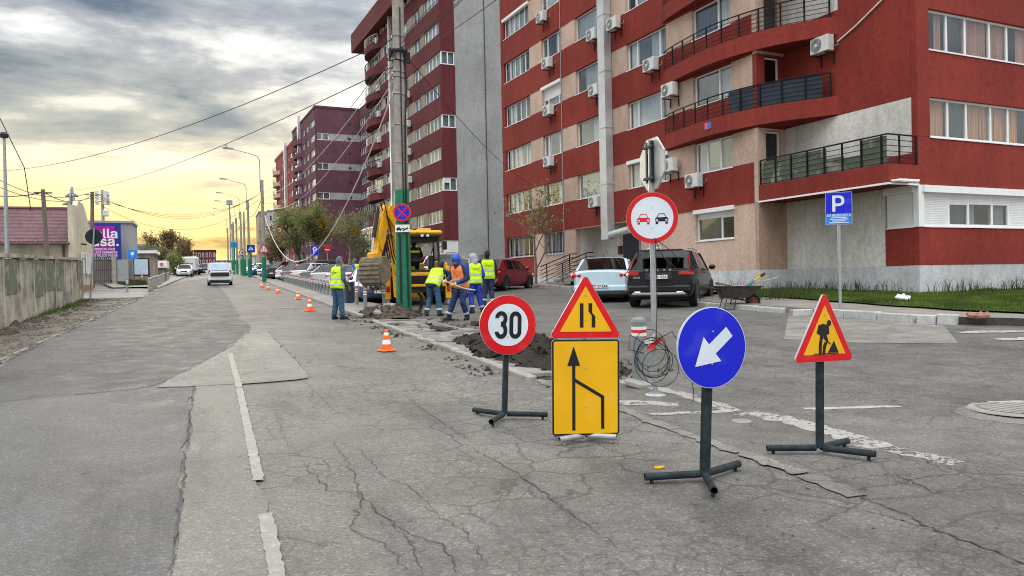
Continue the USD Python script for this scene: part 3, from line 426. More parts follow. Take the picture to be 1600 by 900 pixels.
# ================================================================== WINDOWS, BANDS, BALCONIES
def windowu(par, T, u0, u1, z0, z1, cuts=(.5,), recess=.13, curt=('curtain_white',), glass='window_glass', frame='pvc_white', single=False, shutter=(), bars=False, sill=True, fw=.055, seed=0, ajar=None):
    r = random.Random(seed*7919 + int(u0*100) + int(z0*10)); g = G(); a, b = -recess - .06, -recess
    g.box(u0, a, z0, u0 + fw, b, z1, T); g.box(u1 - fw, a, z0, u1, b, z1, T); g.box(u0 + fw, a, z0, u1 - fw, b, z0 + fw, T); g.box(u0 + fw, a, z1 - fw, u1 - fw, b, z1, T)
    e = [u0 + fw*.5] + [u0 + c*(u1 - u0) for c in cuts] + [u1 - fw*.5]
    for c in e[1:-1]: g.box(c - fw*.6, a - .003, z0 + fw, c + fw*.6, b + .003, z1 - fw, T)
    if sill: g.box(u0 - .02, -recess, z0 - .035, u1 + .02, .035, z0 - .004, T)
    w = g.build('window', frame, par, world=True); ct = []
    pg = G()
    for i in range(len(e) - 1):
        c0, c1 = e[i] + fw*.55, e[i + 1] - fw*.55
        zt = z1 - fw
        if i < len(shutter) and shutter[i]:
            zs = z1 - fw - shutter[i]*(z1 - z0 - 2*fw); sg = G(); zz = zs
            while zz < zt - .005: sg.box(c0, -recess - .02, zz + .004, c1, -recess + .005, min(zz + .05, zt), T); zz += .055
            sg.v = [v @ par.inv[:3, :3].T + par.inv[:3, 3] for v in sg.v]
            wp_ = G().box(c0, -recess - .026, zs, c1, -recess - .012, zt, T); wp_.v = [v @ par.inv[:3, :3].T + par.inv[:3, 3] for v in wp_.v]; sg.v += wp_.v; sg.f += [wp_.f[0] + sg.n]; sg.n += 8
            wp = sg.build('shutter', 'pvc_white' if shutter[i] < .99 or r.random() < .8 else 'shutter_grey', w)
        h = G() if not single else pg
        if not single:
            sash = (i % 2 == 0) and len(e) > 2
            h.box(c0, -recess - .035, z0 + fw, c1, -recess - .028, zt, T); _gp = par.inv; h.v = [v @ _gp[:3, :3].T + _gp[:3, 3] for v in h.v]; h.build('pane', glass if not isinstance(glass, tuple) else glass[i % len(glass)], w)
        else: h.box(c0, -recess - .035, z0 + fw, c1, -recess - .028, zt, T)
        cm = curt[i % len(curt)] if len(curt) > 1 else curt[0]
        if cm and cm != 'room_dark':
            n = max(6, int((c1 - c0)/.07)) if not single else 2; U = np.linspace(c0 - .03, c1 + .03, n); ph = r.uniform(0, 6)
            d = -recess - .13 - (.025*np.sin(U*2*np.pi/.21 + ph) + .012*np.sin(U*2*np.pi/.083) if not single else 0*U)
            if r.random() < .35 and not single: cut = r.uniform(.4, .75); k0 = 0 if r.random() < .5 else int(n*(1 - cut)); U, d = U[k0:k0 + max(3, int(n*cut))], d[k0:k0 + max(3, int(n*cut))]; n = len(U)
            Vv = np.stack([np.stack([U, d, np.full(n, z0)], -1), np.stack([U, d, np.full(n, z1)], -1)], 0); cg = G(); cg.grid(Vv); cg.v = [v @ T[:3, :3].T + T[:3, 3] for v in cg.v]; ct.append((cm, cg))
    if single:
        pg.v = [v @ par.inv[:3, :3].T + par.inv[:3, 3] for v in pg.v]; pg.build('pane', glass if not isinstance(glass, tuple) else glass[0], w)
    for cm, cg in ct:
        cg.v = [v @ par.inv[:3, :3].T + par.inv[:3, 3] for v in cg.v]; cg.build('curtain', cm, w)
    if bars:
        bg = G(); n = int((u1 - u0)/.16)
        for i in range(n + 1): u = u0 + (u1 - u0)*i/n; bg.box(u - .008, .03, z0 - .05, u + .008, .046, z1 + .02, T)
        for z in (z0 + .1, z1 - .12): bg.box(u0 - .05, .028, z, u1 + .05, .048, z + .03, T)
        bg.v = [v @ par.inv[:3, :3].T + par.inv[:3, 3] for v in bg.v]; bg.build('window_bars', 'black_iron', w)
    return w
def bandu(par, T, u0, u1, z0, z1, m, out=0.0, thick=.3, name='wall_band', label=None): G().box(u0, out - thick, z0, u1, out, z1, T).build(name, m, par, world=True, label=label)
def rail_along(par, P, z0, h, m='black_iron', post_every=.9, bars=5, r=.016, name='railing'):
    """P: xy polyline; a railing of posts and level bars"""
    g = G(); ls = LineString(P)
    for i in range(bars + 1):
        zz = z0 + h*(i + .25)/(bars + .25) if i < bars else z0 + h
        g.tube([(x, y, zz) for x, y in P], r*(1.6 if i == bars else .75), 6)
    n = max(2, int(round(ls.length/post_every)))
    for i in range(n + 1):
        x, y = ls.interpolate(i/n, normalized=True).coords[0]; g.cbox((x, y, z0 + h/2), (.045, .045, h))
    return g.build(name, m, par, world=True)
def slab_path(par, P, back, z0, z1, m, name='balcony'):
    """a balcony body: outer outline P (xy), closed along back points"""
    poly = Polygon(list(P) + list(back)).buffer(0); g = G(); g.poly(poly, z0, z1); return g.build(name, m, par, world=True)
# an outdoor air conditioner, built once
def make_ac(label, group):
    t = thing('air_conditioner', label, 'air conditioner', group=group)   # local: wall at y = 0, fan face towards -y
    G().rbox((0, -.27, .28), (.80, .30, .55), .02).build('casing', 'ac_white', t)
    g = G(); g.lathe([(.24, -.42), (.225, -.425), (.0, -.425)], 20, (-.12, 0, .28), axis='y'); f = g.build('fan_grille', 'ac_grille', t)
    h = G(); h.lathe([(.065, -.428), (.06, -.436), (0, -.436)], 12, (-.12, 0, .28), axis='y')
    for q in (.1, .15, .2): h.tube([(-.12 + q*math.cos(a), -.432, .28 + q*math.sin(a)) for a in np.linspace(0, 2*np.pi, 17)], .004, 4)
    h.build('hub', 'ac_white', f)
    g = G()
    for x in (-.28, .28): g.box(x - .02, -.45, -.05, x + .02, -.0, -.02); g.box(x - .02, -.03, -.4, x + .02, 0, -.02)
    g.build('bracket', 'black_iron', t); G().tube([(.40, -.2, .2), (.47, -.15, .15), (.48, -.03, .2), (.46, -.02, .34)], .014, 5).build('pipe', 'grey_plastic', t)
    return t

# ---------------------------------------------------------------- the near red apartment building
XF, XW, YC, YS, YE = 20.07, 21.4, 16.2, 21.65, 44.2
sil = lambda k: 3.10 + 2.72*k
hed = lambda k: 4.34 + 2.72*k
RB = thing('apartment_building', 'near red and beige apartment building with curved balconies and white window rows', 'building', (XF, 30, float(gz(XF, 30))))
FA = framed((XF, 0, 0), (0, 1, 0), (-1, 0, 0)); FW = framed((XW, 0, 0), (0, 1, 0), (-1, 0, 0)); FR = framed((0, YC, 0), (1, 0, 0), (0, -1, 0)); FS = framed((0, YS, 0), (1, 0, 0), (0, -1, 0))
bays = [(40.2, 43.75, 'A'), (36.45, 38.65, 'B'), (32.0, 34.85, 'C'), (27.05, 30.1, 'D'), (23.0, 25.3, 'E')]
TOP = 29.5
YS2 = YS + .2
bandu(RB, FA, YS2, YE, hed(6), TOP, 'red_stucco', .02)
for k in range(1, 7): bandu(RB, FA, YS2, YE, hed(k - 1), sil(k), 'red_stucco', .02)
cv = ['curtain_white', 'curtain_white', 'curtain_grey', 'curtain_cream', 'room_dark', 'curtain_white']
rr = random.Random(11)
for k in range(0, 7):
    edges = [YS2] + [v for b in sorted(bays) for v in b[:2]] + [YE]
    for i in range(0, len(edges), 2):
        if k == 0 and i in (2, 4, 6): continue
        if edges[i + 1] - edges[i] > .01: bandu(RB, FA, edges[i], edges[i + 1], sil(k), hed(k), 'red_stucco' if i == 10 else 'beige_stucco', 0, name='pier')
    for (a, b, c) in bays:
        if k == 0 and c in 'CD': continue
        cuts = {'A': (.22, .42, .62, .8), 'B': (.2, .75), 'C': (.28,), 'D': (.2, .76), 'E': (.36,)}[c]
        if k == 1 and c == 'E': cuts = (.36, .7)
        ct = [rr.choice(cv) for _ in range(len(cuts) + 1)]
        if c == 'D': ct = ['curtain_grey', 'curtain_white', 'curtain_white']
        z0, z1 = sil(k), hed(k); sh = ()
        if k == 3 and c == 'B': sh = (.62, .62, .62)
        if k == 0 and c == 'E': sh = (.3, .28); ct = ['room_dark', 'room_dark']
        windowu(RB, FA, a, b, z0, z1, cuts, curt=ct, glass=('window_glass', 'window_mirror', 'window_mirror') if c in 'ABC' else ('window_glass', 'window_mirror'), shutter=sh, bars=(k == 0 and c in 'AB'), seed=k)
        if (k, c) in ((5, 'A'), (5, 'C'), (3, 'B'), (1, 'D'), (0, 'E')): bandu(RB, FA, a - .05, b + .05, z1 - .14, z1 + .02, 'pvc_white', .09, .2, 'shutter_box')
# ground storey
bandu(RB, FA, YS2, 29.2, 1.86, sil(0), 'beige_stucco', 0); bandu(RB, FA, 25.3 + .0, 29.2, sil(0), hed(0), 'beige_stucco', 0, name='pier')
bandu(RB, FA, 35.2, 40.1, 1.86, sil(0), 'beige_stucco', 0); bandu(RB, FA, 35.2, 36.45, sil(0), hed(0), 'beige_stucco', 0, name='pier'); bandu(RB, FA, 40.1, YE, 1.86, sil(0) - .04, 'red_stucco', .012)
bandu(RB, FA, YS2, 29.2, .4, 1.86, 'plinth_stucco', .0); bandu(RB, FA, 35.2, YE, .4, 1.86, 'plinth_stucco', .0)
# entrance recess
g = G(); g.box(29.2, -1.5, .5, 35.2, -1.3, 4.4, FA); g.box(29.1, -1.3, .5, 29.2, -.3, 4.34, FA); g.box(35.2, -1.3, .5, 35.3, -.3, 4.34, FA); g.build('porch_wall', 'white_stucco', RB, world=True)
G().box(29.2, -1.3, 4.3, 35.2, .01, 4.345, FA).build('porch_ceiling', 'beige_stucco', RB, world=True); G().box(29.2, -1.3, 1.0, 35.2, .1, 1.75, FA).build('porch_floor', 'walk_concrete', RB, world=True)
d = G().box(31.3, -1.3, 1.75, 32.6, -1.25, 4.1, FA).build('entrance_door', 'door_navy', RB, world=True)
G().box(32.7, -1.3, 2.9, 33.0, -1.2, 3.3, FA).build('meter_box', 'box_maroon', RB, world=True); G().box(30.7, -1.3, 2.6, 31.0, -1.2, 3.0, FA).build('meter_box', 'grey_plastic', RB, world=True)
windowu(RB, FA, 27.7, 28.7, 2.1, 3.0, (.5,), recess=-.02, curt=('room_dark',), seed=3)
# flue duct with its elbow
g = G(); zz = 3.55
while zz < TOP: g.box(31.35, .03, zz, 31.95, .42, min(zz + 2.65, TOP), FA); g.box(31.32, .02, zz + 2.65, 31.98, .44, min(zz + 2.7, TOP + .05), FA); zz += 2.7
g.build('flue_duct', 'zinc_duct', RB, world=True); G().tube([(XF - .25, 31.5, 3.75), (XF - .3, 30.2, 3.85), (XF - .3, 29.6, 3.9)], .17, 14).build('flue_pipe', 'zinc_duct', RB, world=True)
G().tube([(XF - .04, 36.35, z) for z in (1.2, 28)], .025, 6).build('downpipe', 'grey_plastic', RB, world=True)
# return face with the balcony doors, the set-back wall and the corner block
bandu(RB, FS, XF - .018, XW, .4, 1.86, 'plinth_stucco', 0, .19); bandu(RB, FS, XF - .018, XW, 1.86, 4.34, 'tan_stucco', 0, .19); bandu(RB, FS, XF - .018, XW, 15.1 + 5.5, TOP, 'red_stucco', 0, .19)
for k in range(1, 7):
    zf = 4.93 + 2.72*(k - 1); m = 'beige_stucco' if k in (1, 3) else 'red_stucco'
    bandu(RB, FS, XF - .018, XF + .38, zf - .6, zf + 2.12, m, 0, .2); bandu(RB, FS, XF + 1.12, XW, zf - .6, zf + 2.12, m, 0, .2); bandu(RB, FS, XF + .38, XF + 1.12, zf + 2.05, zf + 2.12, m, 0, .2); bandu(RB, FS, XF + .38, XF + 1.12, zf - .6, zf, m, 0, .2)
    windowu(RB, FS, XF + .4, XF + 1.1, zf + .02, zf + 2.03, (), .1, ('room_dark',), seed=k, sill=False, frame='pvc_white' if k < 3 else 'frame_brown')
bandu(RB, FW, YC + 1.2, YS, .4, 1.86, 'plinth_stucco', 0, .2); bandu(RB, FW, YC + .2, YC + 1.2, .4, 1.86, 'plinth_stucco', 0, .2); bandu(RB, FW, YC + 1.2, YS, 1.86, 4.4, 'white_stucco', 0, .2); bandu(RB, FW, YC + .2, YC + 1.2, 1.86, 3.05, 'red_stucco', .008, .2)
bandu(RB, FW, YC + .2, YS, 4.4, 5.35, 'red_stucco', 0, .2); bandu(RB, FW, YC + .2, YS, 5.35, 7.08, 'white_stucco', 0, .2, label='bare white patch of wall above the corner balcony'); bandu(RB, FW, YC + .2, YS, 7.08, 10.7, 'red_stucco', .0, .2); bandu(RB, FW, YC + .2, 19.15, 10.7, TOP, 'red_stucco', .0, .2); bandu(RB, FW, 19.15, YS, 10.7, 12.6, 'white_stucco', 0, .2); bandu(RB, FW, 19.15, YS, 12.6, TOP, 'red_stucco', 0, .2)
w = windowu(RB, FW, YC + .16, YC + 1.14, 3.07, 4.2, (), 0.02, ('room_dark',), shutter=(1.0,), seed=1); bandu(RB, FW, YC + .12, YC + 1.2, 4.12, 4.34, 'pvc_white', .1, .14, 'shutter_box')
# right-hand face
bandu(RB, FR, XW - .0, 34, .4, 1.86, 'plinth_stucco', 0, .2); bandu(RB, FR, XW, 34, 1.86, 3.05, 'red_stucco', .008, .2); bandu(RB, FR, XW + .0, 34, 4.34, 5.84, 'red_stucco', .008, .2)
for k in range(1, 7):
    z0, z1 = 5.85 + 2.72*(k - 1), 7.1 + 2.74*(k - 1); bandu(RB, FR, XW, 21.97, z0, z1, 'red_stucco', .008, .2, 'pier'); bandu(RB, FR, XW, 34, z1, z0 + 2.72 if k < 6 else TOP, 'red_stucco', .008, .2); bandu(RB, FR, 31.2, 34, z0, z1, 'red_stucco', .008, .2, 'pier')
    if k <= 3: windowu(RB, FR, 21.98, 31.2, z0, z1, tuple((v - 21.98)/9.22 for v in (22.94, 23.84, 25.06, 25.96, 27.3, 28.2, 29.6)), .1, ('curtain_pink', 'curtain_dark', 'curtain_pink', 'curtain_pink', 'curtain_pink', 'curtain_pink', 'curtain_pink', 'curtain_pink') if k == 2 else ('curtain_brown', 'curtain_dark', 'curtain_brown', 'curtain_brown', 'curtain_brown', 'curtain_pink', 'curtain_brown', 'curtain_pink'), ('window_glass',), seed=k, fw=.07)
windowu(RB, FR, 21.62, 31.2, 3.07, 4.2, tuple((v - 21.62)/9.58 for v in (22.86, 23.81, 25.0, 25.85, 27.3, 28.4, 30)), .06, ('room_dark', 'curtain_dark', 'curtain_grey', 'curtain_grey', 'room_dark', 'room_dark', 'room_dark', 'room_dark'), ('window_glass',), shutter=(1, .36, .33, .33, 1, 1, .4, 1), fw=.08, seed=5)
for a, b in ((21.55, 23.2), (23.21, 24.9), (24.91, 27.3), (27.31, 31.3)): bandu(RB, FR, a, b, 4.12, 4.335, 'pvc_white', .1, .16, 'shutter_box')
G().box(XW - .03, YC - .03, 3.05, XW + .22, YC + .16, 4.34).build('corner_post', 'pvc_white', RB, world=True)
# balconies
arc = [(20.06, 27.3), (19.80, 26.2), (19.66, 24.7), (19.64, 23.4), (19.95, 21.8), (20.5, 20.5), (21.42, 19.15)]
from scipy.interpolate import CubicSpline
_cs = CubicSpline(np.arange(7), np.array(arc)); arcs = [tuple(_cs(q)) for q in np.linspace(0, 6, 37)]
for k in (2, 3, 4, 5):
    z0 = 7.13 + 2.74*(k - 2); slab_path(RB, arcs, [(XW + .01, YS - .02), (XF + .05, YS - .02), (XF + .05, 27.3)], z0, z0 + .18, 'red_stucco', 'balcony_floor')
    wall = [(x + .0, y) for x, y in arcs]; inner = [(x + .12*(1 if i < 30 else .6), y + (.05 if i > 26 else 0)) for i, (x, y) in enumerate(arcs)]
    G().poly(Polygon(wall + inner[::-1]).buffer(0), z0 + .18, z0 + .63).build('balcony_parapet', 'red_stucco', RB, world=True)
    rail_along(RB, [(x + .06, y) for x, y in arcs[1:-1]], z0 + .63, .84, post_every=.85)
    if k == 2:
        Q = [(x + .1, y) for x, y in arcs[20:-2]]; g = G(); g.grid(np.array([[(x, y, z0 + .64) for x, y in Q], [(x, y, z0 + 1.45) for x, y in Q]])); g.build('balcony_screen', 'navy_sheet', RB, world=True)
z0 = 4.34; out = [(XF, YS), (XF, YC - .02), (XW + .0, YC - .02)]
slab_path(RB, out, [(XW, YS)], z0, z0 + .16, 'red_stucco', 'balcony_floor'); G().poly(Polygon([(XF, YS), (XF, YC - .02), (XW, YC - .02), (XW, YC + .1), (XF + .12, YC + .1), (XF + .12, YS)]), z0 + .16, z0 + .6).build('balcony_parapet', 'red_stucco', RB, world=True)
G().poly(Polygon([(XF - .02, YS), (XF - .02, YC - .04), (XW, YC - .04), (XW, YC - .02), (XF, YC - .02), (XF, YS)]), z0 - .03, z0 + .03).build('drip_strip', 'pvc_white', RB, world=True)
R1 = [(XF + .06, YS - .05), (XF + .06, YC + .04), (XW - .03, YC + .04)]; rail_along(RB, R1, z0 + .6, .9, post_every=.75)
g = G()
for y0, y1, h in [(21.5, 18.6, .85), (18.6, 17.9, .5), (17.9, 17.2, .42), (17.2, 16.3, .86)]: g.quad((XF + .1, y0, z0 + .61), (XF + .1, y1, z0 + .61), (XF + .1, y1, z0 + .6 + h), (XF + .1, y0, z0 + .6 + h))
g.build('balcony_screen', 'wall_green_paint', RB, world=True)
G().box(20.3, 18.0, 4.95, 20.5, 17.3, 5.6).build('box', 'beige_stucco', RB, world=True) if 0 else None
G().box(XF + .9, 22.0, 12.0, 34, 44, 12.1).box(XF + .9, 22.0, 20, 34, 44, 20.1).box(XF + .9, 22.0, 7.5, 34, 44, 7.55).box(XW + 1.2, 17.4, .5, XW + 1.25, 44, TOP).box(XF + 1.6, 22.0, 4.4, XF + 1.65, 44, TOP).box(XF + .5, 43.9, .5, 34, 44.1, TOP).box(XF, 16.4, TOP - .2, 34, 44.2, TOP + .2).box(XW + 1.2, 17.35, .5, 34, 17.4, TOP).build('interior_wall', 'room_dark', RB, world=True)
G().box(XF - .012, 23.35, 7.32, XF - .42, 23.36, 7.33).build('x', 'room_dark', RB, world=True) if 0 else None
# notice on the balcony, cameras, steps
t = thing('notice', 'small pink and blue notice stuck on the curved red balcony', 'notice', (19.62, 23.85, 7.38)); G().box(-.02, -.2, 0, -.006, 0, .26).build('poster', 'poster_blue', t); G().box(-.02, 0.001, 0, -.006, .2, .26).build('poster', 'poster_pink', t)
t = thing('security_camera', 'white twin security cameras under the corner of the lowest balcony', 'camera', (20.5, YC - .05, 4.42))
for a in (-.25, .05, .3): G().tube([(a, -.02, 0), (a + .1, -.12, .0), (a + .22, -.28, -.03)], [.03, .05, .06], 8).build('camera_body', 'pvc_white', t)
G().box(-.35, -.04, -.03, .4, .02, .03).build('mount', 'pvc_white', t)
t = thing('entrance_steps', 'concrete entrance steps with black iron handrail in front of the red building', 'steps', (18.9, 34.3, float(gz(18.9, 34.3))))
zb = float(gz(18.9, 34.3)); 
for i in range(5): G().box(18.0 + i*.34, 33.3, zb - .1, 20.1, 35.1, zb + .13*(i + 1)).build('step', 'walk_concrete', t, world=True)
for y in (33.35, 35.05):
    g = G(); a, b = np.array([17.9, y, zb + .1]), np.array([19.7, y, zb + .75])
    for h in (.15, .35, .55, .75, .95): g.tube([a + [0, 0, h], b + [0, 0, h], b + [.35, 0, h]], .018 if h < .9 else .026, 6)
    for q in (.2, .95): c = a + (b - a)*q; g.box(c[0] - .02, y - .02, c[2], c[0] + .02, y + .02, c[2] + .95)
    g.build('handrail', 'black_iron', t, world=True)
ACL = [('beside the topmost strip window', 38.01, 16.0), ('second down beside the thin downpipe', 37.44, 13.3), ('below the half-closed roller shutter', 37.4, 10.7), ('fourth down by the thin downpipe', 37.5, 7.9), ('highest one left of the tall zinc duct', 32.6, 13.4), ('second one left of the tall zinc duct', 32.5, 10.65), ('lowest one left of the tall zinc duct', 32.7, 5.2), ('highest one right of the tall zinc duct', 30.7, 13.35), ('beside the top curved balcony', 27.8, 10.65), ('beside the middle curved balcony', 26.5, 9.25), ('behind the octagonal sign', 26.6, 6.1), ('below the three-pane window', 25.0, 5.25)]
AC = None
for lb, y, z in ACL:
    lab = 'white air conditioner on the near red building, ' + lb
    if AC is None: AC = make_ac(lab, 'air conditioners on the near red building'); place(AC, (XF - .02, y, z), -90)
    else: thing('air_conditioner', lab, 'air conditioner', (XF - .02, y, z), -90, 'air conditioners on the near red building', ref=AC)
thing('air_conditioner', 'white air conditioner on the red wall under the top balcony by the corner', 'air conditioner', (XW - .01, 19.6, 9.3), -90, 'air conditioners on the near red building', ref=AC)
t = thing('pipe_cover', 'white pipe running across the red wall from the corner air conditioner', 'pipe', (XW, 19, 9.5)); G().tube([(XW - .03, 19.15, 9.6), (XW - .03, 18.4, 9.9), (XW - .03, 17.3, 10.45)], .03, 6).build('pipe', 'cable_white', t, world=True)

# ---------------------------------------------------------------- maroon building with the grey end wall
XB, Y0B, Y1B = 22.0, 60.6, 84.0
sb = lambda k: 4.08 + 2.64*k
hb = lambda k: 5.21 + 2.64*k
MB_ = thing('apartment_building', 'tall maroon apartment building with a blank grey end wall behind the excavator', 'building', (XB, 72, float(gz(XB, 72))))
FB = framed((XB, 0, 0), (0, 1, 0), (-1, 0, 0)); FBS = framed((0, Y0B, 0), (1, 0, 0), (0, -1, 0))
bandu(MB_, FB, Y0B + .3, Y1B, .8, sb(0), 'maroon_stucco', .02); bandu(MB_, FBS, XB - .02, 23.26, .8, sb(0), 'maroon_stucco', 0)
bandu(MB_, FBS, 23.26, 36, .8, 31.2, 'grey_stucco', -.02, .3, label='blank grey end wall')
for k in range(0, 10):
    bandu(MB_, FB, Y0B + .3, Y1B, hb(k), sb(k + 1) if k < 9 else 28.4, 'maroon_stucco', .02)
    bandu(MB_, FBS, XB - .02, 23.26, hb(k), sb(k + 1) if k < 9 else 28.4, 'maroon_stucco', 0)
    segs = [(Y0B + .35, 64.8, (.25, .5, .75)), (65.9, 67.9, (.5,)), (69.6, 71.6, (.5,)), (76.0, 78.2, (.5,)), (79.2, 83.2, (.3, .65))]
    e = [v for s_ in segs for v in s_[:2]]
    for a, b in list(zip(e[1::2], e[2::2])) + [(83.2, Y1B)]: bandu(MB_, FB, a, b, sb(k), hb(k), 'taupe_stucco', 0, name='pier')
    for i, (a, b, c) in enumerate(segs):
        windowu(MB_, FB, a, b, sb(k), hb(k), c, .1, (rr.choice(['curtain_white', 'curtain_grey', 'curtain_cream', 'room_dark']),), rr.choice(['window_glass', 'window_mirror']), single=True, sill=False, seed=k, fw=.09)
    if k in (0, 2, 4, 6): windowu(MB_, FBS, XB + .02, 23.24, sb(k), hb(k), (.5,) if k else (), .05, ('curtain_grey' if k else 'curtain_white',), 'window_glass', single=True, sill=False, seed=k, fw=.09, shutter=(.4, 0) if k in (2,) else ((.95,) if k == 0 else ()))
    else: bandu(MB_, FBS, XB - .02, 23.26, sb(k), hb(k), 'maroon_stucco', 0)
    if k >= 1:
        q = [(XB - .9*math.sin(math.pi*i/16)**.6, 78.5 + (84.3 - 78.5)*i/16) for i in range(17)]; zz = hb(k - 1) + .1
        slab_path(MB_, q, [(XB + .05, 84.3), (XB + .05, 78.5)], zz, zz + .75, 'maroon_stucco'); rail_along(MB_, q[1:-1], zz + .75, .75, 'bare_alu' if k % 2 else 'black_iron', .8, 4, .025)
G().box(XB - .9, Y0B - .02, 28.4, 36, 88.2, 30.5).build('roof_parapet', 'maroon_stucco', MB_, world=True)
G().box(XB - .35, 74.7, 4, XB - .02, 75.1, 30).build('flue_duct', 'zinc_duct', MB_, world=True); G().tube([(26.0, Y0B - .03, z) for z in (2, 31)], .03, 6).build('lightning_cable', 'cable_black', MB_, world=True)
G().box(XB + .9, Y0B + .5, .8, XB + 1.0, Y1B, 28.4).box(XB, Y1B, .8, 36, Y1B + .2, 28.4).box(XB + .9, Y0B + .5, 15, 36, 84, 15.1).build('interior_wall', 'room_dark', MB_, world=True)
G().box(XB - 1.1, 79.0, 1.5, XB, 85.5, 5.3).build('annexe', 'purple_dark', MB_, world=True); FX = framed((XB - 1.1, 0, 0), (0, 1, 0), (-1, 0, 0)); windowu(MB_, FX, 79.4, 85.1, 5.32, 7.6, (.15, .3, .45, .6, .8), .02, ('curtain_white',), 'window_mirror', single=True, fw=.12); G().box(XB - 1.15, 79.0, 7.6, XB, 85.5, 7.75).build('annexe_roof', 'pvc_white', MB_, world=True)
for i, (y, z, w_) in enumerate([(69.0, 18.9, 'highest one right of the concrete pole'), (69.0, 16.2, 'second one right of the concrete pole'), (69.0, 13.6, 'third one right of the concrete pole'), (68.9, 11.0, 'fourth one right of the concrete pole'), (68.9, 5.8, 'lowest one right of the no-stopping sign'), (79.2, 21.9, 'highest one among the curved balconies'), (79.2, 19.2, 'second among the curved balconies'), (79.2, 16.5, 'third among the curved balconies'), (79.2, 13.9, 'fourth among the curved balconies'), (79.2, 11.2, 'fifth among the curved balconies'), (79.4, 26.9, 'the one close under the roof overhang')]):
    thing('air_conditioner', 'white air conditioner on the maroon building, ' + w_, 'air conditioner', (XB - .05, y, z), -90, 'air conditioners on the maroon building', ref=AC, sc=1.1)
g = G(); tmh = meshkit.text_mesh('"RUIL"', .42, .004); M = np.eye(4); M[:3, :3] = np.array([[1, 0, 0], [0, 0, -1], [0, 1, 0]]).astype(float); M[:3, 3] = (24.2, Y0B + .0, 3.55); t = thing('graffiti', 'small dark graffiti scrawl low on the grey end wall', 'graffiti', (24.2, Y0B, 3.55)); g.tm(tmh, M).build('lettering', 'cable_black', t, world=True)

# ---------------------------------------------------------------- purple building and the red one beyond
def slab_block(label, X, ya, yb, zt, m, windows, k0, k1, z00, per, hgt, balc=None, flue=None, zb=2.0, depth=14, cat='building', curt=None):
    t = thing('apartment_building', label, cat, (X, (ya + yb)/2, float(gz(X, (ya + yb)/2)))); F = framed((X, 0, 0), (0, 1, 0), (-1, 0, 0)); zs = [z00 + per*k for k in range(k0, k1)]
    bandu(t, F, ya, yb, zb, zs[0], m, .02)
    for i, z in enumerate(zs):
        bandu(t, F, ya, yb, z + hgt, zs[i + 1] if i + 1 < len(zs) else zt, m, .02); e = [ya] + [v for w in windows for v in w] + [yb]
        for a, b in zip(e[::2], e[1::2]):
            if b - a > .02: bandu(t, F, a, b, z, z + hgt, m, .018, name='pier')
        for a, b in windows: windowu(t, F, a, b, z, z + hgt, tuple(np.linspace(0, 1, max(2, int((b - a)/1.1)) + 1)[1:-1]), .1, (rr.choice(['curtain_white', 'curtain_grey', 'room_dark', 'curtain_cream']),), 'window_mirror', single=True, sill=False, fw=.11, seed=int(z))
        if balc:
            q = [(X - 1.1*math.sin(math.pi*j/10)**.6, balc[0] + (balc[1] - balc[0])*j/10) for j in range(11)]; slab_path(t, q, [(X + .05, balc[1]), (X + .05, balc[0])], z - 1.0, z - .1, balc[2]); rail_along(t, q[1:-1], z - .1, .7, 'black_iron', 1.2, 3, .03)
    if flue: G().box(X - .6, flue - .35, 4, X - .03, flue + .35, zt + 1.5).build('flue_duct', 'zinc_duct', t, world=True)
    return t
PB = slab_block('purple apartment building with grey horizontal strips on its end wall', 26.3, 138.0, 162.6, 33.2, 'purple_stucco', [(138.6, 143.0), (144.6, 146.8), (148.4, 150.6), (158.5, 161.5)], 1, 11, 3.85, 2.63, 1.25, (151.5, 157.5, 'purple_stucco'), 153.2)
FCS = framed((0, 138.0, 0), (1, 0, 0), (0, -1, 0)); zz = 2.0
for k in (5, 7, 9): z = 3.85 + 2.63*k; bandu(PB, FCS, 26.28, 40, zz, z, 'purple_stucco', .02); bandu(PB, FCS, 28.6, 40, z, z + 1.25, 'band_grey', 0, name='grey_strip'); windowu(PB, FCS, 26.3, 28.6, z, z + 1.25, (.5,), .03, ('curtain_grey',), 'window_mirror', single=True, sill=False, fw=.12); zz = z + 1.25
bandu(PB, FCS, 26.28, 40, zz, 33.2, 'purple_stucco', .02)
for z in np.arange(12, 32, 2.63): G().box(32.1, .025, z, 32.55, .06, z + .4, FCS).build('vent', 'room_dark', PB, world=True)
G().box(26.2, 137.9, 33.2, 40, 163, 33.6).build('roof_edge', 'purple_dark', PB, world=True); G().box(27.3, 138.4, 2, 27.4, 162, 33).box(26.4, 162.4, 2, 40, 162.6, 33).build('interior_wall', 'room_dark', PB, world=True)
F2 = framed((34.2, 0, 0), (0, 1, 0), (-1, 0, 0)); bandu(PB, F2, 96, 137.9, 2, 3.85 + 2.63, 'purple_stucco', .02)
for k in range(1, 11):
    z = 3.85 + 2.63*k; bandu(PB, F2, 96, 137.9, z + 1.25, z + 2.63 if k < 10 else 33.2, 'purple_stucco', .02); bandu(PB, F2, 96, 121, z, z + 1.25, 'purple_stucco', .018, name='pier'); windowu(PB, F2, 129, 137.4, z, z + 1.25, (.16, .32, .5, .66, .83), .1, (rr.choice(['curtain_white', 'curtain_grey']),), 'window_mirror', single=True, sill=False, fw=.12); windowu(PB, F2, 121, 127, z, z + 1.25, (.25, .5, .75), .1, (rr.choice(['curtain_white', 'curtain_grey']),), 'window_mirror', single=True, sill=False, fw=.12); bandu(PB, F2, 127, 129, z, z + 1.25, 'purple_stucco', .018, name='pier')
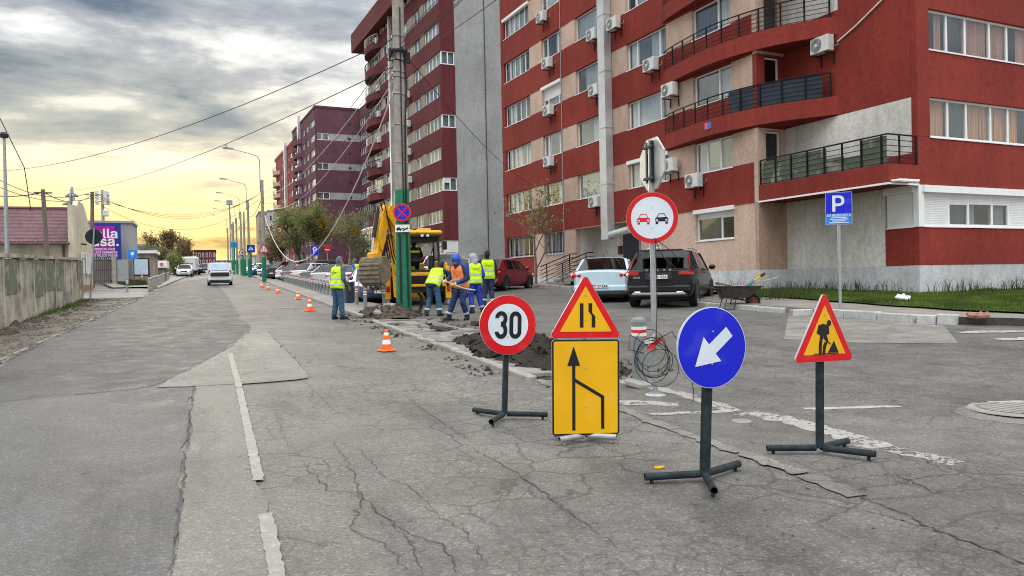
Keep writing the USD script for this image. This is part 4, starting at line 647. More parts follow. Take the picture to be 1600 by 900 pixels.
G().box(34.3, 95.9, 2, 44, 137.9, 33.5).build('interior_wall', 'purple_dark', PB, world=True) if 0 else G().box(35.2, 96, 2, 35.3, 137.9, 33.1).box(34, 95.8, 2, 48, 96.0, 33.2).box(34.15, 96, 33.2, 48, 138, 33.5).build('interior_wall', 'purple_dark', PB, world=True)
DB = slab_block('red apartment building at the far end of the row with a tall thin flue', 26.3, 163.0, 187.0, 31.0, 'far_red', [(163.6, 166.0), (167.4, 169.0), (172.5, 175.0), (177, 179)], 1, 10, 4.6, 2.63, 1.25, (181.0, 187.5, 'beige_stucco'), 170.6)
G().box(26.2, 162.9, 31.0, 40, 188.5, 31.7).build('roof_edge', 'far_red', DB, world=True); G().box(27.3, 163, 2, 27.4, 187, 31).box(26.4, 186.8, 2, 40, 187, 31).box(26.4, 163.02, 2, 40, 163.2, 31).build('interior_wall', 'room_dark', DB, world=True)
# ================================================================== SIGNS.  sign frame: x right, y up, z towards the reader
def face(par_or, T, layers, thick=.018, back='sign_back'):
    x0, y0, x1, y1 = par_or[1].bounds; bg = G()
    for q in (.3, .7): bg.poly(affinity.translate(disc(.006, 4), (x0 + x1)/2, y0 + (y1 - y0)*q), .0, .002*len(layers) + .003, T)
    bg.build('bolt', 'sign_back', par_or[0])
    """layers: (name, material, shape); each lies 2 mm proud of the last"""
    par, base = par_or; G().poly(base, -thick, 0, T).build('plate', back, par)
    for i, (nm, m, sh) in enumerate(layers): G().poly(sh, .0005, .002*(i + 1), T).build(nm, m, par)
SF = np.array([[1, 0, 0, 0], [0, 0, -1, 0], [0, 1, 0, 0], [0, 0, 0, 1.0]])   # stands the sign upright, facing -y
def up(z, y=0, lean=0): M = SF.copy(); M[2, 3] = z; M[1, 3] = y; return trimesh.transformations.rotation_matrix(A_(lean), [0, 1, 0]) @ M
def disc(r, n=64): return Point(0, 0).buffer(r, n)
def tri(side, rad): h = side*math.sqrt(3)/2; p = Polygon([(-side/2, -h/3), (side/2, -h/3), (0, 2*h/3)]); return p.buffer(-rad).buffer(rad, 16)
def textpoly(s, h, bold=True, sx=1.0):
    m = meshkit.text_mesh(s, h, .002, bold); V = m.vertices*[sx, 1, 1]; m = trimesh.Trimesh(V, m.faces, process=False); m.apply_translation([-(V[:, 0].min() + V[:, 0].max())/2, -(V[:, 1].min() + V[:, 1].max())/2, 0]); return m
def addtext(par, name, s, h, m, T, z=.004, bold=True, sx=1.0, at=(0, 0)):
    t = textpoly(s, h, bold, sx); t.apply_translation([at[0], at[1], z]); G().tm(t, T).build(name, m, par)
def stand(par, arms, m, post_top, post_r=.026, L=.42, tube=.027, y=0.0, square=True, lean=0):
    b = G()
    if square: b.rbox((0, y, (post_top + .05)/2), (post_r*2, post_r*2, post_top - .05), .006)
    else: b.tube([(0, y, .05), (0, y, post_top)], post_r, 12)
    Kl = trimesh.transformations.rotation_matrix(A_(lean), [0, 1, 0]); b.v = [v @ Kl[:3, :3].T for v in b.v]
    b.build('post', m, par)
    for a in arms:
        c, s = math.cos(A_(a)), math.sin(A_(a)); g = G(); n = 14
        g.tube([(c*.03, y + s*.03, .055), (c*L, y + s*L, .052)], tube, n, caps=False); g.tube([(c*L, y + s*L, .052), (c*(L - .06), y + s*(L - .06), .052)], tube*.82, n, caps=False)
        g.lathe([(tube*.82, 0), (tube, 0)], n, T=np.array([[0, -s, c, c*L], [0, c, s, y + s*L], [1, 0, 0, .052], [0, 0, 0, 1.0]])); g.tube([(c*(L - .05), y + s*(L - .05), .0), (c*(L - .05), y + s*(L - .05), .03)], .014, 8)
        g.build('base_leg', m, par)
RZ0 = -3.93     # facing back down the road
p = gp(788, 655)
t = thing('road_sign', 'round red-rimmed sign with the number 30 on a dark steel stand', 'road sign', p, RZ0 - 2)
stand(t, (235, -28, 118), 'dark_steel', 1.1, L=.44, lean=2.7); T = up(.955, -.05, 2.7)
face((t, disc(.30)), T, [('rim', 'sign_red', disc(.297)), ('white_field', 'sign_white', disc(.212))])
an = np.linspace(0, np.pi, 14)
ring0 = lambda w, h: [(w*math.cos(a), h - w + w*math.sin(a)) for a in an] + [(-w*math.cos(a), -h + w - w*math.sin(a)) for a in an]
d0 = Polygon(ring0(.036, .088)).exterior.buffer(.0165, 8)
top_ = [(-.036, .052)] + [(.036*math.cos(a), .052 + .036*math.sin(a)) for a in an[::-1]] + [(.036, .04), (.026, .014), (.0, .006)]; bot_ = [(.0, .006), (.026, -.004), (.037, -.03), (.037, -.052)] + [(.037*math.cos(a), -.052 - .037*math.sin(a)) for a in an]
d3 = unary_union([LineString(top_).buffer(.0165, 8, cap_style=2), LineString(bot_).buffer(.0165, 8, cap_style=2)])
G().poly(affinity.scale(unary_union([affinity.translate(d3, -.062, 0), affinity.translate(d0, .062, 0)]), 1.22, 1.32, origin=(0, 0)), .0005, .0065, T).build('lettering', 'sign_black', t)
p = gp(1101, 752)
t = thing('road_sign', 'round blue sign with a white arrow slanting down to the left', 'road sign', p, RZ0 + 0); stand(t, (165, 20, 243), 'dark_steel', 1.15, L=.44, post_r=.03, lean=2.9); T = up(.965, -.05, 2.9)
a_ = Polygon([(0.19, .0), (0.19, .043), (-.0, .043), (-.0, .115), (-.19, 0), (-.0, -.115), (-.0, -.043), (.19, -.043)]); a_ = affinity.rotate(a_, 42, origin=(0, 0)); a_ = affinity.translate(a_, 0, -.01)
face((t, disc(.29)), T, [('rim', 'sign_white', disc(.289)), ('blue_field', 'sign_blue', disc(.284)), ('arrow', 'sign_white', a_)])
p = gp(1281, 710)
t = thing('road_sign', 'red-rimmed yellow triangle with a digging man on a dark steel stand', 'road sign', p, RZ0 + 4); stand(t, (150, 12, -62), 'dark_steel', 1.0, L=.42, lean=1.2); T = up(.95, -.05, 1.2)
def strip(pts, w): return LineString(pts).buffer(w/2, 4, cap_style=1)
man = unary_union([Point(.045, .125).buffer(.024), Polygon([(-.065, .105), (-.03, .12), (.03, .112), (.038, .07), (.01, .02), (-.05, .015), (-.058, .06)]), strip([(-.035, .03), (-.05, -.05), (-.052, -.115)], .032), strip([(.0, .03), (.02, -.02), (-.005, -.06), (-.012, -.115)], .032), strip([(-.06, .1), (-.075, .05), (-.02, .03)], .024), strip([(.03, .1), (.035, .045), (-.02, .03)], .022), strip([(-.085, .055), (.06, -.045)], .009), Polygon([(.03, -.115), (.15, -.115), (.10, -.02)]), Polygon([(-.12, -.125), (.15, -.125), (.15, -.118), (-.12, -.118)])])
face((t, tri(.66, .03)), T, [('rim', 'sign_red', tri(.655, .03)), ('yellow_field', 'sign_yellow', tri(.46, .004)), ('symbol', 'sign_black', affinity.translate(man, 0, -.005))])
p = gp(914, 690)
t = thing('road_sign', 'yellow lane-closure board under a red-rimmed lane narrowing triangle', 'road sign', p, -19); stand(t, (207, -25, 40, 155), 'galvanised', 1.45, L=.28, square=False, post_r=.024, lean=1); T = up(1.105, -.045, 1)
n1 = unary_union([sbox(-.055, -.095, -.022, .155), Polygon([(.025, .155), (.058, .155), (.058, .06), (.088, .02), (.088, -.095), (.055, -.095), (.055, .03), (.025, .07)])])
face((t, tri(.655, .03)), T, [('rim', 'sign_red', tri(.645, .028)), ('yellow_field', 'sign_yellow', tri(.46, .004)), ('symbol', 'sign_black', affinity.translate(affinity.scale(n1, .95, .85), 0, -.02))])
T = up(.485, -.045, 1); rb = sbox(-.30, -.42, .30, .42).buffer(-.03).buffer(.03)
n2 = unary_union([sbox(-.122, -.375, -.094, .24), Polygon([(-.165, .19), (-.051, .19), (-.108, .36)]), LineString([(-.108, .07), (.148, -.085), (.148, -.365)]).buffer(.014, cap_style=2, join_style=2)])
face((t, rb), T, [('rim', 'sign_black', rb.buffer(-.002)), ('yellow_field', 'sign_yellow', rb.buffer(-.017)), ('symbol', 'sign_black', n2)])
# no-overtaking sign under the back of an octagonal sign
p = gp(1024, 617)
NP = thing('sign_post', 'galvanised post with a no-overtaking sign below the back of an octagonal sign', 'road sign', p, -34); g = G(); g.tube([(0, 0, 0), (0, 0, 3.0)], .032, 14); g.lathe([(0, .025), (.1, .022), (.13, .0)], 16); g.build('post', 'galvanised', NP)
T = up(2.085, -.05)
def carsym(x):
    b = unary_union([Polygon([(-.075, -.03), (.075, -.03), (.075, .005), (.06, .018), (-.06, .018), (-.075, .005)]), Polygon([(-.07, -.06), (-.04, -.06), (-.04, -.035), (-.07, -.035)]), Polygon([(.04, -.06), (.07, -.06), (.07, -.035), (.04, -.035)]), Polygon([(-.056, .018), (-.034, .062), (.034, .062), (.056, .018), (.047, .018), (.029, .055), (-.029, .055), (-.047, .018)])]); b = b.difference(sbox(-.068, -.022, -.04, -.004)).difference(sbox(.04, -.022, .068, -.004)).difference(sbox(-.075, -.036, .075, -.032)); return affinity.translate(b, x, -.015)
face((NP, disc(.30)), T, [('rim', 'sign_red', disc(.297)), ('white_field', 'sign_white', disc(.245)), ('red_car', 'sign_red', carsym(-.10)), ]); G().poly(carsym(.11), .0005, .006, T).build('black_car', 'sign_black', NP)
oc = affinity.rotate(Point(0, 0).buffer(.325, 2), 22.5); TT = np.eye(4); TT[:3, :3] = trimesh.transformations.rotation_matrix(A_(116), [0, 0, 1])[:3, :3]; T8 = TT @ up(2.72, -.03); T8[:3, 3] += [.0, .0, 0]
face((NP, oc), T8, [('rim', 'sign_red', oc.buffer(-.01))], thick=.022)
g = G()
for sx in (-.045, .06): g.box(sx - .02, -.22, -.06, sx + .02, .26, -.024, T8)
for z in (-.17, .2): g.box(-.12, z - .015, -.075, .12, z + .015, -.05, T8)
g.build('clamp_rail', 'dark_steel', NP)
# loops of cable and tape on the post
t = thing('cable_coil', 'coil of thin black cable hanging on the sign post beside the bollard', 'cable', p, -34); g = G(); r = np.random.default_rng(3)
for i in range(7): c = np.array([-.02 + r.normal(0, .04), -.07 - .012*i, .43 + r.normal(0, .04)]); rx, rz = r.uniform(.16, .22), r.uniform(.18, .25); g.tube([c + [rx*math.cos(a), .02*math.sin(3*a + i), rz*math.sin(a)] for a in np.linspace(0, 2*np.pi, 30)], .0045, 5)
g.tube([(.0, -.08, .65), (.2, -.12, .75), (.36, -.2, .5), (.42, -.3, .1), (.4, -.45, -.05)], .006, 5); g.tube([(-.1, -.08, .6), (-.28, -.1, .72), (-.3, -.1, .55), (-.12, -.1, .5)], .006, 5); g.tube([(.03, -.05, 1.85), (.04, -.06, 1.2), (.02, -.06, .6)], .005, 5)
g.tube([(.02, -.05, 1.85), (.12, -.1, 1.62), (.25, -.1, 1.5), (.3, -.1, 1.58), (.2, -.08, 1.7), (.05, -.05, 1.82)], .005, 5); g.build('cable', 'cable_black', t)
t = thing('barrier_tape', 'knot of red and white barrier tape tied round the sign post', 'tape', p, -34); r = np.random.default_rng(4)
for i in range(9):
    g = G(); a = r.uniform(0, 6.3, 3); q = [np.array([.05*math.cos(k) - .02, -.05 + .04*math.sin(k), .62 + r.normal(0, .035)]) + r.normal(0, .03, 3) for k in a]; w = np.array([0, 0, .04]); g.grid(np.array([[v - w/2 for v in q], [v + w/2 for v in q]])); g.build('tape_strip', 'tape_red' if i % 2 else 'band_white', t)
# parking sign
p = gp(1313, 482, .15)
t = thing('road_sign', 'blue parking sign with a white P and lighter blue panel on a thin post', 'road sign', p, -42); G().tube([(0, 0, 0), (0, 0, 2.7)], .034, 12).build('post', 'galvanised', t); T = up(2.35, -.045)
face((t, sbox(-.29, -.38, .29, .38).buffer(-.02).buffer(.02)), T, [('blue_field', 'sign_blue', sbox(-.28, -.12, .28, .37)), ]); G().poly(sbox(-.28, -.37, .28, -.122), .0005, .002, T).build('lower_panel', 'sign_sky', t)
addtext(t, 'lettering', 'P', .36, 'sign_white', T, .005, True, 1.0, (-.01, .115)); addtext(t, 'lettering', 'DE RESEDINTA', .055, 'sign_white', T, .005, True, .95, (0, -.165))
for z, w in ((-.215, .34), (-.255, .4), (-.295, .3), (-.335, .44)): G().poly(sbox(-w/2, z - .009, w/2, z + .009), .0005, .004, T).build('text_line', 'sign_white', t)

# ================================================================== BOLLARDS, CONES
def make_bollard(label, group, h=.78):
    t = thing('bollard', label, 'bollard', group=group); G().lathe([(.0, h), (.035, h - .005), (.055, h - .03), (.062, h - .06), (.062, h - .12)], 14).lathe([(.062, h - .24), (.06, .12), (.09, .03), (.1, 0)], 14).build('post', 'bollard_grey', t)
    for i, m in enumerate(('band_white', 'band_red', 'band_white')): G().lathe([(.063, h - .12 - .04*i), (.063, h - .16 - .04*i)], 14).build('band', m, t)
    return t
ORD = ['nearest', 'second', 'third', 'fourth', 'fifth', 'sixth', 'seventh', 'eighth', 'ninth', 'tenth', 'eleventh', 'twelfth', 'thirteenth', 'fourteenth', 'fifteenth', 'sixteenth', 'seventeenth', 'eighteenth', 'nineteenth', 'twentieth', 'twenty-first', 'twenty-second', 'twenty-third', 'twenty-fourth', 'twenty-fifth', 'twenty-sixth', 'twenty-seventh', 'twenty-eighth', 'twenty-ninth', 'thirtieth', 'thirty-first', 'thirty-second', 'thirty-third', 'thirty-fourth']
bo = make_bollard('nearest bollard of the row before the parked cars, beside the excavator leg', 'bollards before the parked cars')
BP = [gp(638, 481), gp(592, 480), gp(570, 483), gp(558, 477)] ; s_, t_ = 29.0, 4.62; bq = []
BP = [gp(638, 481), gp(600, 483), gp(571, 487), gp(558, 480), gp(547, 476), gp(538, 474)]
for i in range(26): BP.append(stz(32.4 + 1.35*i, 4.75 + .01*i))
for i, q in enumerate(BP):
    if i == 0: place(bo, q, 0)
    else: thing('bollard', f'{ORD[i]} bollard from the excavator in the row before the parked cars', 'bollard', q, 0, 'bollards before the parked cars', ref=bo)
t = thing('service_post', 'dark square service post in the bollard row right of the man', 'post', gp(546, 477), 10); G().rbox((0, 0, .42), (.3, .24, .84), .02).build('casing', 'navy_sheet', t); G().rbox((0, 0, .85), (.32, .26, .03), .01).build('cap', 'black_plastic', t)
p = gp(1000, 603); t = thing('bollard', 'lone grey bollard with red band beside the no-overtaking sign post', 'bollard', p, 0, tilt=(2, -1.5)); h = .88
G().lathe([(0, h), (.05, h - .008), (.085, h - .03), (.095, h - .06), (.095, h - .12)], 18).lathe([(.095, h - .24), (.095, .1), (.1, .02), (.1, 0)], 18).build('post', 'bollard_grey', t)
for i, m in enumerate(('band_white', 'band_red', 'band_white')): G().lathe([(.097, h - .12 - .04*i), (.097, h - .16 - .04*i)], 18).build('band', m, t)
G().rbox((-.05, -.06, .04), (.3, .28, .1), .03, 20, tilt=(8, 5)).build('broken_footing', 'kerb_stone', t)
def make_cone(label):
    t = thing('traffic_cone', label, 'traffic cone', group='orange traffic cones along the works'); rf = lambda z: .115 - (.115 - .03)*(z - .04)/.41
    G().rbox((0, 0, .02), (.30, .30, .04), .015).build('base', 'cone_orange', t)
    for a, b, m in ((.035, .15, 'cone_orange'), (.15, .24, 'cone_white'), (.24, .33, 'cone_orange'), (.33, .385, 'cone_white'), (.385, .45, 'cone_orange')): G().lathe([(rf(a), a), (rf(b), b)] + ([(0, b)] if b > .44 else []), 18).build('cone_band', m, t)
    return t
CL = [((604, 549), 'nearest orange and white cone, alone on the road before the green pole'), ((484, 486), 'orange and white cone, second nearest along the kerb'), ((466, 468), 'orange cone, third along the kerb from the near end'), ((434, 458), 'small orange cone, fourth along the kerb'), ((419, 453), 'far orange cone, second last along the kerb'), ((409, 449), 'furthest orange cone by the kerb near the street lamp')]
cn = None
for q, lb in CL:
    if cn is None: cn = make_cone(lb); place(cn, gp(*q), 15, sc=.88)
    else: thing('traffic_cone', lb, 'traffic cone', gp(*q), 30*len(lb), 'orange traffic cones along the works', ref=cn, sc=1.0 if q[0] > 480 else .95)

# ================================================================== SOIL, RUBBLE, WHEELBARROW
def heap(name, label, cs, ct, ls, lt, h, m, seed, kind=None, n=70):
    U = np.linspace(-1, 1, n); V = np.zeros((n, n, 3))
    S, Tt = np.meshgrid(cs + ls*U, ct + lt*U, indexing='ij'); X = S*RD[0] + Tt*RN[0]; Y = S*RD[1] + Tt*RN[1]
    P = np.stack([X, Y, np.zeros_like(X)], -1); rad = np.hypot(*np.meshgrid(U, U, indexing='ij')); rad = rad*(1 + .45*(meshkit.fbm(P*1.3 + seed, 3, seed) - .5)); f = np.clip(1 - rad, 0, 1)**.65
    z = f*h*(.35 + 1.1*meshkit.fbm(P*1.9, 3, seed + 5)) + (f > .02)*.11*(meshkit.fbm(P*7, 4, seed + 9) - .45)*np.clip(f*3, 0, 1) - .03*(f <= .02)
    V = np.stack([X, Y, gz(X, Y) + z], -1); c = stz(cs, ct); t = thing(name, label, 'soil', c); g = G(); g.grid(V)
    if np.cross(V[1, 0] - V[0, 0], V[0, 1] - V[0, 0])[2] < 0: g.f = [x[:, ::-1] for x in g.f]
    g.build('earth', m, t, smooth=60, world=True)
    r = np.random.default_rng(seed); g = G()
    for i in range(420):
        a, b = r.uniform(-1, 1, 2)
        if math.hypot(a, b) > 1.05: continue
        i0, j0 = int((a + 1)/2*(n - 1)), int((b + 1)/2*(n - 1)); i0, j0 = min(max(i0, 0), n - 1), min(max(j0, 0), n - 1); q = V[i0, j0]; rad_ = abs(r.normal(.0, .035)) + .012; ico = r.normal(0, 1, (9, 3)); ico /= np.linalg.norm(ico, axis=1, keepdims=True); g.hull(q + ico*rad_*r.uniform(.6, 1.3, (9, 1)))
    g.build('clods', m, t, world=True, kind='stuff'); return t
heap('soil_heap', 'long dark heap of dug earth behind the 30 sign and yellow board', 12.1, 4.8, 2.9, .95, .36, 'soil', 3)
heap('soil_heap', 'brown earth mound at the foot of the green pole by the kerb', 22.6, 4.75, 1.6, .85, .34, 'soil_light', 8)
def slabpiece(name, label, q, size, rz, tilt, m='paving_dark', dz=.02, group=None):
    t = thing(name, label, 'broken slab', q + np.array([0, 0, dz]), rz, group, tilt=tilt); r = np.random.default_rng(int(q[0]*100) % 999); a, b, c = np.array(size)/2; pts = [(x*a + r.normal(0, .03), y*b + r.normal(0, .03)) for x, y in ((-1, -1), (-.2, -1.08), (1, -.9), (1.05, .3), (.6, 1), (-.9, .9))]; G().poly(Polygon(pts).buffer(0), -c, c).build('piece', m, t)
slabpiece('broken_slab', 'large tilted asphalt slab lying on the earth mound by the kerb', gp(606, 494), (1.7, .5, .07), 62, (10, -8), 'kerb_stone', .2)
for i, (px, py, sx, sy, rz, tl, m, lb) in enumerate([(700, 515, .7, .4, 30, (14, 10), 'paving_dark', 'broken slab leaning on earth right of the green pole'), (676, 508, .5, .35, 80, (-10, 14), 'paving', 'broken slab by the feet of the bending worker'), (731, 521, .5, .35, 10, (4, 5), 'kerb_stone', 'pale broken block left of the dark earth heap'), (690, 519, .6, .3, 120, (18, -6), 'crack_dark', 'dark broken asphalt lump between pole and earth heap'), (640, 513, .5, .4, 40, (3, 4), 'paving', 'loose slab just before the green pole'), (715, 527, .35, .3, 70, (6, 8), 'paving_dark', 'small broken slab before the earth heap'), (752, 508, .5, .2, 15, (2, 2), 'crack_dark', 'flat dark asphalt piece beside the shoveller'), (745, 530, .4, .25, 33, (9, -7), 'soil', 'dark clod slab at the left tip of the earth heap')]): slabpiece('broken_slab', lb, gp(px, py), (sx, sy, .08), rz, tl, m, .06)
t = thing('plastic_bag', 'crumpled white plastic bag on the grass below the parking sign', 'litter', gp(1409, 470, .2), 20); r = np.random.default_rng(2); g = G(); [g.hull(r.normal(0, 1, (14, 3))*[.07, .05, .045] + [r.uniform(-.2, .2), r.uniform(-.08, .08), .07]) for _ in range(12)]; g.build('bag', 'plastic_bag', t)
t = thing('litter', 'scrap of white paper on the ground behind the bending worker', 'litter', gp(702, 490), 20); v = r.normal(0, 1, (30, 3))*[.08, .06, .03] + [0, 0, .04]; G().hull(v).build('paper', 'plastic_bag', t)
t = thing('rubble', 'small pile of broken brick on the right-hand footway', 'rubble', gp(1530, 497, .15), 0)
for i in range(6): G().rbox((r.normal(0, .16), r.normal(0, .1), .05), (.2, .1, .07), .01, r.uniform(0, 180), tilt=(r.normal(0, 15), r.normal(0, 15))).build('brick', 'brick_rubble', t)
t = thing('fallen_leaf', 'yellow fallen leaf at the left leg of the blue sign stand', 'leaf', gp(1030, 731), 20); G().poly(affinity.scale(disc(.05, 5), 1, .7), .004, .007).build('blade', 'leaf_litter', t)
t = thing('manhole_cover', 'round iron manhole cover in the patched concrete at right', 'manhole', gp(1592, 640), 0)
for i in range(9): w = math.sqrt(max(.36**2 - (.08*(i - 4))**2, .01)); G().box(-w, .08*(i - 4) - .028, .01, w, .08*(i - 4) + .028, .022).build('bar', 'concrete_pole', t)
G().lathe([(.36, .014), (.44, .014), (.46, .0)], 28).build('frame', 'kerb_stone', t)
t = thing('manhole_cover', 'small dark valve cover in the road right of the blue sign', 'manhole', gp(1158, 658), 0); G().lathe([(0, .008), (.09, .008), (.1, .0)], 20).build('lid', 'concrete_pole', t)
# wheelbarrow: x towards its wheel
p = gp(1150, 483); WB = thing('wheelbarrow', 'old black wheelbarrow with a rusty red wheel by the white kerb', 'wheelbarrow', p, -24)
o = [(-.55, -.32, .62), (.62, -.32, .60), (.62, .32, .60), (-.55, .32, .62)]; i_ = [(-.32, -.22, .3), (.28, -.22, .3), (.28, .22, .3), (-.32, .22, .3)]; g = G(); V8 = np.array(o + i_); g.add(V8, [[0, 1, 5, 4], [1, 2, 6, 5], [2, 3, 7, 6], [3, 0, 4, 7], [4, 5, 6, 7]]); g.add(V8*[.97, .97, 1] + [0, 0, .012], [[4, 5, 1, 0], [5, 6, 2, 1], [6, 7, 3, 2], [7, 4, 0, 3], [7, 6, 5, 4]]); g.build('tray', 'barrow_black', WB); G().tube([np.array(q) for q in o + o[:1]], .014, 6).build('rim', 'barrow_black', WB)
for s in (-1, 1): G().tube([(-1.0, .26*s, .66), (-.6, .24*s, .56), (.0, .18*s, .28), (.42, .06*s, .2)], .017, 7).build('handle', 'barrow_black', WB); G().tube([(-.3, .2*s, .3), (-.38, .24*s, .0), (-.12, .22*s, .0), (-.05, .19*s, .28)], .015, 6).build('leg', 'barrow_black', WB)
g = G(); a = np.linspace(0, 2*np.pi, 25); g.tube([(.46 + .16*math.cos(q), 0, .2 + .16*math.sin(q)) for q in a], .045, 8, caps=False); w = g.build('wheel', 'rubber', WB); G().lathe([(0, -.03), (.12, -.03), (.135, 0), (.12, .03), (0, .03)], 16, (.46, 0, .2), axis='y').build('rim', 'rust', w)
for lb, a, b, m, rr_ in (('wooden tool handle sticking up steeply from the wheelbarrow', (.1, -.05, .55), (.72, -.1, 1.0), 'wood_tool', .018), ('wooden tool handle lying low over the wheelbarrow front', (.2, .1, .6), (1.15, .05, .82), 'wood_tool', .016)):
    q = thing('tool_handle', lb, 'tool', p, -24); G().tube([a, b], rr_, 8).build('shaft', m, q)
q = thing('spirit_level', 'blue and yellow tool with black grip lying in the wheelbarrow', 'tool', p, -24)
for a, b, m in (((.25, .0, .58), (.5, -.02, .75), 'paint_teal'), ((.5, -.02, .75), (.66, -.03, .86), 'paint_yellow'), ((.66, -.03, .86), (.78, -.04, .94), 'black_plastic')): G().tube([a, b], .034, 8).build('section', m, q)
q = thing('shovel', 'dark shovel blade lying at the handle end of the wheelbarrow', 'tool', p, -24); G().hull([(-.5, -.1, .66), (-.1, -.14, .62), (-.5, .1, .66), (-.1, .12, .62), (-.55, 0, .72), (-.5, 0, .74)]).build('blade', 'barrow_black', q); G().tube([(-.1, 0, .63), (.5, .02, .62)], .016, 6).build('shaft', 'wood_tool', q)

# ================================================================== CARS: x forward, y left
def car(name, label, p, rz, paint, L=4.4, W=1.8, H=1.48, kind='sedan', group=None, plate=None, detail=1, tail='tail_red', sc=1.0, cat='car'):
    t = thing(name, label, cat, p, rz, group, sc=sc); w = W/2; a = L/2; bz = .64*H if kind not in ('suv',) else .62*H
    K = {'sedan': dict(tl=.70*H, xg=-a + .62, xr=-a + 1.35, xw=.42, xc=1.22, hood=.62*H, nose=.50*H),
         'hatch': dict(tl=.66*H, xg=-a + .12, xr=-a + .75, xw=.35, xc=1.15, hood=.63*H, nose=.5*H),
         'suv': dict(tl=.66*H, xg=-a + .16, xr=-a + .72, xw=.35, xc=1.18, hood=.64*H, nose=.54*H),
         'van': dict(tl=.60*H, xg=-a + .06, xr=-a + .26, xw=.75, xc=1.45, hood=.6*H, nose=.46*H)}[kind]
    zl = .2*H/1.48 if kind != 'suv' else .27
    zb = {'sedan': .655*H, 'hatch': .655*H, 'suv': .66*H, 'van': .58*H}[kind]
    wr = w*(.74 if kind != 'van' else .86); S = []
    def stn(x, top, half, belt=None, wt=None, lo=zl): S.append((x, lo, belt if belt is not None else top - .07, top, half, wt if wt is not None else half*.9))
    stn(-a, K['tl'] - .06, w*.84, lo=zl + .16); stn(-a + .06, K['tl'] - .01, w*.93, lo=zl + .05); n0 = len(S)
    if kind in ('sedan',): stn(K['xg'] - .02, K['tl'] + .01, w*.985, wt=w*.86)
    stn(K['xg'], K['tl'] + .015, w*.985, zb - .0 if kind != 'sedan' else zb, wt=w*.86); ig = len(S) - 1
    stn(K['xr'], H - .035, w, zb, wr); ir = len(S) - 1
    xq = K['xr'] + (.25 if kind == 'hatch' else .35 if kind != 'van' else 1.5); stn(xq, H - .008, w, zb, wr); iq = len(S) - 1
    xb = (xq + K['xw'])/2; stn(xb - .05, H, w, zb, wr); stn(xb + .05, H, w, zb, wr); ib = len(S) - 1
    stn(K['xw'], H - .03, w, zb - .01, wr); iw = len(S) - 1
    stn(K['xc'], K['hood'] + .03, w*.985, zb - .035, w*.8); ic = len(S) - 1
    stn(K['xc'] + .05, K['hood'] + .015, w*.98, wt=w*.84); stn((K['xc'] + a)/2, K['hood'] - .03, w*.965, wt=w*.8); stn(a - .28, K['nose'] + .07, w*.92, wt=w*.76); stn(a - .06, K['nose'] - .06, w*.80, wt=w*.7, lo=zl + .04); stn(a, K['nose'] - .16, w*.68, wt=w*.6, lo=zl + .12)
    R_ = []
    for x, lo, be, tp, hw, wt in S:
        be = min(be, tp - .02); ring = [(0, lo), (hw*.82, lo), (hw*.96, lo + .1), (hw, lo + (be - lo)*.45), (hw*.995, lo + (be - lo)*.72), (hw*.965, be), (wt + .03, tp - .05) if tp - be > .12 else (hw*.93, tp - .035), (wt*.86, tp - .005), (wt*.45, tp + .012), (0, tp + .015)]
        R_.append(ring + [(-y, z) for y, z in ring[-2:0:-1]])
    V = np.array([[(S[i][0], y, z) for y, z in R_[i]] for i in range(len(S))]); n = V.shape[1]; bf, gf, sf = [], [], []
    top = set(range(6, 12)); side = {5, 12}
    for i in range(len(S) - 1):
        for j in range(n):
            q = (i*n + j, (i + 1)*n + j, (i + 1)*n + (j + 1) % n, i*n + (j + 1) % n)
            if (i == iw or (i == ig and kind != 'van')) and j in top: gf.append(q)
            elif j in side and kind != 'van' and i in (iq, ib, iw): sf.append(q)
            elif j in side and kind == 'van' and i in (ib, iw): sf.append(q)
            elif j in side and kind in ('suv', 'hatch') and i == ir: sf.append(q)
            else: bf.append(q)
    VV = V.reshape(-1, 3); e0 = np.cross(V[5, 4] - V[4, 4], V[4, 5] - V[4, 4]); flip = e0[1]*V[4, 4][1] < 0
    if flip: bf, gf, sf = [q[::-1] for q in bf], [q[::-1] for q in gf], [q[::-1] for q in sf]
    g = G(); g.add(VV, bf)
    e = len(VV); cap = [(0, k + 1, k) for k in range(1, n - 1)]; g.add(V[0], cap); g.add(V[-1], [(0, k, k + 1) for k in range(1, n - 1)])
    # pillars along the edges of the glass
    for s_ in (0, 1):
        def P(i, j): return V[i, j if not s_ else (n - j) % n]
        for i in (ig, iw): g.tube([P(i, 6), P(i + 1, 6)], .035 if i == iw else .05, 6)
        if kind in ('suv', 'hatch'): g.tube([P(ir, 5), P(ir, 6)], .05, 6); g.tube([P(iq, 5), P(iq, 6)], .03, 5)
    g.build('body', paint, t, smooth=38)
    used = lambda F: (np.array(F))
    G().add(VV, gf).build('windscreen', 'car_glass', t, smooth=30); [G().add(VV, [q for q in sf if VV[list(q), 1].sum()*s_ > 0]).build('side_window', 'car_glass', t, smooth=30) for s_ in (-1, 1)]
    # dark cabin so the glass has depth behind it
    g = G(); g.rbox(((K['xr'] + K['xw'])/2, 0, zb - .18), (K['xw'] - K['xr'] + .7, w*1.5, .3), .05)
    for x in (xb + .25, xq + .1):
        for y in (-.38, .38): g.rbox((x, y*w/.9, zb + .12), (.14, .46, .55), .05, tilt=(0, -10))
    g.build('seats', 'black_plastic', t)
    # wheels and arches
    wr_ = .335 if kind != 'suv' else .375; xf, xrr = a - .86, -a + .80
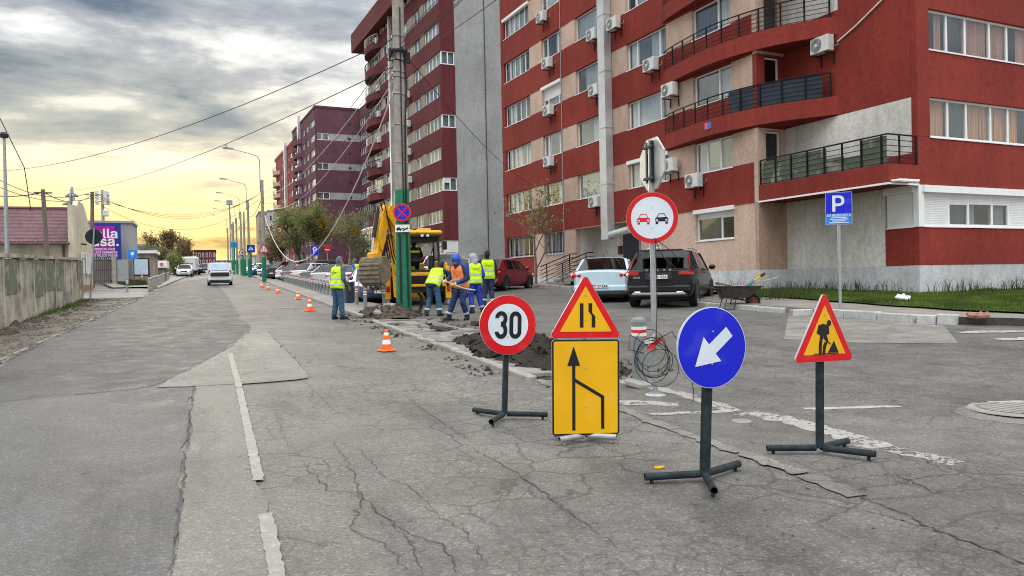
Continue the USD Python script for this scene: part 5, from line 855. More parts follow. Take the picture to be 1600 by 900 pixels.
    for x in (xf, xrr):
        for s_ in (-1, 1):
            y = s_*(w - .10); g = G(); g.lathe([(wr_*.62, -.105), (wr_*.93, -.11), (wr_, -.08), (wr_, .08), (wr_*.93, .11), (wr_*.62, .105)], 22, (x, y, wr_), axis='y'); wp = g.build('wheel', 'rubber', t, smooth=40)
            g = G(); yo = s_*.085; g.lathe([(0, yo*.7), (wr_*.5, yo*.55), (wr_*.6, yo*1.1), (wr_*.66, yo*1.2)][::-s_], 18, (x, y, wr_), axis='y')
            for k in range(5):
                an = k*2*np.pi/5 + .3; g.hull([(x + math.cos(an + d)*q, y + s_*h, wr_ + math.sin(an + d)*q) for q, dd in ((.05, .5), (wr_*.62, .16)) for d in (-dd, dd) for h in (.07, .095)])
            g.build('rim', 'bare_alu', wp)
            G().poly(disc(wr_*1.17, 20).intersection(sbox(-1, -.13, 1, 1)), 0, .004, np.array([[1, 0, 0, x], [0, 0, s_*1.0, s_*(w - .002)], [0, 1, 0, wr_], [0, 0, 0, 1]])).build('wheel_arch', 'black_plastic', t)
    g = G(); g.box(-a + .25, -w*.8, zl - .04, a - .3, w*.8, zl + .06); g.build('underbody', 'black_plastic', t)
    zt = K['tl']; bm = G(); bm.rbox((-a + .05, 0, zl + .26), (.2, W*.93, .24), .06); bm.build('rear_bumper', paint, t); G().rbox((-a + .02, 0, zl + .1), (.16, W*.84, .14), .04).build('bumper_trim', 'black_plastic', t); G().rbox((a - .10, 0, zl + .17), (.2, W*.74, .24), .06).build('front_bumper', paint if kind != 'suv' else 'black_plastic', t)
    for s_ in (-1, 1):
        if kind == 'suv':
            g = G(); y = s_*w; g.hull([(-a + .04, y*.90, .80*H*.74), (-a + .16, y*.985, .80*H*.74), (-a + .02, y*.90, .56*H), (-a + .13, y*.99, .56*H), (-a + .01, y*.44, .57*H), (-a + .01, y*.44, .61*H), (-a - .015, y*.8, .56*H), (-a - .015, y*.8, .62*H)]); g.hull([(-a + .08, y*.89, .6*H), (-a + .2, y*.975, .6*H), (-a + .5, y*.77, .9*H), (-a + .58, y*.80, .9*H), (-a + .05, y*.93, .6*H), (-a + .44, y*.79, .9*H)]); g.build('taillight', tail, t)
            g = G(); g.rbox((-a - .03, s_*w*.62, zl + .16), (.1, .22, .075), .03); g.build('exhaust', 'chrome', t)
        else:
            h = .17 if kind != 'van' else .5; zc = zt - .17 if kind != 'van' else zt - .12; g = G(); g.rbox((-a + .11, s_*w*.83, zc), (.2, .40 if kind != 'van' else .14, h*1.05), .06, s_*-16); g.build('taillight', tail, t)
        g = G(); g.rbox((a - .2, s_*w*.70, K['nose'] - .02), (.34, .34, .15), .06, s_*-24, tilt=(0, 6)); g.build('headlight', 'lamp_clear', t)
        m = G(); m.rbox((K['xc'] - .25, s_*(w + .09), zb + .07), (.16, .2, .15), .05); m.build('mirror', paint, t)
        if detail: G().box(-.05, s_*(w*.998), zb - .12, .13, s_*(w + .022), zb - .09).box(xq - .35, s_*(w*.998), zb - .12, xq - .2, s_*(w + .022), zb - .09).build('door_handle', paint, t)
    if kind == 'van': G().rbox((-a + .13, 0, .80*H), (.05, W*.66, .32*H), .05, tilt=(0, 14)).build('rear_window', 'ad_panel', t)
    gr = G(); gr.rbox((a - .02, 0, K['nose'] - .14), (.07, W*.42, .14), .03); gr.build('grille', 'black_plastic', t)
    for x, s_ in ((-a - .06, -1), (a + .02, 1)):
        zpl = (zt - .28 if kind in ('suv', 'van') else zl + .28) if s_ < 0 else zl + .2; g = G(); g.box(x - .008, -.26, zpl, x + .008, .26, zpl + .112); pl = g.build('number_plate', 'plate_white', t)
        if plate and s_ < 0:
            M = np.array([[0, 0, -1, x - .009], [-1, 0, 0, 0], [0, 1, 0, zpl + .056], [0, 0, 0, 1.0]]); addtext(pl, 'lettering', plate, .075, 'sign_black', M, .001, True, .9)
            G().box(x - .012, .21, zpl + .004, x - .0085, .258, zpl + .108).build('blue_strip', 'sign_blue', pl)
    return t, V
p = (gp(989, 483) + gp(1077, 478))/2
SUVRZ = 43.0
def facing(px): return None
d0 = np.array([math.cos(A_(SUVRZ)), math.sin(A_(SUVRZ)), 0])
c, _ = car('parked_car', 'black SUV parked with its red tail lights towards us behind the signs', p + d0*2.0, SUVRZ, 'paint_black', 4.69, 1.92, 1.66, 'suv', plate='CT 10 OZA')
M = np.array([[0, 0, -1, -2.355], [-1, 0, 0, 0], [0, 1, 0, 1.065], [0, 0, 0, 1.0]])
for i, ch in enumerate('VOLVO'): addtext(c, 'lettering', ch, .055, 'chrome', M, .0, True, 1.2, ((i - 2)*.165, 0))
addtext(c, 'lettering', 'XC60', .05, 'chrome', M, .012, True, 1.1, (-.62, -.2))
G().rbox((-2.36, 0, .885), (.03, .75, .2), .01).build('plate_recess', 'black_plastic', c); G().rbox((-2.0, 0, 1.635), (.34, 1.25, .04), .015).build('roof_spoiler', 'paint_black', c)
for s_ in (-1, 1): G().rbox((-2.36, s_*.62, .52), (.05, .5, .05), .015).build('reflector', 'tail_red', c); G().tube([(-1.4, s_*.66, 1.69), (-.6, s_*.67, 1.71), (.3, s_*.67, 1.68)], .018, 6).build('roof_rail', 'bare_alu', c)
G().rbox((-2.395, 0, .40), (.07, 1.5, .07), .02).build('bumper_strip', 'grey_plastic', c)
pd = (gp(900, 471) + gp(985, 476))/2; DRZ = 52; dd = np.array([math.cos(A_(DRZ)), math.sin(A_(DRZ)), 0])
c, _ = car('parked_car', 'pale ice-blue saloon parked left of the black SUV, seen from behind', pd + dd*2.0 + [.1, .2, 0], DRZ, 'paint_ice', 4.4, 1.85, 1.50, 'sedan', plate='CT 07 ZAR')
G().tube([(-.9, 0, 1.49), (-1.05, 0, 1.62)], .012, 6).build('aerial', 'black_plastic', c)
pr = gp(800, 458); car('parked_car', 'dark red hatchback parked behind the workers by the grey end wall', pr + np.array([1.3, 3.9, .1]), 40, 'paint_red', 4.3, 1.78, 1.46, 'hatch')
pw = gp(718, 464); car('parked_car', 'silver car facing us behind the shoveller beside the excavator', pw + np.array([.4, 1.2, 0]), 228, 'paint_silver', 4.4, 1.8, 1.6, 'suv')
pb = gp(597, 474); c, _ = car('parked_car', 'dark blue saloon facing the bollards behind the excavator bucket', pb + np.array([.2, 1.9, 0]), 262, 'paint_bmw', 4.5, 1.8, 1.42, 'sedan')
for s_ in (-1, 1): G().rbox((2.235, s_*.13, .6), (.06, .2, .15), .05).build('kidney_grille', 'black_plastic', c)
GRP = 'cars parked behind the row of bollards'
rowc = [(536, 462, 'paint_white', 'hatch', 250, 'white hatchback facing the road behind the man in the grey jacket'), (503, 456, 'paint_white', 'sedan', 35, 'white saloon parked left of the man, its right tail light in view'), (478, 452, 'paint_silver', 'hatch', 35, 'silver hatchback, third in the row from the excavator'), (462, 449, 'paint_grey', 'sedan', 35, 'dark grey saloon, fourth in the row from the excavator'), (446, 446, 'paint_white', 'suv', 35, 'white tall car, fifth in the row from the excavator'), (432, 443, 'paint_grey', 'hatch', 35, 'grey hatchback, sixth in the row, half behind the lamp pole'), (424, 440, 'paint_white', 'hatch', 35, 'white car just right of the first lamp pole'), (403, 437, 'paint_blue', 'hatch', 35, 'blue hatchback left of the first lamp pole'), (397, 434, 'paint_silver', 'suv', 200, 'far silver car near the blue crossing sign'), (381, 431, 'paint_blue', 'sedan', 200, 'far blue car by the second lamp pole'), (373, 430, 'paint_white', 'suv', 200, 'far white tall car left of the second lamp pole')]
for i, (px, py, pt, kd, rz, lb) in enumerate(rowc): q = gp(px, py); car('parked_car', lb, q + np.array([2.7, 2.0, 0]), rz, pt, 4.2, 1.76, 1.5 if kd != 'suv' else 1.62, kd, GRP, detail=0)
for px, py, pt, kd, rz, lb in [(482, 437, 'paint_black', 'suv', 30, 'black SUV in the second row, seen over the white cars'), (512, 441, 'paint_dark', 'suv', 25, 'dark car roof in the second row near the man'), (455, 436, 'paint_dark', 'hatch', 30, 'dark hatchback in the second row under the trees'), (700, 452, 'paint_white', 'suv', 60, 'white car roof just behind the excavator')]: q = gp(px, py); car('parked_car', lb, q, rz, pt, 4.5, 1.85, 1.7, kd, 'cars in the second row of the car park', detail=0)
c, _ = car('van', 'small white van driving away down the middle of the road', gp(347, 446) + np.array([0, 2.0, 0]), 86, 'paint_white', 4.4, 1.84, 1.84, 'van', sc=.93, cat='van')
car('car', 'white car parked on the left roadside before the white lorry', gp(289, 432.5), -95, 'paint_white', 4.3, 1.8, 1.5, 'sedan', detail=0); car('car', 'white car close behind the parked white car on the left', gp(293, 430), -95, 'paint_white', 4.3, 1.8, 1.55, 'hatch', detail=0)
car('car', 'dark car coming towards us left of the white van', gp(321, 429), -94, 'paint_dark', 4.4, 1.8, 1.6, 'suv', detail=0); car('car', 'far silver car coming towards us beside the lorry', gp(313, 426.5), -94, 'paint_silver', 4.4, 1.8, 1.5, 'hatch', detail=0)
t = thing('lorry', 'white box van with a dark winged emblem parked on the left roadside', 'van', gp(297, 430), 83)
G().rbox((0, 0, 1.55), (4.6, 2.0, 2.0), .12).build('box_body', 'paint_white', t); G().rbox((2.7, 0, 1.1), (1.2, 1.9, 1.5), .3).build('cab', 'paint_white', t); G().box(-2.31, -.6, 1.5, -2.302, .6, 1.62).box(-2.31, -.25, 1.3, -2.302, .25, 1.5).build('emblem', 'sign_blue', t); G().rbox((-2.3, 0, .5), (.14, 1.9, .25), .04).build('bumper', 'black_plastic', t)
for x in (-1.4, 2.5):
    for y in (-.9, .9): G().lathe([(0, -.1), (.34, -.1), (.34, .1), (0, .1)], 16, (x, y, .34), axis='y').build('wheel', 'rubber', t)
# ================================================================== PEOPLE: y forward, x right
_ico = trimesh.creation.icosphere(1).vertices
def ball(c, r, sc=(1, 1, 1)): return np.asarray(c, float) + _ico*r*np.asarray(sc)
def hull(*pts): return m3.Manifold.hull_points(np.vstack(pts))
def chain(js): return [hull(ball(a[0], a[1]), ball(b[0], b[1])) for a, b in zip(js[:-1], js[1:])]
def skin(parts, edge=.05, it=6, T=None, cut=None):
    m = m3.Manifold.batch_boolean(parts, m3.OpType.Add)
    m = m.refine_to_length(edge); q = m.to_mesh(); t = trimesh.Trimesh(q.vert_properties[:, :3], q.tri_verts, process=True)
    trimesh.smoothing.filter_taubin(t, .5, .53, it)
    if T is not None: t.apply_transform(T)
    return t
def person(label, loc, rz, bend=0, bx=0, legs=None, arms=None, trousers='cloth_navy', jacket='cloth_navy', vest=None, head='hair_dark', hood=None, gloves=None, boots='boot', headturn=(0, 0), seated=False, sc=1.0, cuffs=True, group=None):
    t = thing('person', label, 'person', loc, rz, group, sc=sc)
    legs = legs or (((-.11, .02, .49), (-.13, -.02, .09)), ((.11, .02, .49), (.13, .0, .09))); arms = arms or (((-.27, -.02, 1.14), (-.26, .08, .9)), ((.27, -.02, 1.14), (.26, .08, .9)))
    HP = np.array([0, 0, .93]); B = trimesh.transformations.rotation_matrix(A_(-bend), [1, 0, 0], HP) @ trimesh.transformations.rotation_matrix(A_(bx), [0, 1, 0], HP)
    b = lambda p: (B @ np.r_[p, 1])[:3]
    sh = [b((-.185, 0, 1.42)), b((.185, 0, 1.42))]; hips = [np.array([-.09, 0, .92]), np.array([.09, 0, .92])]
    neck, hc = b((0, .0, 1.5)), b((0, .035, 1.635)); Hm = B @ trimesh.transformations.translation_matrix([0, .035, 1.635]) @ trimesh.transformations.rotation_matrix(A_(headturn[0]), [0, 0, 1]) @ trimesh.transformations.rotation_matrix(A_(headturn[1]), [1, 0, 0]); h = lambda p: (Hm @ np.r_[p, 1])[:3]
    tors = lambda e: [hull(ball(b((-.10, 0, 1.36)), .105 + e), ball(b((.10, 0, 1.36)), .105 + e), ball(b((-.085, .01, 1.1)), .10 + e), ball(b((.085, .01, 1.1)), .10 + e)), hull(ball(b((-.085, .01, 1.1)), .10 + e), ball(b((.085, .01, 1.1)), .10 + e), ball((-.08, 0, .94), .115 + e), ball((.08, 0, .94), .115 + e))]
    hands = []; body = tors(0)
    for i in (0, 1):
        s = -1 if i == 0 else 1; e_, w_ = np.array(arms[i][0]), np.array(arms[i][1]); k_, a_ = np.array(legs[i][0]), np.array(legs[i][1])
        body += chain([(sh[i], .06), (e_, .045), (w_, .032)]) + chain([(hips[i], .09), (k_, .06), (a_, .045)])
        d = unit(w_ - e_); sd_ = unit(np.cross(d, [0, 0, 1.0]) if abs(d[2]) < .95 else np.array([1, 0, 0.0])*s); palm = w_ + d*.09; hd = [hull(ball(w_, .027), ball(palm + sd_*.028, .02), ball(palm - sd_*.028, .02))]; nn = unit(np.cross(sd_, d))*(-s)
        for q in range(4):
            o_ = palm + sd_*(-.03 + .02*q); l = (.033, .04, .038, .028)[q]; hd += chain([(o_, .0105), (o_ + d*l + nn*.006, .0095), (o_ + d*l*1.5 + nn*.03, .0085)])
        o_ = w_ + d*.03 + sd_*.03*s; hd += chain([(o_, .013), (o_ + sd_*.022*s + d*.035 + nn*.012, .0105), (o_ + sd_*.02*s + d*.06 + nn*.022, .009)])
        hands.append(hd); body += hd
    body += [hull(ball(neck, .055), ball(h((0, -.02, -.06)), .055)), hull(ball(h((0, -.015, .035)), .098, (.86, 1, 1)), ball(h((0, .03, -.07)), .055, (.95, 1, 1)), ball(h((0, .06, -.01)), .05)), hull(ball(h((0, .095, .015)), .012), ball(h((0, .118, -.022)), .014), ball(h((0, .08, -.03)), .02))] + [hull(ball(h((x, -.01, .02)), .02, (.5, 1, 1.4)), ball(h((x*.93, .0, -.01)), .016)) for x in (-.09, .09)] + [hull(ball(h((-.02, .088, -.062)), .008), ball(h((.02, .088, -.062)), .008))]
    G().tm(skin(body, .035)).build('body', 'skin', t, smooth=True)
    for x in (-.033, .033): G().tm(trimesh.creation.icosphere(1, .011), mtx(h((x, .096, .012)))).build('eye', 'hair_dark', t)
    # trousers, jacket, vest, boots, head cover
    tr = [hull(ball((-.08, 0, .95), .128), ball((.08, 0, .95), .128), ball(hips[0], .11), ball(hips[1], .11))]
    for i in (0, 1): k_, a_ = np.array(legs[i][0]), np.array(legs[i][1]); tr += chain([(hips[i], .112), (k_*.97 + hips[i]*.03, .085), (a_ + unit(k_ - a_)*.06, .075)])
    G().tm(skin(tr)).build('trousers', trousers, t, smooth=True)
    if cuffs:
        for i in (0, 1): k_, a_ = np.array(legs[i][0]), np.array(legs[i][1]); q = a_ + (k_ - a_)*.28; d = unit(k_ - a_); G().tube([q - d*.025, q + d*.025], .086, 12).build('reflective_band', 'reflective', t)
    jk = tors(.028)
    for i in (0, 1): e_, w_ = np.array(arms[i][0]), np.array(arms[i][1]); jk += chain([(sh[i], .085), (e_, .066), (w_ - unit(w_ - e_)*.02, .05)]); jk += [hull(ball(sh[i], .085), ball(b((0, 0, 1.38)), .1))]
    jk += [hull(ball(neck, .075), ball(b((0, 0, 1.44)), .085))]; G().tm(skin(jk)).build('jacket', jacket, t, smooth=True)
    if vest:
        V = m3.Manifold.batch_boolean([hull(ball((-.115, 0, 1.37), .135), ball((.115, 0, 1.37), .135), ball((-.095, .01, 1.1), .142), ball((.095, .01, 1.1), .142)), hull(ball((-.095, .01, 1.1), .142), ball((.095, .01, 1.1), .142), ball((-.095, .0, .92), .15), ball((.095, .0, .92), .15))], m3.OpType.Add)
        V = V ^ m3.Manifold.cube([1, 1, .62], True).translate([0, 0, 1.17]); V = V - m3.Manifold.cylinder(.5, .095, .075, 20, True).translate([0, .03, 1.5])
        for x in (-.26, .26): V = V - m3.Manifold.sphere(.105, 20).translate([x, 0, 1.4])
        Vn = V.refine_to_length(.05).to_mesh(); vt = trimesh.Trimesh(Vn.vert_properties[:, :3], Vn.tri_verts, process=True); trimesh.smoothing.filter_taubin(vt, .5, .53, 4); vt.apply_transform(B); vp = G().tm(vt).build('vest', vest, t, smooth=40)
        for z in (.98, 1.13):
            q = V.scale([1.02, 1.03, 1]) ^ m3.Manifold.cube([1, 1, .045], True).translate([0, 0, z]); q = q - V.scale([.97, .97, 1]); qm = q.to_mesh(); bt = trimesh.Trimesh(qm.vert_properties[:, :3], qm.tri_verts); bt.apply_transform(B); G().tm(bt).build('reflective_band', 'reflective', vp)
        if vest == 'hivis_yellow' and bend < 20: G().tm(textpoly('CONFORT URBAN', .02, True), B @ np.array([[1, 0, 0, 0], [0, 0, -1, -.148], [0, 1, 0, 1.3], [0, 0, 0, 1.0]])).build('lettering', 'cloth_black', vp)
    for i in (0, 1):
        k_, a_ = np.array(legs[i][0]), np.array(legs[i][1]); f = unit((a_ - np.array(legs[i][0]))*[1, 0, 0] + [.25*(1 if i else -1), 1, 0]); z0 = a_*[1, 1, 1]; bt = [hull(ball(a_ + [0, 0, .09], .062), ball(a_ - [0, 0, .03], .058), ball(a_ - f*.05 - [0, 0, .04], .045)), hull(ball(a_ - [0, 0, .035], .052), ball(a_ + f*.15 - [0, 0, .05], .04), ball(a_ + f*.1 - [0, 0, .03], .045))]; G().tm(skin(bt, .04, 3)).build('boot', boots, t, smooth=True)
        if gloves: G().tm(skin([x for x in hands[i]], .02, 1)).build('glove', gloves, t, smooth=True) if 0 else G().tm(skin([hull(ball(arms[i][1], .045), ball(np.array(arms[i][1]) + unit(np.array(arms[i][1]) - np.array(arms[i][0]))*.1, .045))] + [m_ for m_ in hands[i]], .02, 2)).build('glove', gloves, t, smooth=True)
    if hood: G().tm(skin([hull(ball(h((0, -.035, .03)), .128, (.92, 1, 1.02)), ball(h((0, -.02, -.1)), .11), ball(h((0, .03, .075)), .095)), hull(ball(h((0, -.04, -.1)), .11), ball(neck + [0, -.02, -.02], .11))]) if 0 else skin([(hull(ball(h((0, -.035, .03)), .13, (.92, 1, 1.02)), ball(h((0, -.03, -.1)), .11), ball(h((0, .03, .075)), .1)) + hull(ball(h((0, -.05, -.1)), .11), ball(neck + [0, -.02, -.02], .105))) - hull(ball(h((0, .16, -.01)), .075), ball(h((0, .16, -.09)), .07), ball(h((0, .04, -.01)), .07), ball(h((0, .04, -.09)), .06))], .04, 3)).build('hood', hood, t, smooth=50)
    elif head: G().tm(skin([hull(ball(h((0, -.02, .05)), .108, (.9, 1, 1)), ball(h((0, -.03, .0)), .103, (.9, 1, 1))) - m3.Manifold.hull_points(np.vstack([ball(h((x, y, z)), .02) for x in (-.2, .2) for y in (.075, .3) for z in (-.25, .055)]))], .03, 3)).build('cap' if head != 'hair_dark' else 'hair', head, t, smooth=50)
    return t
q = gp(528, 499); person('man in a grey jacket, blue jeans and yellow vest standing alone on the road edge', q, -64, 6, 0, legs=(((-.10, .03, .49), (-.13, -.03, .08)), ((.10, .05, .49), (.14, .05, .08))), arms=(((-.25, .02, 1.14), (-.2, .16, .92)), ((.25, .02, 1.14), (.19, .22, .93))), trousers='cloth_teal', jacket='cloth_grey', vest='hivis_yellow', head='cloth_grey', headturn=(-20, -18), cuffs=False)
q = gp(677, 494); person('worker in yellow vest and navy jacket bending over beside the excavator', q, -48, 38, 4, legs=(((-.15, .08, .5), (-.2, -.04, .08)), ((.15, .06, .5), (.2, .02, .08))), arms=(((-.26, .52, 1.22), (-.12, .62, .98)), ((.24, .52, 1.24), (.14, .68, 1.0))), trousers='cloth_teal', jacket='cloth_navy', vest='hivis_yellow', head='cloth_black', gloves='box_maroon')
q = gp(722, 500); SH = person('worker in a blue hood and orange vest holding a shovel across his body', q, 118, 14, 0, legs=(((-.13, .12, .5), (-.12, -.08, .08)), ((.16, .16, .5), (.28, .22, .08))), arms=(((-.30, .08, 1.12), (-.1, .32, .98)), ((.30, .1, 1.14), (.24, .36, 1.06))), trousers='cloth_navy', jacket='cloth_navy', vest='hivis_orange', hood='hood_blue', gloves='glove_tan', headturn=(12, -24))
t = thing('shovel', 'long shovel held level by the worker in the orange vest', 'shovel', q, 118); a, b = np.array([.42, .42, 1.12]), np.array([-.42, .36, .84]); G().tube([a, b], .02, 8).build('shaft', 'wood_tool', t); G().hull([b + v for v in ([0, -.09, .02], [0, .09, .02], [-.3, -.1, -.03], [-.3, .1, -.03], [-.38, 0, -.04], [-.02, 0, -.05])]).build('blade', 'bare_alu', t)
q = gp(743, 489); person('worker in bright blue overalls, grey hood and yellow vest seen from behind', q, 4, 6, 0, trousers='cloth_blue', jacket='cloth_blue', vest='hivis_yellow', hood='cap_grey', legs=(((-.12, .04, .5), (-.13, -.06, .08)), ((.13, .0, .49), (.22, -.02, .08))), headturn=(24, -10))
q = gp(763, 478); person('worker in black woolly hat and yellow vest standing furthest right, back to us', q, -18, 0, 0, trousers='cloth_navy', jacket='cloth_black', vest='hivis_yellow', head='cloth_black', sc=1.04)
q = gp(559, 459); person('worker in yellow vest half hidden behind the excavator bucket', q, 40, 10, trousers='cloth_blue', jacket='hood_blue', vest='hivis_yellow', head='cloth_grey')

# ================================================================== EXCAVATOR (backhoe loader): seen from its back; y forward
EP = gp(654, 478); EX = thing('backhoe_loader', 'yellow backhoe loader with raised digging arm working behind the green pole', 'excavator', EP, -13)
def bx(name, c, s, m, r=.03, rz=0, tilt=(0, 0)): return G().rbox(c, s, r, rz, tilt=tilt).build(name, m, EX)
def wheel(x, y, r, w):
    g = G(); g.lathe([(r*.55, -w/2), (r*.92, -w/2), (r, -w/2 + .06), (r, w/2 - .06), (r*.92, w/2), (r*.55, w/2)], 26, (x, y, r), axis='y'); g.v = [np.c_[x + (v[:, 1] - y), y + (v[:, 0] - x), v[:, 2]] for v in g.v]
    for k in range(18): a = k*2*np.pi/18; c = np.array([x, y + math.cos(a)*r, r + math.sin(a)*r]); g.hull([c + [sx*w*.48, math.cos(a)*e - math.sin(a)*(d + sx*.1), math.sin(a)*e + math.cos(a)*(d + sx*.1)] for sx in (-1, 1) for e in (-.03, .035) for d in (-.04, .04)])
    p = g.build('wheel', 'rubber', EX); h = G(); h.lathe([(0, -w*.3), (r*.5, -w*.3), (r*.56, -w*.46), (r*.56, w*.46), (r*.5, w*.3), (0, w*.3)], 18, (x, y, r), axis='y'); h.v = [np.c_[x + (v[:, 1] - y), y + (v[:, 0] - x), v[:, 2]] for v in h.v]; h.build('rim', 'jcb_yellow', p)
for x in (-.86, .86): wheel(x, 1.35, .70, .42); wheel(x*.95, 3.6, .5, .34)
bx('rear_frame', (0, .15, .62), (2.2, .25, .3), 'black_plastic'); bx('rear_beam', (0, .0, 1.12), (2.24, .16, .12), 'jcb_yellow', .02); bx('rear_beam', (.35, -.03, .72), (1.3, .12, .1), 'jcb_yellow', .02); bx('engine_bay', (.2, .4, .95), (1.5, .4, .55), 'black_plastic'); bx('chassis', (0, 2.2, .8), (.9, 3.4, .4), 'black_plastic'); bx('bonnet', (0, 3.3, 1.3), (.95, 1.6, .7), 'jcb_yellow', .1)
for s in (-1, 1):
    q = bx('stabiliser', (s*1.06, -.05, .82), (.2, .22, 1.15), 'jcb_yellow', .02); G().rbox((s*1.06, -.05, .2), (.12, .14, .5), .02).build('leg', 'galvanised', q); G().rbox((s*1.06, -.05, .03), (.34, .34, .06), .02).build('foot', 'black_iron', q)
    g = G(); 
    for k in range(4): g.hull([(s*1.06 - .08 + .0, -.168, .95 + .07*k), (s*1.06 + .08, -.168, 1.02 + .07*k), (s*1.06 + .08, -.168, 1.05 + .07*k), (s*1.06 - .08, -.168, .98 + .07*k), (s*1.06, -.163, 1.0 + .07*k)])
    g.build('warning_stripe', 'band_red', q); G().rbox((s*1.06, -.18, .62), (.12, .05, .2), .015).build('taillight', 'tail_red', q)
    bx('mudguard', (s*.86, 1.35, 1.5), (.46, 1.1, .08), 'jcb_yellow', .03); bx('mudguard', (s*.86, .82, 1.36), (.46, .1, .36), 'jcb_yellow', .03); bx('side_panel', (s*.98, .45, 1.28), (.2, .7, .5), 'jcb_yellow', .04)
# cab
for (x, y) in ((-.62, .45), (.82, .45), (-.62, 1.95), (.82, 1.95)): G().hull([(x*f + .1*(1 - f) + dx, y + (.12 if y < 1 else -.12)*(1 - f)*3 + dy, z) for f, z in ((1, 1.3), (.93, 2.5)) for dx in (-.045, .045) for dy in (-.045, .045)]).build('cab_pillar', 'black_plastic', EX)
bx('roof', (.1, 1.2, 2.62), (1.66, 1.9, .16), 'jcb_yellow', .06); bx('roof_trim', (.1, 1.2, 2.5), (1.56, 1.8, .1), 'black_plastic', .02); bx('cab_header', (.1, .5, 2.36), (1.4, .06, .2), 'black_plastic', .01); bx('roof_cap', (.3, .6, 2.73), (.5, .4, .08), 'jcb_yellow', .03)
for x in (.2, .4): q = bx('work_light', (x, .28, 2.5), (.13, .08, .11), 'black_plastic', .02); G().rbox((x, .235, 2.5), (.1, .02, .08), .006).build('lens', 'lamp_clear', q)
G().quad((.80, .5, 1.35), (.80, 1.95, 1.35), (.75, 1.9, 2.45), (.75, .55, 2.45)).build('side_glass', 'car_glass', EX); G().quad((-.6, 1.95, 1.35), (.8, 1.95, 1.35), (.75, 1.9, 2.45), (-.55, 1.9, 2.45)).build('front_glass', 'window_glass', EX); G().quad((-.6, .5, 1.35), (-.6, 1.95, 1.35), (-.55, 1.9, 2.45), (-.55, .55, 2.45)).build('side_glass', 'car_glass', EX)
bx('door_frame', (.83, 1.2, 1.9), (.05, .06, 1.1), 'black_plastic', .01); bx('cab_floor', (.1, 1.2, 1.26), (1.45, 1.5, .08), 'black_plastic', .02); bx('seat', (.05, .95, 1.62), (.5, .5, .14), 'black_plastic', .05); bx('console', (.55, .8, 1.55), (.2, .4, .5), 'black_plastic', .05); G().tube([(.8, 1.9, 2.1), (1.15, 1.75, 2.2), (1.18, 1.75, 2.1)], .018, 6).build('mirror_arm', 'black_plastic', EX); bx('mirror', (1.18, 1.72, 2.22), (.18, .06, .34), 'black_plastic', .03)
G().tube([(.55, .7, 1.8), (.6, .55, 2.05)], .015, 6).build('lever', 'black_plastic', EX)
# digging arm, side-shifted and slewed to the left
bx('kingpost', (-.62, -.18, .85), (.5, .34, 1.1), 'jcb_yellow', .04)
SLEW = trimesh.transformations.rotation_matrix(A_(-40), [0, 0, 1], [-.62, -.2, 0]); AX = -.62
def put(g, name, m, parent=None): g.v = [v @ SLEW[:3, :3].T + SLEW[:3, 3] for v in g.v]; return g.build(name, m, parent or EX)
def arm(pts, x0, x1): g = G(); g.poly(Polygon(pts).buffer(-.03).buffer(.03), x0, x1, np.array([[0, 0, 1, AX], [1, 0, 0, 0], [0, 1, 0, 0], [0, 0, 0, 1.0]])); return g
BOOM = put(arm([(-.45, .45), (-.05, .5), (.02, 1.3), (-.12, 2.2), (-.42, 3.0), (-.8, 3.38), (-1.0, 3.3), (-.98, 3.05), (-.74, 2.6), (-.56, 1.9), (-.5, 1.2)], -.13, .13), 'boom', 'jcb_yellow')
for x in (-.21, .15): put(arm([(-.55, 2.55), (-.36, 2.75), (-.7, 3.45), (-1.02, 3.44), (-1.1, 3.1), (-.95, 2.95)], x, x + .06), 'boom_cheek', 'jcb_yellow', BOOM)
DP = put(arm([(-.85, 3.5), (-1.12, 3.46), (-1.36, 2.9), (-1.5, 2.2), (-1.66, 1.62), (-1.52, 1.5), (-1.26, 2.0), (-1.02, 2.7)], -.11, .11), 'dipper', 'jcb_yellow')
for x in (-.17, .12): put(arm([(-1.3, 3.1), (-1.2, 2.3), (-1.44, 1.9), (-1.56, 2.3), (-1.5, 2.7)], x, x + .05), 'dipper_plate', 'jcb_yellow', DP)
put(G().tube([(AX, -1.42, 3.2), (AX, -1.66, 2.35)], .075, 12), 'ram', 'black_plastic', DP); put(G().tube([(AX, -1.66, 2.35), (AX, -1.78, 1.85)], .04, 8), 'ram_rod', 'chrome', DP); put(G().tube([(AX, -.5, 1.2), (AX, -.74, 2.3)], .085, 12), 'boom_ram', 'jcb_yellow', BOOM); put(G().tube([(AX, -.1, 2.5), (AX, -.7, 3.5)], .07, 10), 'dipper_ram', 'jcb_yellow', BOOM)
g = G()
for k in range(4): x = AX - .2 + .13*k; g.tube([(x, -.3, .9), (x, -.66 - .05*k, 1.8), (x - .05, -.9, 2.6), (x, -1.3, 3.3 + .1*k), (AX, -1.5, 2.9)], .022, 6)
put(g, 'hose', 'rubber', BOOM); put(G().rbox((AX, -1.72, 1.68), (.3, .26, .34), .04), 'linkage', 'jcb_yellow', DP)
for z in (2.0, 2.5): put(G().tube([(AX - .16, -.55 - (z - 2)*.5, z), (AX + .16, -.55 - (z - 2)*.5, z)], .06, 10), 'pin', 'galvanised', BOOM)
W2 = .42; sec = [(-1.52, 1.70), (-1.80, 1.66), (-1.90, 1.5), (-1.93, 1.2), (-1.9, .92), (-1.72, .76)]
g = G(); q = np.array(sec); sh2 = LineString(q).buffer(.028, cap_style=2); g.poly(sh2, -W2, W2, np.array([[0, 0, 1, AX], [1, 0, 0, 0], [0, 1, 0, 0], [0, 0, 0, 1.0]])); BK = put(g, 'bucket', 'bucket_mud')
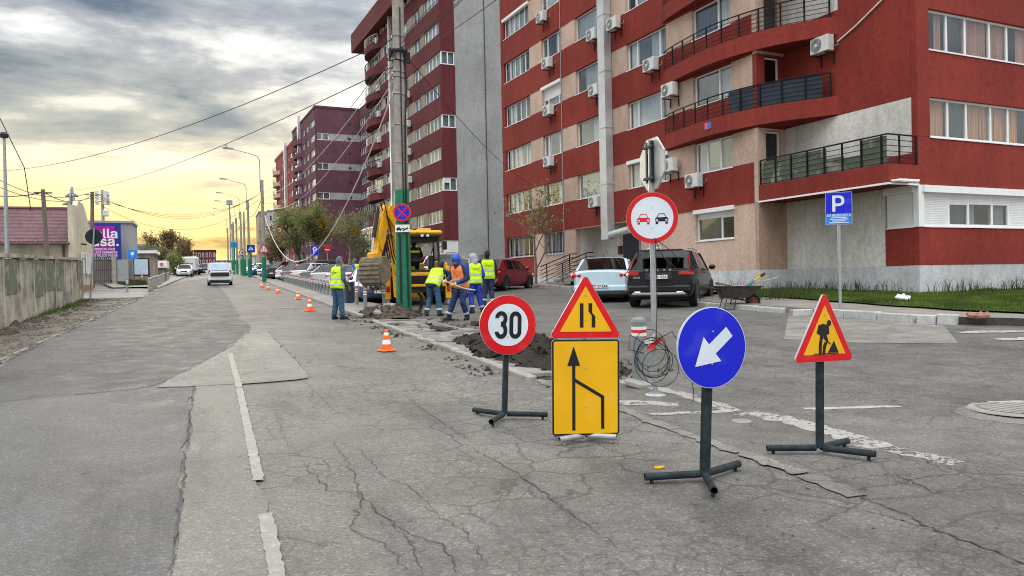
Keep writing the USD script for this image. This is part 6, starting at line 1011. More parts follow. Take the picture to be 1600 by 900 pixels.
for x in (-W2 - .03, W2): put(arm(sec + [(-1.36, 1.0), (-1.34, 1.45)], x, x + .03), 'side_plate', 'bucket_mud', BK)
for (y0, z0), (y1, z1) in zip(sec[1:-1], sec[2:]):
    for f in (.2, .65): y, z = y0 + (y1 - y0)*f, z0 + (z1 - z0)*f; put(G().rbox((AX, y - .03, z), (W2*2 - .02, .06, .09), .02), 'wear_rib', 'bucket_mud', BK)
for k in range(5): x = AX - W2 + .06 + .2*k; put(G().hull([(x + dx, -1.7 + dy, z) for dx in (-.035, .035) for dy in (0, .07) for z in (.78, .66)] + [(x, -1.6, .5)]), 'tooth', 'bucket_mud', BK)
bx('front_loader', (0, 5.0, .5), (2.2, .7, .8), 'jcb_yellow', .1); q = EP + np.array([0, 0, .0])
c_ = math.cos(A_(-13)); s_ = math.sin(A_(-13)); o = np.array([-.05, .95, .62]); q = EP + np.array([o[0]*c_ - o[1]*s_, o[0]*s_ + o[1]*c_, o[2] + .0])
DRV = person('excavator driver in dark jacket with a green stripe, back to us in the cab', q, -13, -4, group=None, legs=(((-.14, .42, .98), (-.16, .5, .62)), ((.14, .42, .98), (.16, .5, .62))), arms=(((-.3, .1, 1.2), (-.2, .35, 1.15)), ((.3, .1, 1.2), (.25, .35, 1.15))), trousers='cloth_black', jacket='cloth_black', head='cloth_black', cuffs=False)
G().hull([(x, y, z) for x in (-.2, .2) for y in (-.165, -.1) for z in (1.3, 1.37)]).build('stripe', 'hivis_yellow', DRV)
b_ = LP[0] if 0 else None

# ================================================================== POLES, LAMPS, WIRES
pp = gp(632, 494); UP = thing('utility_pole', 'thick concrete pole with green painted base, strapped cables and no-stopping sign', 'utility pole', pp, -18)
G().tube([(0, 0, z) for z in (3.68, 12)], [.205, .15], 22).build('pole', 'concrete_pole', UP, smooth=40); G().tube([(0, 0, z) for z in (0, 3.7)], [.225, .212], 22).build('green_base', 'pole_green', UP, smooth=40)
g = G()
for z in (4.5, 5.6, 6.5, 7.0, 7.15, 7.5, 8.2, 9.3): g.tube([(.2*math.cos(a), .2*math.sin(a), z + .02*math.sin(a*2)) for a in np.linspace(0, 2*np.pi, 20)], .014, 5)
g.build('strap', 'bare_alu', UP); g = G()
g.tube([(.14, -.2, .3), (.12, -.2, 3), (.14, -.19, 5.4), (.2, -.12, 6.6), (.17, -.12, 7.7)], .026, 7); g.tube([(-.08, -.235, .4), (-.08, -.23, 2.2), (-.1, -.22, 2.4)], .03, 6); g.tube([(.05, -.22, 3.2), (.04, -.21, 6), (.06, -.19, 9)], .018, 6); g.build('cable', 'cable_black', UP)
g = G()
for k in range(5): a = k*1.3; g.tube([(.2*math.cos(a), .2*math.sin(a), 7.72 + .03*k), (.3*math.cos(a + .5), .3*math.sin(a + .5), 7.6 - .05*k), (.22*math.cos(a + 1.2), .22*math.sin(a + 1.2), 7.45)], .025, 6)
g.tube([(.21*math.cos(a), .21*math.sin(a), 7.75) for a in np.linspace(0, 2*np.pi, 16)], .05, 6); g.rbox((.27, -.08, 7.55), (.12, .12, .34), .02); g.rbox((-.25, -.1, 7.7), (.1, .1, .26), .02); g.build('cable_clamp', 'cable_black', UP)
NS = thing('road_sign', 'round blue and red no-stopping sign fixed to the green pole', 'road sign', pp, -18); T = up(3.02, -.27)
cr = unary_union([affinity.rotate(sbox(-.021, -.25, .021, .25), 45), affinity.rotate(sbox(-.021, -.25, .021, .25), -45)])
face((NS, disc(.26)), T, [('rim', 'sign_red', disc(.257)), ('blue_field', 'sign_blue', disc(.205)), ('cross', 'sign_red', cr.intersection(disc(.21)))]); G().rbox((0, -.24, 3.02), (.06, .06, .3), .01).build('bracket', 'galvanised', NS)
TW = thing('plate_sign', 'small white plate with a tow-away symbol under the no-stopping sign', 'road sign', pp, -18); T = up(2.56, -.26); tw = unary_union([Polygon([(-.17, -.045), (-.02, -.045), (-.02, -.01), (-.06, .0), (-.075, .03), (-.13, .03), (-.17, .0)]), Point(-.14, -.05).buffer(.022), Point(-.06, -.05).buffer(.022), affinity.rotate(sbox(.02, -.04, .17, .0), 24), Point(.03, -.055).buffer(.02), Point(.14, .0).buffer(.02), sbox(-.02, -.012, .05, .01)])
face((TW, sbox(-.215, -.11, .215, .11).buffer(-.015).buffer(.015)), T, [('white_field', 'plate_white', sbox(-.21, -.105, .21, .105)), ('symbol', 'sign_black', tw)]); G().rbox((0, -.23, 2.56), (.05, .06, .2), .01).build('bracket', 'galvanised', TW)
t = thing('cable_coil', 'black cable coil lying at the foot of the green pole', 'cable', gp(645, 492), -18); g = G(); r = np.random.default_rng(9)
for i in range(9): c = np.array([.05 + r.normal(0, .05), r.normal(0, .05), .36]); a0 = r.uniform(-.5, .5); g.tube([c + [.26*math.cos(a)*math.cos(a0), .26*math.cos(a)*math.sin(a0), .33*math.sin(a) + .03] for a in np.linspace(0, 2*np.pi, 24)], .013, 5)
g.build('cable', 'cable_black', t)
def lamp_pole(label, base, h, arm=True, reach=2.3, rise=2.0, green=True, extra=None, sc=1.0, r0=.17):
    t = thing('street_lamp' if arm else 'utility_pole', label, 'street lamp' if arm else 'utility pole', base, 90 - 3.93 - 90); G().tube([(0, 0, 0), (0, 0, h)], [r0, r0*.68], 12).build('pole', 'concrete_pole', t)
    if green: G().tube([(0, 0, 0), (0, 0, 2.1)], [r0 + .012, r0 + .006], 12).build('green_base', 'pole_green', t)
    if arm: a = G(); a.tube([(-.16, 0, h - 1.0), (-.16, 0, h + rise - .35), (-.3, 0, h + rise - .05), (-.7, 0, h + rise + .12), (-reach, 0, h + rise + .5)], [.04, .04, .04, .038, .035], 8); p = a.build('lamp_arm', 'galvanised', t); G().hull([(-reach + .1, y, h + rise + .5 + z) for y in (-.08, .08) for z in (-.05, .07)] + [(-reach - .65, y, h + rise + .55 + z) for y in (-.14, .14) for z in (-.06, .1)] + [(-reach - .8, 0, h + rise + .6)]).build('lamp_head', 'grey_plastic', p)
    return t
LP = []
LD = [('street lamp on a concrete pole with green base, nearest of the lamp row', (413, 441), 8.6, True), ('second street lamp of the row on a concrete pole', (390, 433), 8.8, True), ('third street lamp arm further down the row', (378, 430), 8.6, True), ('fourth street lamp down the road', (371, 428), 8.6, True), ('fifth street lamp far down the road', (364, 426), 8.6, True), ('furthest street lamp above the white van', (357, 424.5), 8.6, True)]
for lb, q, h, ar in LD: b = gp(*q); LP.append(b); lamp_pole(lb, b, h, ar, extra=None)
bq_ = LP[0] + np.array([-2.75*RN[0], -2.75*RN[1], 11.25]); t = thing('bird', 'small dark bird perched on the nearest lamp head', 'bird', bq_, 100); G().hull([(.12, 0, .1), (.02, .07, .12), (.02, -.07, .12), (0, 0, .02), (-.1, 0, .08), (.05, 0, .19)]).hull([(.12, .03, .2), (.12, -.03, .2), (.16, 0, .24), (.1, 0, .25), (.21, 0, .19), (.08, 0, .13)]).hull([(-.05, .03, .1), (-.05, -.03, .1), (-.26, .04, .03), (-.26, -.04, .03), (-.05, 0, .06)]).tube([(.02, .02, .03), (.02, .02, -.04)], .008, 4).tube([(.02, -.02, .03), (.02, -.02, -.04)], .008, 4).build('body', 'cloth_black', t)
for lb, q, h in (('bare concrete pole without a lamp, just right of the white van', (383, 431), 8.2), ('bare concrete pole far down the right roadside', (366, 428), 8.0)): lamp_pole(lb, gp(*q), h, False)
def roadsign_small(label, base, z, shape, layers, m='pole_green', h=None, post=True, rz=-3.93, r=.035):
    t = thing('road_sign', label, 'road sign', base, rz)
    if post: G().tube([(0, 0, 0), (0, 0, h or z + .3)], r, 10).build('post', m, t)
    face((t, shape), up(z, -.06 if post else -.24), layers); return t
wt = lambda s: tri(s, .04)
roadsign_small('red triangle warning sign fixed to the nearest lamp pole', LP[0], 2.75, wt(.95), [('rim', 'sign_red', wt(.93)), ('white_field', 'sign_white', tri(.6, .01)), ('symbol', 'sign_black', unary_union([sbox(-.1, -.12, -.06, .1), sbox(.06, -.12, .1, .1)]))], post=False)
pz = gp(393, 433); roadsign_small('square blue pedestrian crossing sign by the second lamp pole', pz, 3.3, sbox(-.45, -.45, .45, .45), [('blue_field', 'sign_blue', sbox(-.44, -.44, .44, .44)), ('triangle', 'sign_white', tri(.6, .01)), ('symbol', 'sign_black', unary_union([Point(0, .08).buffer(.05), sbox(-.03, -.1, .03, .05), strip([(0, -.1), (-.1, -.18)], .04)]))], r=.09)
roadsign_small('round sign with red rim further down by the crossing', gp(380, 431), 3.0, disc(.45), [('rim', 'sign_red', disc(.44)), ('white_field', 'sign_white', disc(.33)), ('bar', 'sign_black', sbox(-.22, -.05, .22, .05))], r=.08)
roadsign_small('far light blue sign beside the green poles', gp(367, 429), 4.3, sbox(-.5, -.4, .5, .4), [('blue_field', 'sign_sky', sbox(-.49, -.39, .49, .39))], r=.09)
q = stz(62, 7.2); roadsign_small('blue parking sign standing before the trees', q, 2.5, sbox(-.3, -.4, .3, .4), [('blue_field', 'sign_blue', sbox(-.29, -.39, .29, .39)), ('letter', 'sign_white', unary_union([sbox(-.12, -.28, -.03, .28), affinity.translate(Point(0, 0).buffer(.17).difference(Point(0, 0).buffer(.08)), .0, .12)]))], 'galvanised')
q = stz(63, 8.3); roadsign_small('red inverted triangle sign before the trees', q, 2.5, affinity.scale(wt(.8), 1, -1), [('rim', 'sign_red', affinity.scale(wt(.78), 1, -1)), ('band', 'sign_white', sbox(-.2, .0, .2, .07))], 'galvanised')
t = thing('camera_box', 'square dark box on a thin mast above the far lamp row', 'mast', gp(361, 428), 0); G().tube([(0, 0, 0), (0, 0, 10.6)], .09, 8).build('mast', 'galvanised', t); G().rbox((0, 0, 11), (.9, .5, .75), .05).build('box', 'grey_plastic', t)
def sag(a, b, s, n=24): a, b = np.asarray(a, float), np.asarray(b, float); u = np.linspace(0, 1, n)[:, None]; P = a + (b - a)*u; P[:, 2] -= s*4*(u*(1 - u))[:, 0]; return P
def wire(label, a, b, s=1.0, r=.014, m='cable_black', grp=None): t = thing('overhead_cable', label, 'cable', (0, 0, 0), 0, grp); G().tube(sag(a, b, s), r, 5).build('cable', m, t)
PT = pp + np.array([0, 0, 7.6])
wl = onS(-30, 268, 60); wire('long dark cable sagging across the sky, the upper of the two', wl, pp + np.array([-.1, 0, 8.15]), 1.0, .014); wl2 = onS(95, 297, 90); wire('long dark cable across the sky, the lower of the two', wl2, pp + np.array([-.1, 0, 7.35]), 1.0, .015)
L1 = LP[0] + np.array([0, 0, 7.0]); bk = stz(-16, 5.0) + np.array([0, 0, 7.9])
for i, (da, db, s, m) in enumerate([(0, 0, .9, 'cable_black'), (.25, .3, 1.1, 'cable_white'), (-.2, -.3, 1.3, 'cable_black'), (-.35, -.5, 1.7, 'cable_white'), (.45, .55, .8, 'cable_black')]): wire(f'{["topmost", "second", "third", "fourth", "lowest"][[4, 1, 0, 2, 3].index(i)]} cable of the bundle from the concrete pole to the first lamp pole', PT + [.05, 0, da], L1 + [0, 0, db], s, .011, m)
wire('thick white cable hanging in a deep loop from the lamp pole', LP[0] + np.array([.15, 0, 5.6]), PT + [0, .1, -.6], 4.6, .022, 'cable_white')
for i, (dx, dz, s) in enumerate([(0, .3, .5), (.3, .9, .6), (.1, -.5, .9), (-.3, .1, .3), (.6, 1.4, .4), (.9, 2.0, .4)]): wire(f'overhead cable from the concrete pole towards us, {["first", "second", "third", "fourth", "fifth", "sixth"][i]} from the left', PT + [.1, -.1, dz*.3], bk + np.array([dx + 1.0, 0, dz]), s, .009)
wire('thin cable slanting down over the grey end wall', PT + [.1, 0, .2], np.array([24.5, 46, 7.5]), .8, .011)
for i, (s0, s1) in enumerate(zip(LP[:-1], LP[1:])): wire(f'cable between the {ORD[i]} and next lamp pole of the row', s0 + np.array([0, 0, 7.2]), s1 + np.array([0, 0, 7.2]), .7, .03)
# left poles
q = onS(11, 392, 36); q = np.array([q[0], q[1], float(gz(q[0], q[1]))]); t = thing('street_lamp', 'slim grey lamp mast with a ball head behind the left wall', 'street lamp', q); hh = onS(8, 213, 36)[2] - q[2]; G().tube([(0, 0, 0), (0, 0, hh*.55), (0, 0, hh)], [.1, .075, .05], 10).build('mast', 'galvanised', t); G().lathe([(0, hh - .1), (.14, hh - .05), (.17, hh + .08), (.1, hh + .16), (0, hh + .18)], 12).build('lamp_head', 'black_plastic', t)
def woodpole(label, px, ptop, pbase, s, r=.13, dxt=0):
    a = onS(px, pbase, s); b = onS(px + dxt, ptop, s); q = np.array([a[0], a[1], float(gz(a[0], a[1]))]); t = thing('utility_pole', label, 'utility pole', q); v = b - q; G().tube([(0, 0, 0), v*.5, v], [r*1.15, r, r*.85], 10).build('pole', 'wood_grey', t); G().tube([v*.97 + [-.4, 0, 0], v*.97 + [.4, 0, 0]], .04, 6).build('crossarm', 'wood_grey', t); return b
w1 = woodpole('leaning grey wooden pole before the tiled roof', 76, 296, 402, 43.5, .11, -9); w2 = woodpole('dark wooden pole beside the purple billboard', 144, 300, 440, 60, .13, 0)
wire('dark cable from the left edge to the leaning wooden pole', onS(-30, 303, 43), w1 - [0, 0, .15], .15, .025); wire('dark cable between the two wooden poles', w1 - [0, 0, .1], w2 - [0, 0, .2], .5, .025)
for i, (a, b, s) in enumerate([((-20, 270), w2, .8), ((-20, 284), w2 - [0, 0, .4], .6)]): wire(['upper', 'lower'][i] + ' thin cable from the left edge to the pole by the billboard', onS(*a, 50), b, s, .02)
for i, dz in enumerate((0, .35, .7, -.5)): wire(f'{["second", "third", "topmost", "lowest"][i]} cable sagging over the street from the billboard pole to the first lamp pole', w2 + [0, 0, -.3 + dz*.5], LP[0] + np.array([0, 0, 7.4 + dz*.4]), 1.5 + .3*i, .015)
t = thing('overhead_cable', 'cable hanging down from the top left corner to the tiled roof', 'cable'); G().tube([onS(-5, 175, 42), onS(38, 262, 42), onS(48, 328, 44.5)], .022, 5).build('cable', 'cable_black', t)
# round sign seen from the back, lone left bollards, barrier blocks
q = gp(141, 469); t = thing('road_sign', 'round road sign seen from its dark grey back on a leaning post', 'road sign', q, 184, tilt=(0, -4)); hh = onS(149, 358, 39.8)[2] - q[2]; G().tube([(0, 0, 0), (0, 0, hh)], .035, 8).build('post', 'galvanised', t); T = up(hh - .36, -.06); face((t, disc(.35)), T, [('white_field', 'sign_white', disc(.34))], back='dark_steel')
for px, py, lb in [(199, 457, 'lone bollard at the corner of the left side street'), (222, 444, 'lone bollard beside the blank advertising panel')]: thing('bollard', lb, 'bollard', gp(px, py), 0, 'bollards at the left side street', ref=bo, sc=1.05)
for i, px in enumerate(np.linspace(234, 263, 9)): a = gp(px, 456.5 - (px - 234)*.62); t = thing('barrier_post', f'{ORD[i]} thick concrete barrier post in the left roadside row', 'bollard', a, 0, 'row of thick concrete posts on the left'); G().rbox((0, 0, .38), (.2, .2, .76), .05).build('post', 'concrete_pole', t); G().rbox((0, 0, .79), (.21, .21, .07), .03).build('cap', 'kerb_white', t)

# ================================================================== LEFT SIDE
CW = thing('concrete_wall', 'weathered concrete wall with peeling green painted panels along the left roadside', 'wall', stz(30, -5.4)); a, b = np.array([10.0, -4.64]), np.array([40.4, -5.8]); n = 14; rw = np.random.default_rng(5)
for i in range(n):
    p0, p1 = a + (b - a)*i/n, a + (b - a)*(i + 1)/n; P0, P1 = stz(*p0), stz(*p1); u = P1 - P0; Lh = math.hypot(u[0], u[1]); u2 = np.array([u[0]/Lh, u[1]/Lh, 0]); nn = np.array([u2[1], -u2[0], 0]); F = framed(P0, u2, nn); F[:3, 0] = u/Lh
    G().box(.0, -.12, -.3, Lh, 0, 1.78, F).build('wall_panel', 'concrete_wall', CW, world=True); G().box(-.09, -.15, -.3, .09, .035, 1.82, F).build('pilaster', 'concrete_wall', CW, world=True); G().box(0, -.18, 1.82, Lh + .003, .06, 1.92, F).build('coping', 'concrete_wall' if rw.random() > .3 else 'kerb_stone', CW, world=True)
    if i in (2, 4, 6, 8, 9, 10, 13): G().box(.25, .0, .55 + rw.uniform(-.1, .3), Lh - .3, .012, 1.7, F).build('painted_panel', 'wall_green_paint', CW, world=True)
    if i in (3, 5, 11): G().box(.5, .0, .1, .5 + rw.uniform(.6, 1.0), .014, rw.uniform(.5, 1.1), F).build('render_patch', 'walk_concrete', CW, world=True)
HS = thing('house', 'low cream house with a maroon tiled roof behind the left wall', 'house', stz(52, -12)); U = np.array([RN[0], RN[1], 0]); Fh = framed(np.array([*xy(0, 0), 0]), -U, np.array([-RD[0], -RD[1], 0]))   # along: -t, outwards: -s
zg = float(gz(*xy(49, -8))); te = onS(60, 380, 48.6)[2]; tr_ = onS(60, 328, 52)[2]
def hbox(s0, s1, t0, t1, z0, z1, name, m, par=HS):
    g = G(); c = [(*xy(s, t), z) for z in (z0, z1) for s, t in ((s0, t0), (s1, t0), (s1, t1), (s0, t1))]; g.add(c, BOXF); 
    v = np.array(c); 
    return g.build(name, m, par, world=True)
hbox(49.2, 55.2, -7.6, -34, zg - .3, te, 'wall', 'cream_stucco')
ss = np.linspace(48.6, 52.0, 60); tt = np.linspace(-7.7, -34.5, 280); S, T_ = np.meshgrid(ss, tt, indexing='ij'); row = (S - ss[0])/.36; Z = te + (tr_ - te)*(S - 48.6)/3.4 + .05*np.abs(np.sin(T_*np.pi/.22))**.7 + .06*(1 - (row % 1)); X = S*RD[0] + T_*RN[0]; Y = S*RD[1] + T_*RN[1]; g = G(); g.grid(np.stack([X, Y, Z], -1)); g.build('roof', 'roof_tile', HS, world=True)
g = G(); g.quad((*xy(52, -7.7), tr_), (*xy(52, -34.5), tr_), (*xy(55.4, -34.5), te), (*xy(55.4, -7.7), te)); g.build('roof_back', 'roof_tile', HS, world=True); G().tube([(*xy(48.55, -7.6), te - .02), (*xy(48.55, -34.5), te - .02)], .07, 8).build('gutter', 'roof_tile', HS, world=True); G().tube([(*xy(49.1, -8.0), te), (*xy(49.1, -8.0), zg)], .05, 8).build('downpipe', 'rust', HS, world=True); G().tube([(*xy(52, -7.7), tr_ + .08), (*xy(52, -34.5), tr_ + .08)], .11, 8).build('ridge', 'roof_tile', HS, world=True)
gb = Polygon([(48.7, zg - .3), (55.4, zg - .3), (55.4, te + .9), (53.9, te + 1.7), (53.0, tr_ + .1), (52.2, tr_ + .42), (50.6, tr_ + .42), (50.2, tr_ + .1), (48.7, tr_ + .0)]); M = np.array([[RD[0], 0, RN[0], 0], [RD[1], 0, RN[1], 0], [0, 1, 0, 0], [0, 0, 0, 1.0]]); M[:3, 3] = [*(RN*-7.55), 0]; G().poly(gb, -.15, .12, M).build('gable_wall', 'cream_stucco', HS, world=True); hbox(48.75, 55.3, -7.38, -7.41, zg - .3, zg + .5, 'plinth', 'brick_rubble')
Ft = np.eye(4); Ft[:3, 0] = (RD[0], RD[1], 0); Ft[:3, 1] = (RN[0], RN[1], 0); Ft[:3, 2] = (0, 0, 1); Ft[:3, 3] = [*(RN*-7.35), 0]
for s0 in (50.6, 52.4, 53.8): windowu(HS, Ft, s0, s0 + .9, zg + 1.2, zg + 2.4, (.5,), -.04, ('curtain_grey',), 'window_glass', single=True, fw=.06)
G().tube([(*xy(51.0, -7.4), zg + 2.9), (*xy(51.0, -7.1), zg + 2.85)], .05, 6).build('wall_lamp', 'black_plastic', HS, world=True)
GT = thing('metal_gate', 'tall brown metal gate of upright bars below the purple billboard', 'gate', stz(68, -9.2)); zt_ = float(gz(*xy(68, -9))); 
for k in range(26): q = -11.3 + .135*k; hbox(68, 68.04, q, q + .085, zt_ + .1, zt_ + 2.15, 'bar', 'gate_brown', GT)
for z in (.3, 1.15, 1.95): hbox(68.045, 68.1, -11.35, -7.75, zt_ + z, zt_ + z + .07, 'rail', 'gate_brown', GT)
hbox(67.9, 68.2, -7.75, -7.45, zt_, zt_ + 2.4, 'gate_post', 'concrete_pole', GT)
hbox(68, 68.2, -7.4, -6.6, zt_, zt_ + 2.0, 'side_panel', 'grey_plastic', GT)
OB = thing('industrial_building', 'grey metal building behind the purple billboard with antennas on its roof', 'building', stz(76, -9)); qa, qb = onS(143, 347, 74), onS(207, 350, 74); st0, st1 = st(qa[0], qa[1])[1], st(qb[0], qb[1])[1]; ztop = (qa[2] + qb[2])/2
hbox(74, 78, st0 - 2, st1, zt_, ztop, 'wall', 'grey_metal_wall', OB); hbox(73.9, 78.1, st0 - 2, st1 + .1, ztop, ztop + .2, 'roof_edge', 'grey_plastic', OB); 
for k in range(2): hbox(73.6, 74, st1 - 2.2 + k*.05, st1 - 1.4 + k*.05, ztop - 1.6 - k*.9, ztop - 1.0 - k*.9, 'wall_unit', 'ac_white', OB)
BB = thing('billboard', 'purple billboard in a blue frame with white lettering on the left', 'billboard', stz(72, -9)); qa, qb = onS(142, 349, 72.5), onS(189, 408, 72.5); ta, tb = st(qa[0], qa[1])[1], st(qb[0], qb[1])[1]; za, zb = qb[2], qa[2]
hbox(72.6, 73, ta, tb, za, zb, 'frame', 'billboard_blue', BB); hbox(72.55, 72.6, ta + .05, tb - .42, za + .5, zb - .2, 'panel', 'billboard_purple', BB); hbox(72.7, 73, tb - .25, tb - .05, zt_, za, 'post', 'billboard_blue', BB)
Fb = np.eye(4); Fb[:3, 0] = (RN[0], RN[1], 0); Fb[:3, 1] = (0, 0, 1); Fb[:3, 2] = (-RD[0], -RD[1], 0); Fb[:3, 3] = [*xy(72.54, (ta + tb - .42)/2 + .1), 0]
def btext(s, z, h, sx=1.0, dx=0): q = textpoly(s, h, True, sx); q.apply_translation([dx, z, 0]); q.apply_transform(Fb @ BB.inv if 0 else Fb); q.apply_transform(BB.inv); G().tm(q).build('lettering', 'band_white', BB)
btext('olla', zb - .85, .75, 1.05, .1); btext('asa.', zb - 1.6, .75, 1.05, .05)
for i, s in enumerate(('OBIECTE CAZI', 'PLACI CERAMICE', 'METALICE PUNTE', 'PLACI PARCHET')): btext(s, zb - 2.15 - .27*i, .17, .95)
AD = thing('advertising_panel', 'blank pale blue advertising panel in a black frame by the roadside', 'advertising panel', stz(70, -6)); qa, qb = onS(207, 403, 70), onS(234, 431, 70); ta, tb = st(qa[0], qa[1])[1], st(qb[0], qb[1])[1]; za, zb = qb[2], qa[2]; zg2 = float(gz(*xy(70, -6)))
hbox(70.0, 70.12, ta, tb, za, zb, 'frame', 'black_plastic', AD); hbox(69.97, 70.0, ta + .12, tb - .12, za + .12, zb - .12, 'panel', 'ad_panel', AD); hbox(70.0, 70.1, ta, ta + .1, zg2, za, 'post', 'black_plastic', AD); hbox(70.0, 70.1, tb - .1, tb, zg2, za, 'post', 'black_plastic', AD)
KI = thing('kiosk', 'low grey kiosk with a white roof behind the advertising panel', 'kiosk', stz(73, -6)); hbox(71, 75, ta - .1, tb + .3, zg2, za + 1.9, 'wall', 'taupe_stucco', KI); hbox(70.8, 75.2, ta - .2, tb + .5, za + 1.9, za + 2.15, 'roof', 'band_white', KI)
t = thing('road_sign', 'small square bright blue sign left of the blank advertising panel', 'road sign', stz(69, ta + .1), -3.93); qa, qb = onS(205, 391, 69), onS(218, 404, 69); z = (qa[2] + qb[2])/2 - t.M[2, 3]; G().tube([(0, 0, 0), (0, 0, z)], .04, 8).build('post', 'galvanised', t); face((t, sbox(-.37, -.37, .37, .37)), up(z, -.05), [('blue_field', 'sign_sky', sbox(-.36, -.36, .36, .36)), ('emblem', 'sign_white', unary_union([sbox(-.12, -.05, .12, .2), sbox(-.05, -.15, .05, -.08)]))])
SH_ = thing('shop_hut', 'green and white roadside hut past the kiosk', 'hut', stz(95, -6.5)); qa, qb = onS(238, 406, 95), onS(257, 436, 95); ta, tb = st(qa[0], qa[1])[1], st(qb[0], qb[1])[1]; hbox(95, 99, ta, tb, qb[2] - .3, qa[2] - .9, 'wall', 'wall_green_paint', SH_); hbox(94.8, 99.2, ta - .1, tb + .3, qa[2] - .9, qa[2] - .1, 'sign_board', 'band_white', SH_); hbox(94.75, 94.8, ta + .8, tb - .1, qa[2] - .7, qa[2] - .35, 'lettering_panel', 'poster_pink', SH_)
AM = thing('antenna_mast', 'mobile phone antenna mast with upright panels behind the billboard', 'mast', onS(161, 349, 80)); s_ = depth(onS(161, 349, 80))/FPX
G().tube([(0, 0, -2), (0, 0, 52*s_)], .14, 8).build('mast', 'galvanised', AM)
for x, y in ((-.45, 0), (.25, -.3), (.45, .2)): G().rbox((x, y, 40*s_), (.3, .25, 22*s_), .05).build('antenna', 'ac_white', AM)
G().tube([(-.5, 0, 45*s_), (.5, 0, 45*s_)], .06, 6).tube([(-.5, 0, 34*s_), (.5, 0, 34*s_)], .06, 6).build('bracket', 'galvanised', AM); G().rbox((.25, 0, 16*s_), (.5, .4, .6), .08).build('box', 'ac_white', AM)
PY = thing('pylon', 'distant lattice power pylon above the tiled roof', 'pylon', onS(113, 330, 260)); s_ = depth(onS(113, 330, 260))/FPX; g = G(); hh = 38*s_
for sx in (-1, 1):
    for sy in (-1, 1): g.tube([(sx*6*s_, sy*6*s_, -8), (sx*2*s_, sy*2*s_, hh*.6), (0, 0, hh)], .34, 5)
for z0, z1 in ((0, .2), (.2, .4), (.4, .6), (.6, .8)):
    for sx in (-1, 1): w0, w1 = (1 - z0)*6*s_, (1 - z1)*6*s_; g.tube([(sx*w0, 0, z0*hh), (-sx*w1, 0, z1*hh)], .24, 4)
for z, w in ((.28, 13), (.62, 9)): g.tube([(-w*s_, 0, z*hh), (w*s_, 0, z*hh)], .3, 4); g.tube([(-w*s_, 0, z*hh), (0, 0, (z + .15)*hh), (w*s_, 0, z*hh)], .24, 4)
g.build('lattice', 'grey_plastic', PY)
# far buildings
def farblock(label, px0, px1, ptop, s, m, depth_=12, rows=0, cols=0, ang=0, roof=None):
    qa, qb = onS(px0, ptop, s), onS(px1, ptop, s); ta, tb = st(qa[0], qa[1])[1], st(qb[0], qb[1])[1]; zb_ = float(gz(*xy(s, (ta + tb)/2))); t = thing('building', label, 'building', (*xy(s, (ta + tb)/2), zb_)); hbox(s, s + depth_, ta, tb, zb_ - 1, qa[2], 'wall', m, t); hbox(s - .2, s + depth_ + .2, ta - .2, tb + .2, qa[2], qa[2] + .4, 'roof_edge', roof or 'grey_plastic', t)
    for i in range(rows):
        for j in range(cols):
            w = (tb - ta)/cols; u = ta + w*(j + .25); z = zb_ + 1.2 + (qa[2] - zb_ - 1.2)*(i + .1)/rows; p = hbox(s - .06, s + .02, u, u + w*.5, z, z + (qa[2] - zb_)/rows*.5, 'window', 'pvc_white', t); hbox(s - .08, s - .06, u + .1, u + w*.5 - .1, z + .1, z + (qa[2] - zb_)/rows*.5 - .1, 'pane', 'room_dark', t)
    return t
farblock('pale five-storey block beyond the red apartment row', 418, 446, 330, 215, 'pale_block', 16, 5, 3); farblock('brown-grey block face left of the pale five-storey block', 404, 417, 332, 228, 'taupe_stucco', 16, 0, 0); farblock('dark red low building closing the view down the road', 303, 337, 392, 300, 'maroon_stucco', 20, 2, 6, roof='maroon_stucco'); farblock('low grey building behind the van at the end of the road', 338, 372, 408, 330, 'pale_block', 20, 2, 4); farblock('far pale block between the lamp poles', 372, 403, 400, 280, 'pale_block', 15, 4, 4); farblock('long grey low building left of the brown trees', 208, 245, 385, 150, 'grey_metal_wall', 20, 0, 0)
farblock('low dark building at the far left end of the road', 255, 303, 404, 320, 'taupe_stucco', 20, 1, 5)

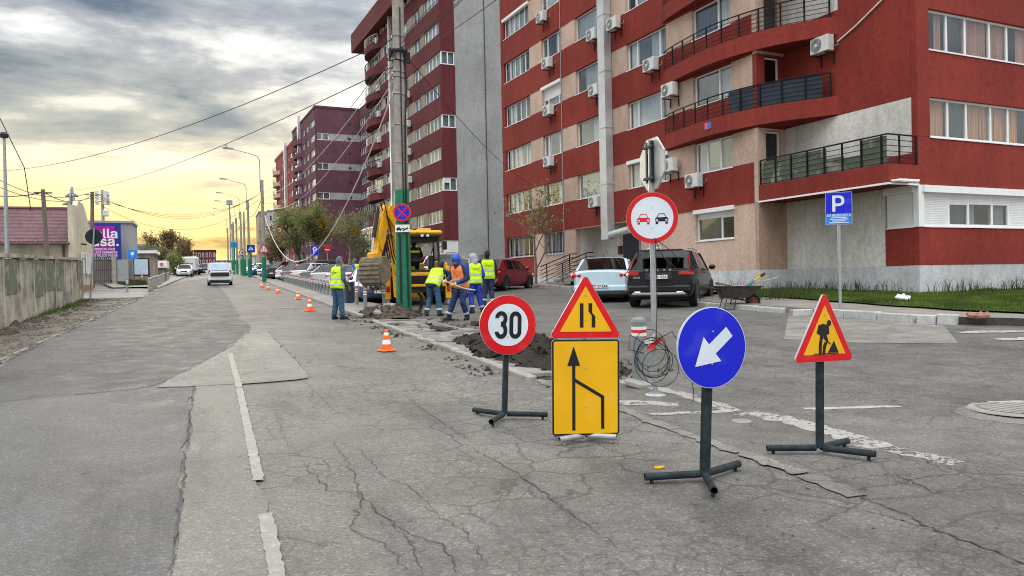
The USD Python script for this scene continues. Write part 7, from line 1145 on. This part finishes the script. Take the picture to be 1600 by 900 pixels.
# ================================================================== TREES
def tree(label, base, H, crown_r, leafm, n_leaf, seed, trunk_h=.3, leaf=.12, m='bark', spread=.55, twigs=True, r0=.14, group=None, name='tree', dens=1.0, second=None, droop=0):
    r = np.random.default_rng(seed); t = thing(name, label, 'tree', base, 0, group); g = G(); tips = []
    def grow(p, d, L, rad, lev):
        n = 4; P = [p]; q = p.copy()
        for i in range(n): d = unit(d + r.normal(0, .12, 3) + [0, 0, .05 - droop*lev*.06]); q = q + d*L/n; P.append(q)
        g.tube(P, np.linspace(rad, rad*.55, n + 1), 6 if lev < 2 else 4)
        if lev >= 3: tips.extend(P[1:]); return
        for k in range((4, 4, 4)[lev] if lev else 5):
            u = r.uniform(.35, 1); b = P[min(int(u*n), n - 1)]; a = r.uniform(0, 6.28); nd = unit(d*(.8 if lev else .9) + np.array([math.cos(a), math.sin(a), r.uniform(-.1, .5)])*spread*(1.2 if lev else 1.0)); grow(np.array(b), nd, L*r.uniform(.5, .75), rad*.45, lev + 1)
        if lev: tips.append(P[-1])
    grow(np.zeros(3), np.array([0, 0, 1.0]), H*(.5 if trunk_h < .35 else .6), r0, 0); g.build('trunk', m, t)
    tips = np.array(tips); c = tips[r.integers(0, len(tips), n_leaf)]; P = c + r.normal(0, .22*crown_r/2, (n_leaf, 3)); a, b = r.normal(0, 1, (2, n_leaf, 3)); a /= np.linalg.norm(a, axis=1, keepdims=True); b = np.cross(a, b); b /= np.linalg.norm(b, axis=1, keepdims=True); sz = leaf*r.uniform(.5, 1.3, (n_leaf, 1))
    V = np.stack([P - a*sz, P + b*sz*.55, P + a*sz, P - b*sz*.55], 1); keep = meshkit.noise(P*.7, seed) > (1 - dens)*.8; V = V[keep]; nl = len(V)
    def put(V, nm, mt):
        if len(V): G().add(V.reshape(-1, 3), np.arange(len(V))[:, None]*4 + [[0, 1, 2, 3]]).build(nm, mt, t)
    if second: k = (meshkit.noise(V[:, 0]*.8, seed + 3) > .72); put(V[~k], 'crown', leafm); put(V[k], 'crown_yellow', second)
    else: put(V, 'crown', leafm)
    return t
def gbase(px, s): d = onS(px, 430, s); return np.array([d[0], d[1], float(gz(d[0], d[1]))])
tree('bushy olive-green tree left of centre in the clump by the car park', gbase(470, 74), 8.6, 3.2, 'leaf_olive', 8000, 1, leaf=.105, r0=.2, dens=.5); tree('tall olive tree in the middle of the clump by the car park', gbase(505, 70), 8.8, 3.0, 'leaf_olive', 8000, 2, leaf=.105, r0=.2, dens=.5, second='leaf_yellow'); tree('dark sparse tree at the right of the clump with pale bare branches', gbase(540, 66), 7.6, 3.2, 'leaf_dark', 4500, 3, leaf=.10, r0=.16, dens=.5, m='bark_pale', second='leaf_yellow'); tree('low greyish bush-like tree at the left end of the clump', gbase(440, 84), 6.5, 3.2, 'leaf_brown', 3800, 4, leaf=.11, r0=.14, dens=.6); tree('bare brown tree beyond the lamp pole', gbase(425, 100), 7, 3, 'leaf_brown', 2500, 5, leaf=.16, r0=.14, dens=.5)
tree('thin dark tree between clump and maroon building', gbase(560, 62), 6.0, 2.5, 'leaf_dark', 2600, 15, leaf=.1, r0=.12, dens=.6, second='leaf_yellow')
q = gp(905, 462); q = np.array([17.9, 35.6, float(gz(17.9, 35.6))]); tree('slender nearly bare young tree before the red building entrance', q, 6.3, 1.8, 'leaf_olive', 420, 6, .4, leaf=.10, r0=.085, spread=.6, dens=.9)
for i, (px, s, H, m, lb) in enumerate([(262, 130, 8.6, 'leaf_brown', 'tall brown autumn tree right of the grey building on the left'), (278, 150, 8.5, 'leaf_brown', 'brown autumn tree further right by the left roadside'), (247, 120, 6, 'leaf_dark', 'dark tree left of the tall brown autumn tree'), (290, 200, 8, 'leaf_dark', 'far dark tree at the left bend of the road'), (272, 112, 3.2, 'leaf_olive', 'low green shrub by the left roadside')]): tree(lb, gbase(px, s), H, 3.2, m, 4200, 20 + i, leaf=.16, r0=.18, dens=.6)

# ================================================================== GRIT AND FALLEN LEAVES
def scatter(name, label, cat, poly, n, size, m, seed, dz=.004, flat=.6):
    import shapely
    r = np.random.default_rng(seed); x0, y0, x1, y1 = poly.bounds; P = np.c_[r.uniform(x0, x1, n*6), r.uniform(y0, y1, n*6)]; P = P[shapely.contains_xy(poly, P[:, 0], P[:, 1])]; P = P[meshkit.noise(np.c_[P*1.7, np.zeros(len(P))], seed) > .42][:n]; z = gz(P[:, 0], P[:, 1]) + dz; n = len(P)
    oc = np.array([[1, 0, 0], [-1, 0, 0], [0, 1, 0], [0, -1, 0], [0, 0, 1], [0, 0, -.4]]); F = np.array([[0, 2, 4], [2, 1, 4], [1, 3, 4], [3, 0, 4], [2, 0, 5], [1, 2, 5], [3, 1, 5], [0, 3, 5]]); a = r.uniform(0, 6.3, n); s = size*np.exp(r.normal(0, .5, n)); c, q = np.cos(a), np.sin(a)
    V = oc[None]*s[:, None, None]*r.uniform(.6, 1.3, (n, 6, 1)); V = np.stack([V[..., 0]*c[:, None] - V[..., 1]*q[:, None], V[..., 0]*q[:, None] + V[..., 1]*c[:, None], V[..., 2]*flat], -1) + np.c_[P, z][:, None]
    G().add(V.reshape(-1, 3), (np.arange(n)[:, None, None]*6 + F).reshape(-1, 3)).build(name, m, None, label=label, cat=cat, kind='stuff')
scatter('grit', 'loose grit and crumbs of soil along the dug-up kerb', 'grit', Polygon([xy(*p) for p in [(8.8, 3.3), (24, 3.4), (24, 5.8), (15, 6.3), (9, 6.0)]]), 2600, .018, 'soil', 31, .012)
scatter('grit', 'fine gravel scattered over the left verge', 'grit', Polygon([xy(*p) for p in [(14, -3.3), (41, -3.3), (41, -5.6), (23, -5.1), (14, -4.7)]]), 3500, .02, 'gravel_verge', 32, .008)
scatter('grit', 'dark clods and rubble along the foot of the left wall', 'rubble', Polygon([xy(*p) for p in [(14, -4.3), (40, -4.7), (40, -5.7), (23, -5.1), (14, -4.75)]]), 420, .05, 'soil_light', 35, .01)
scatter('grit', 'fine grit on the road round the sign stands and gutter', 'grit', Polygon([xy(*p) for p in [(2.5, 2.6), (9, 2.8), (9, 5.2), (2.5, 5.6)]]), 420, .005, 'asphalt_mid', 33, .006)
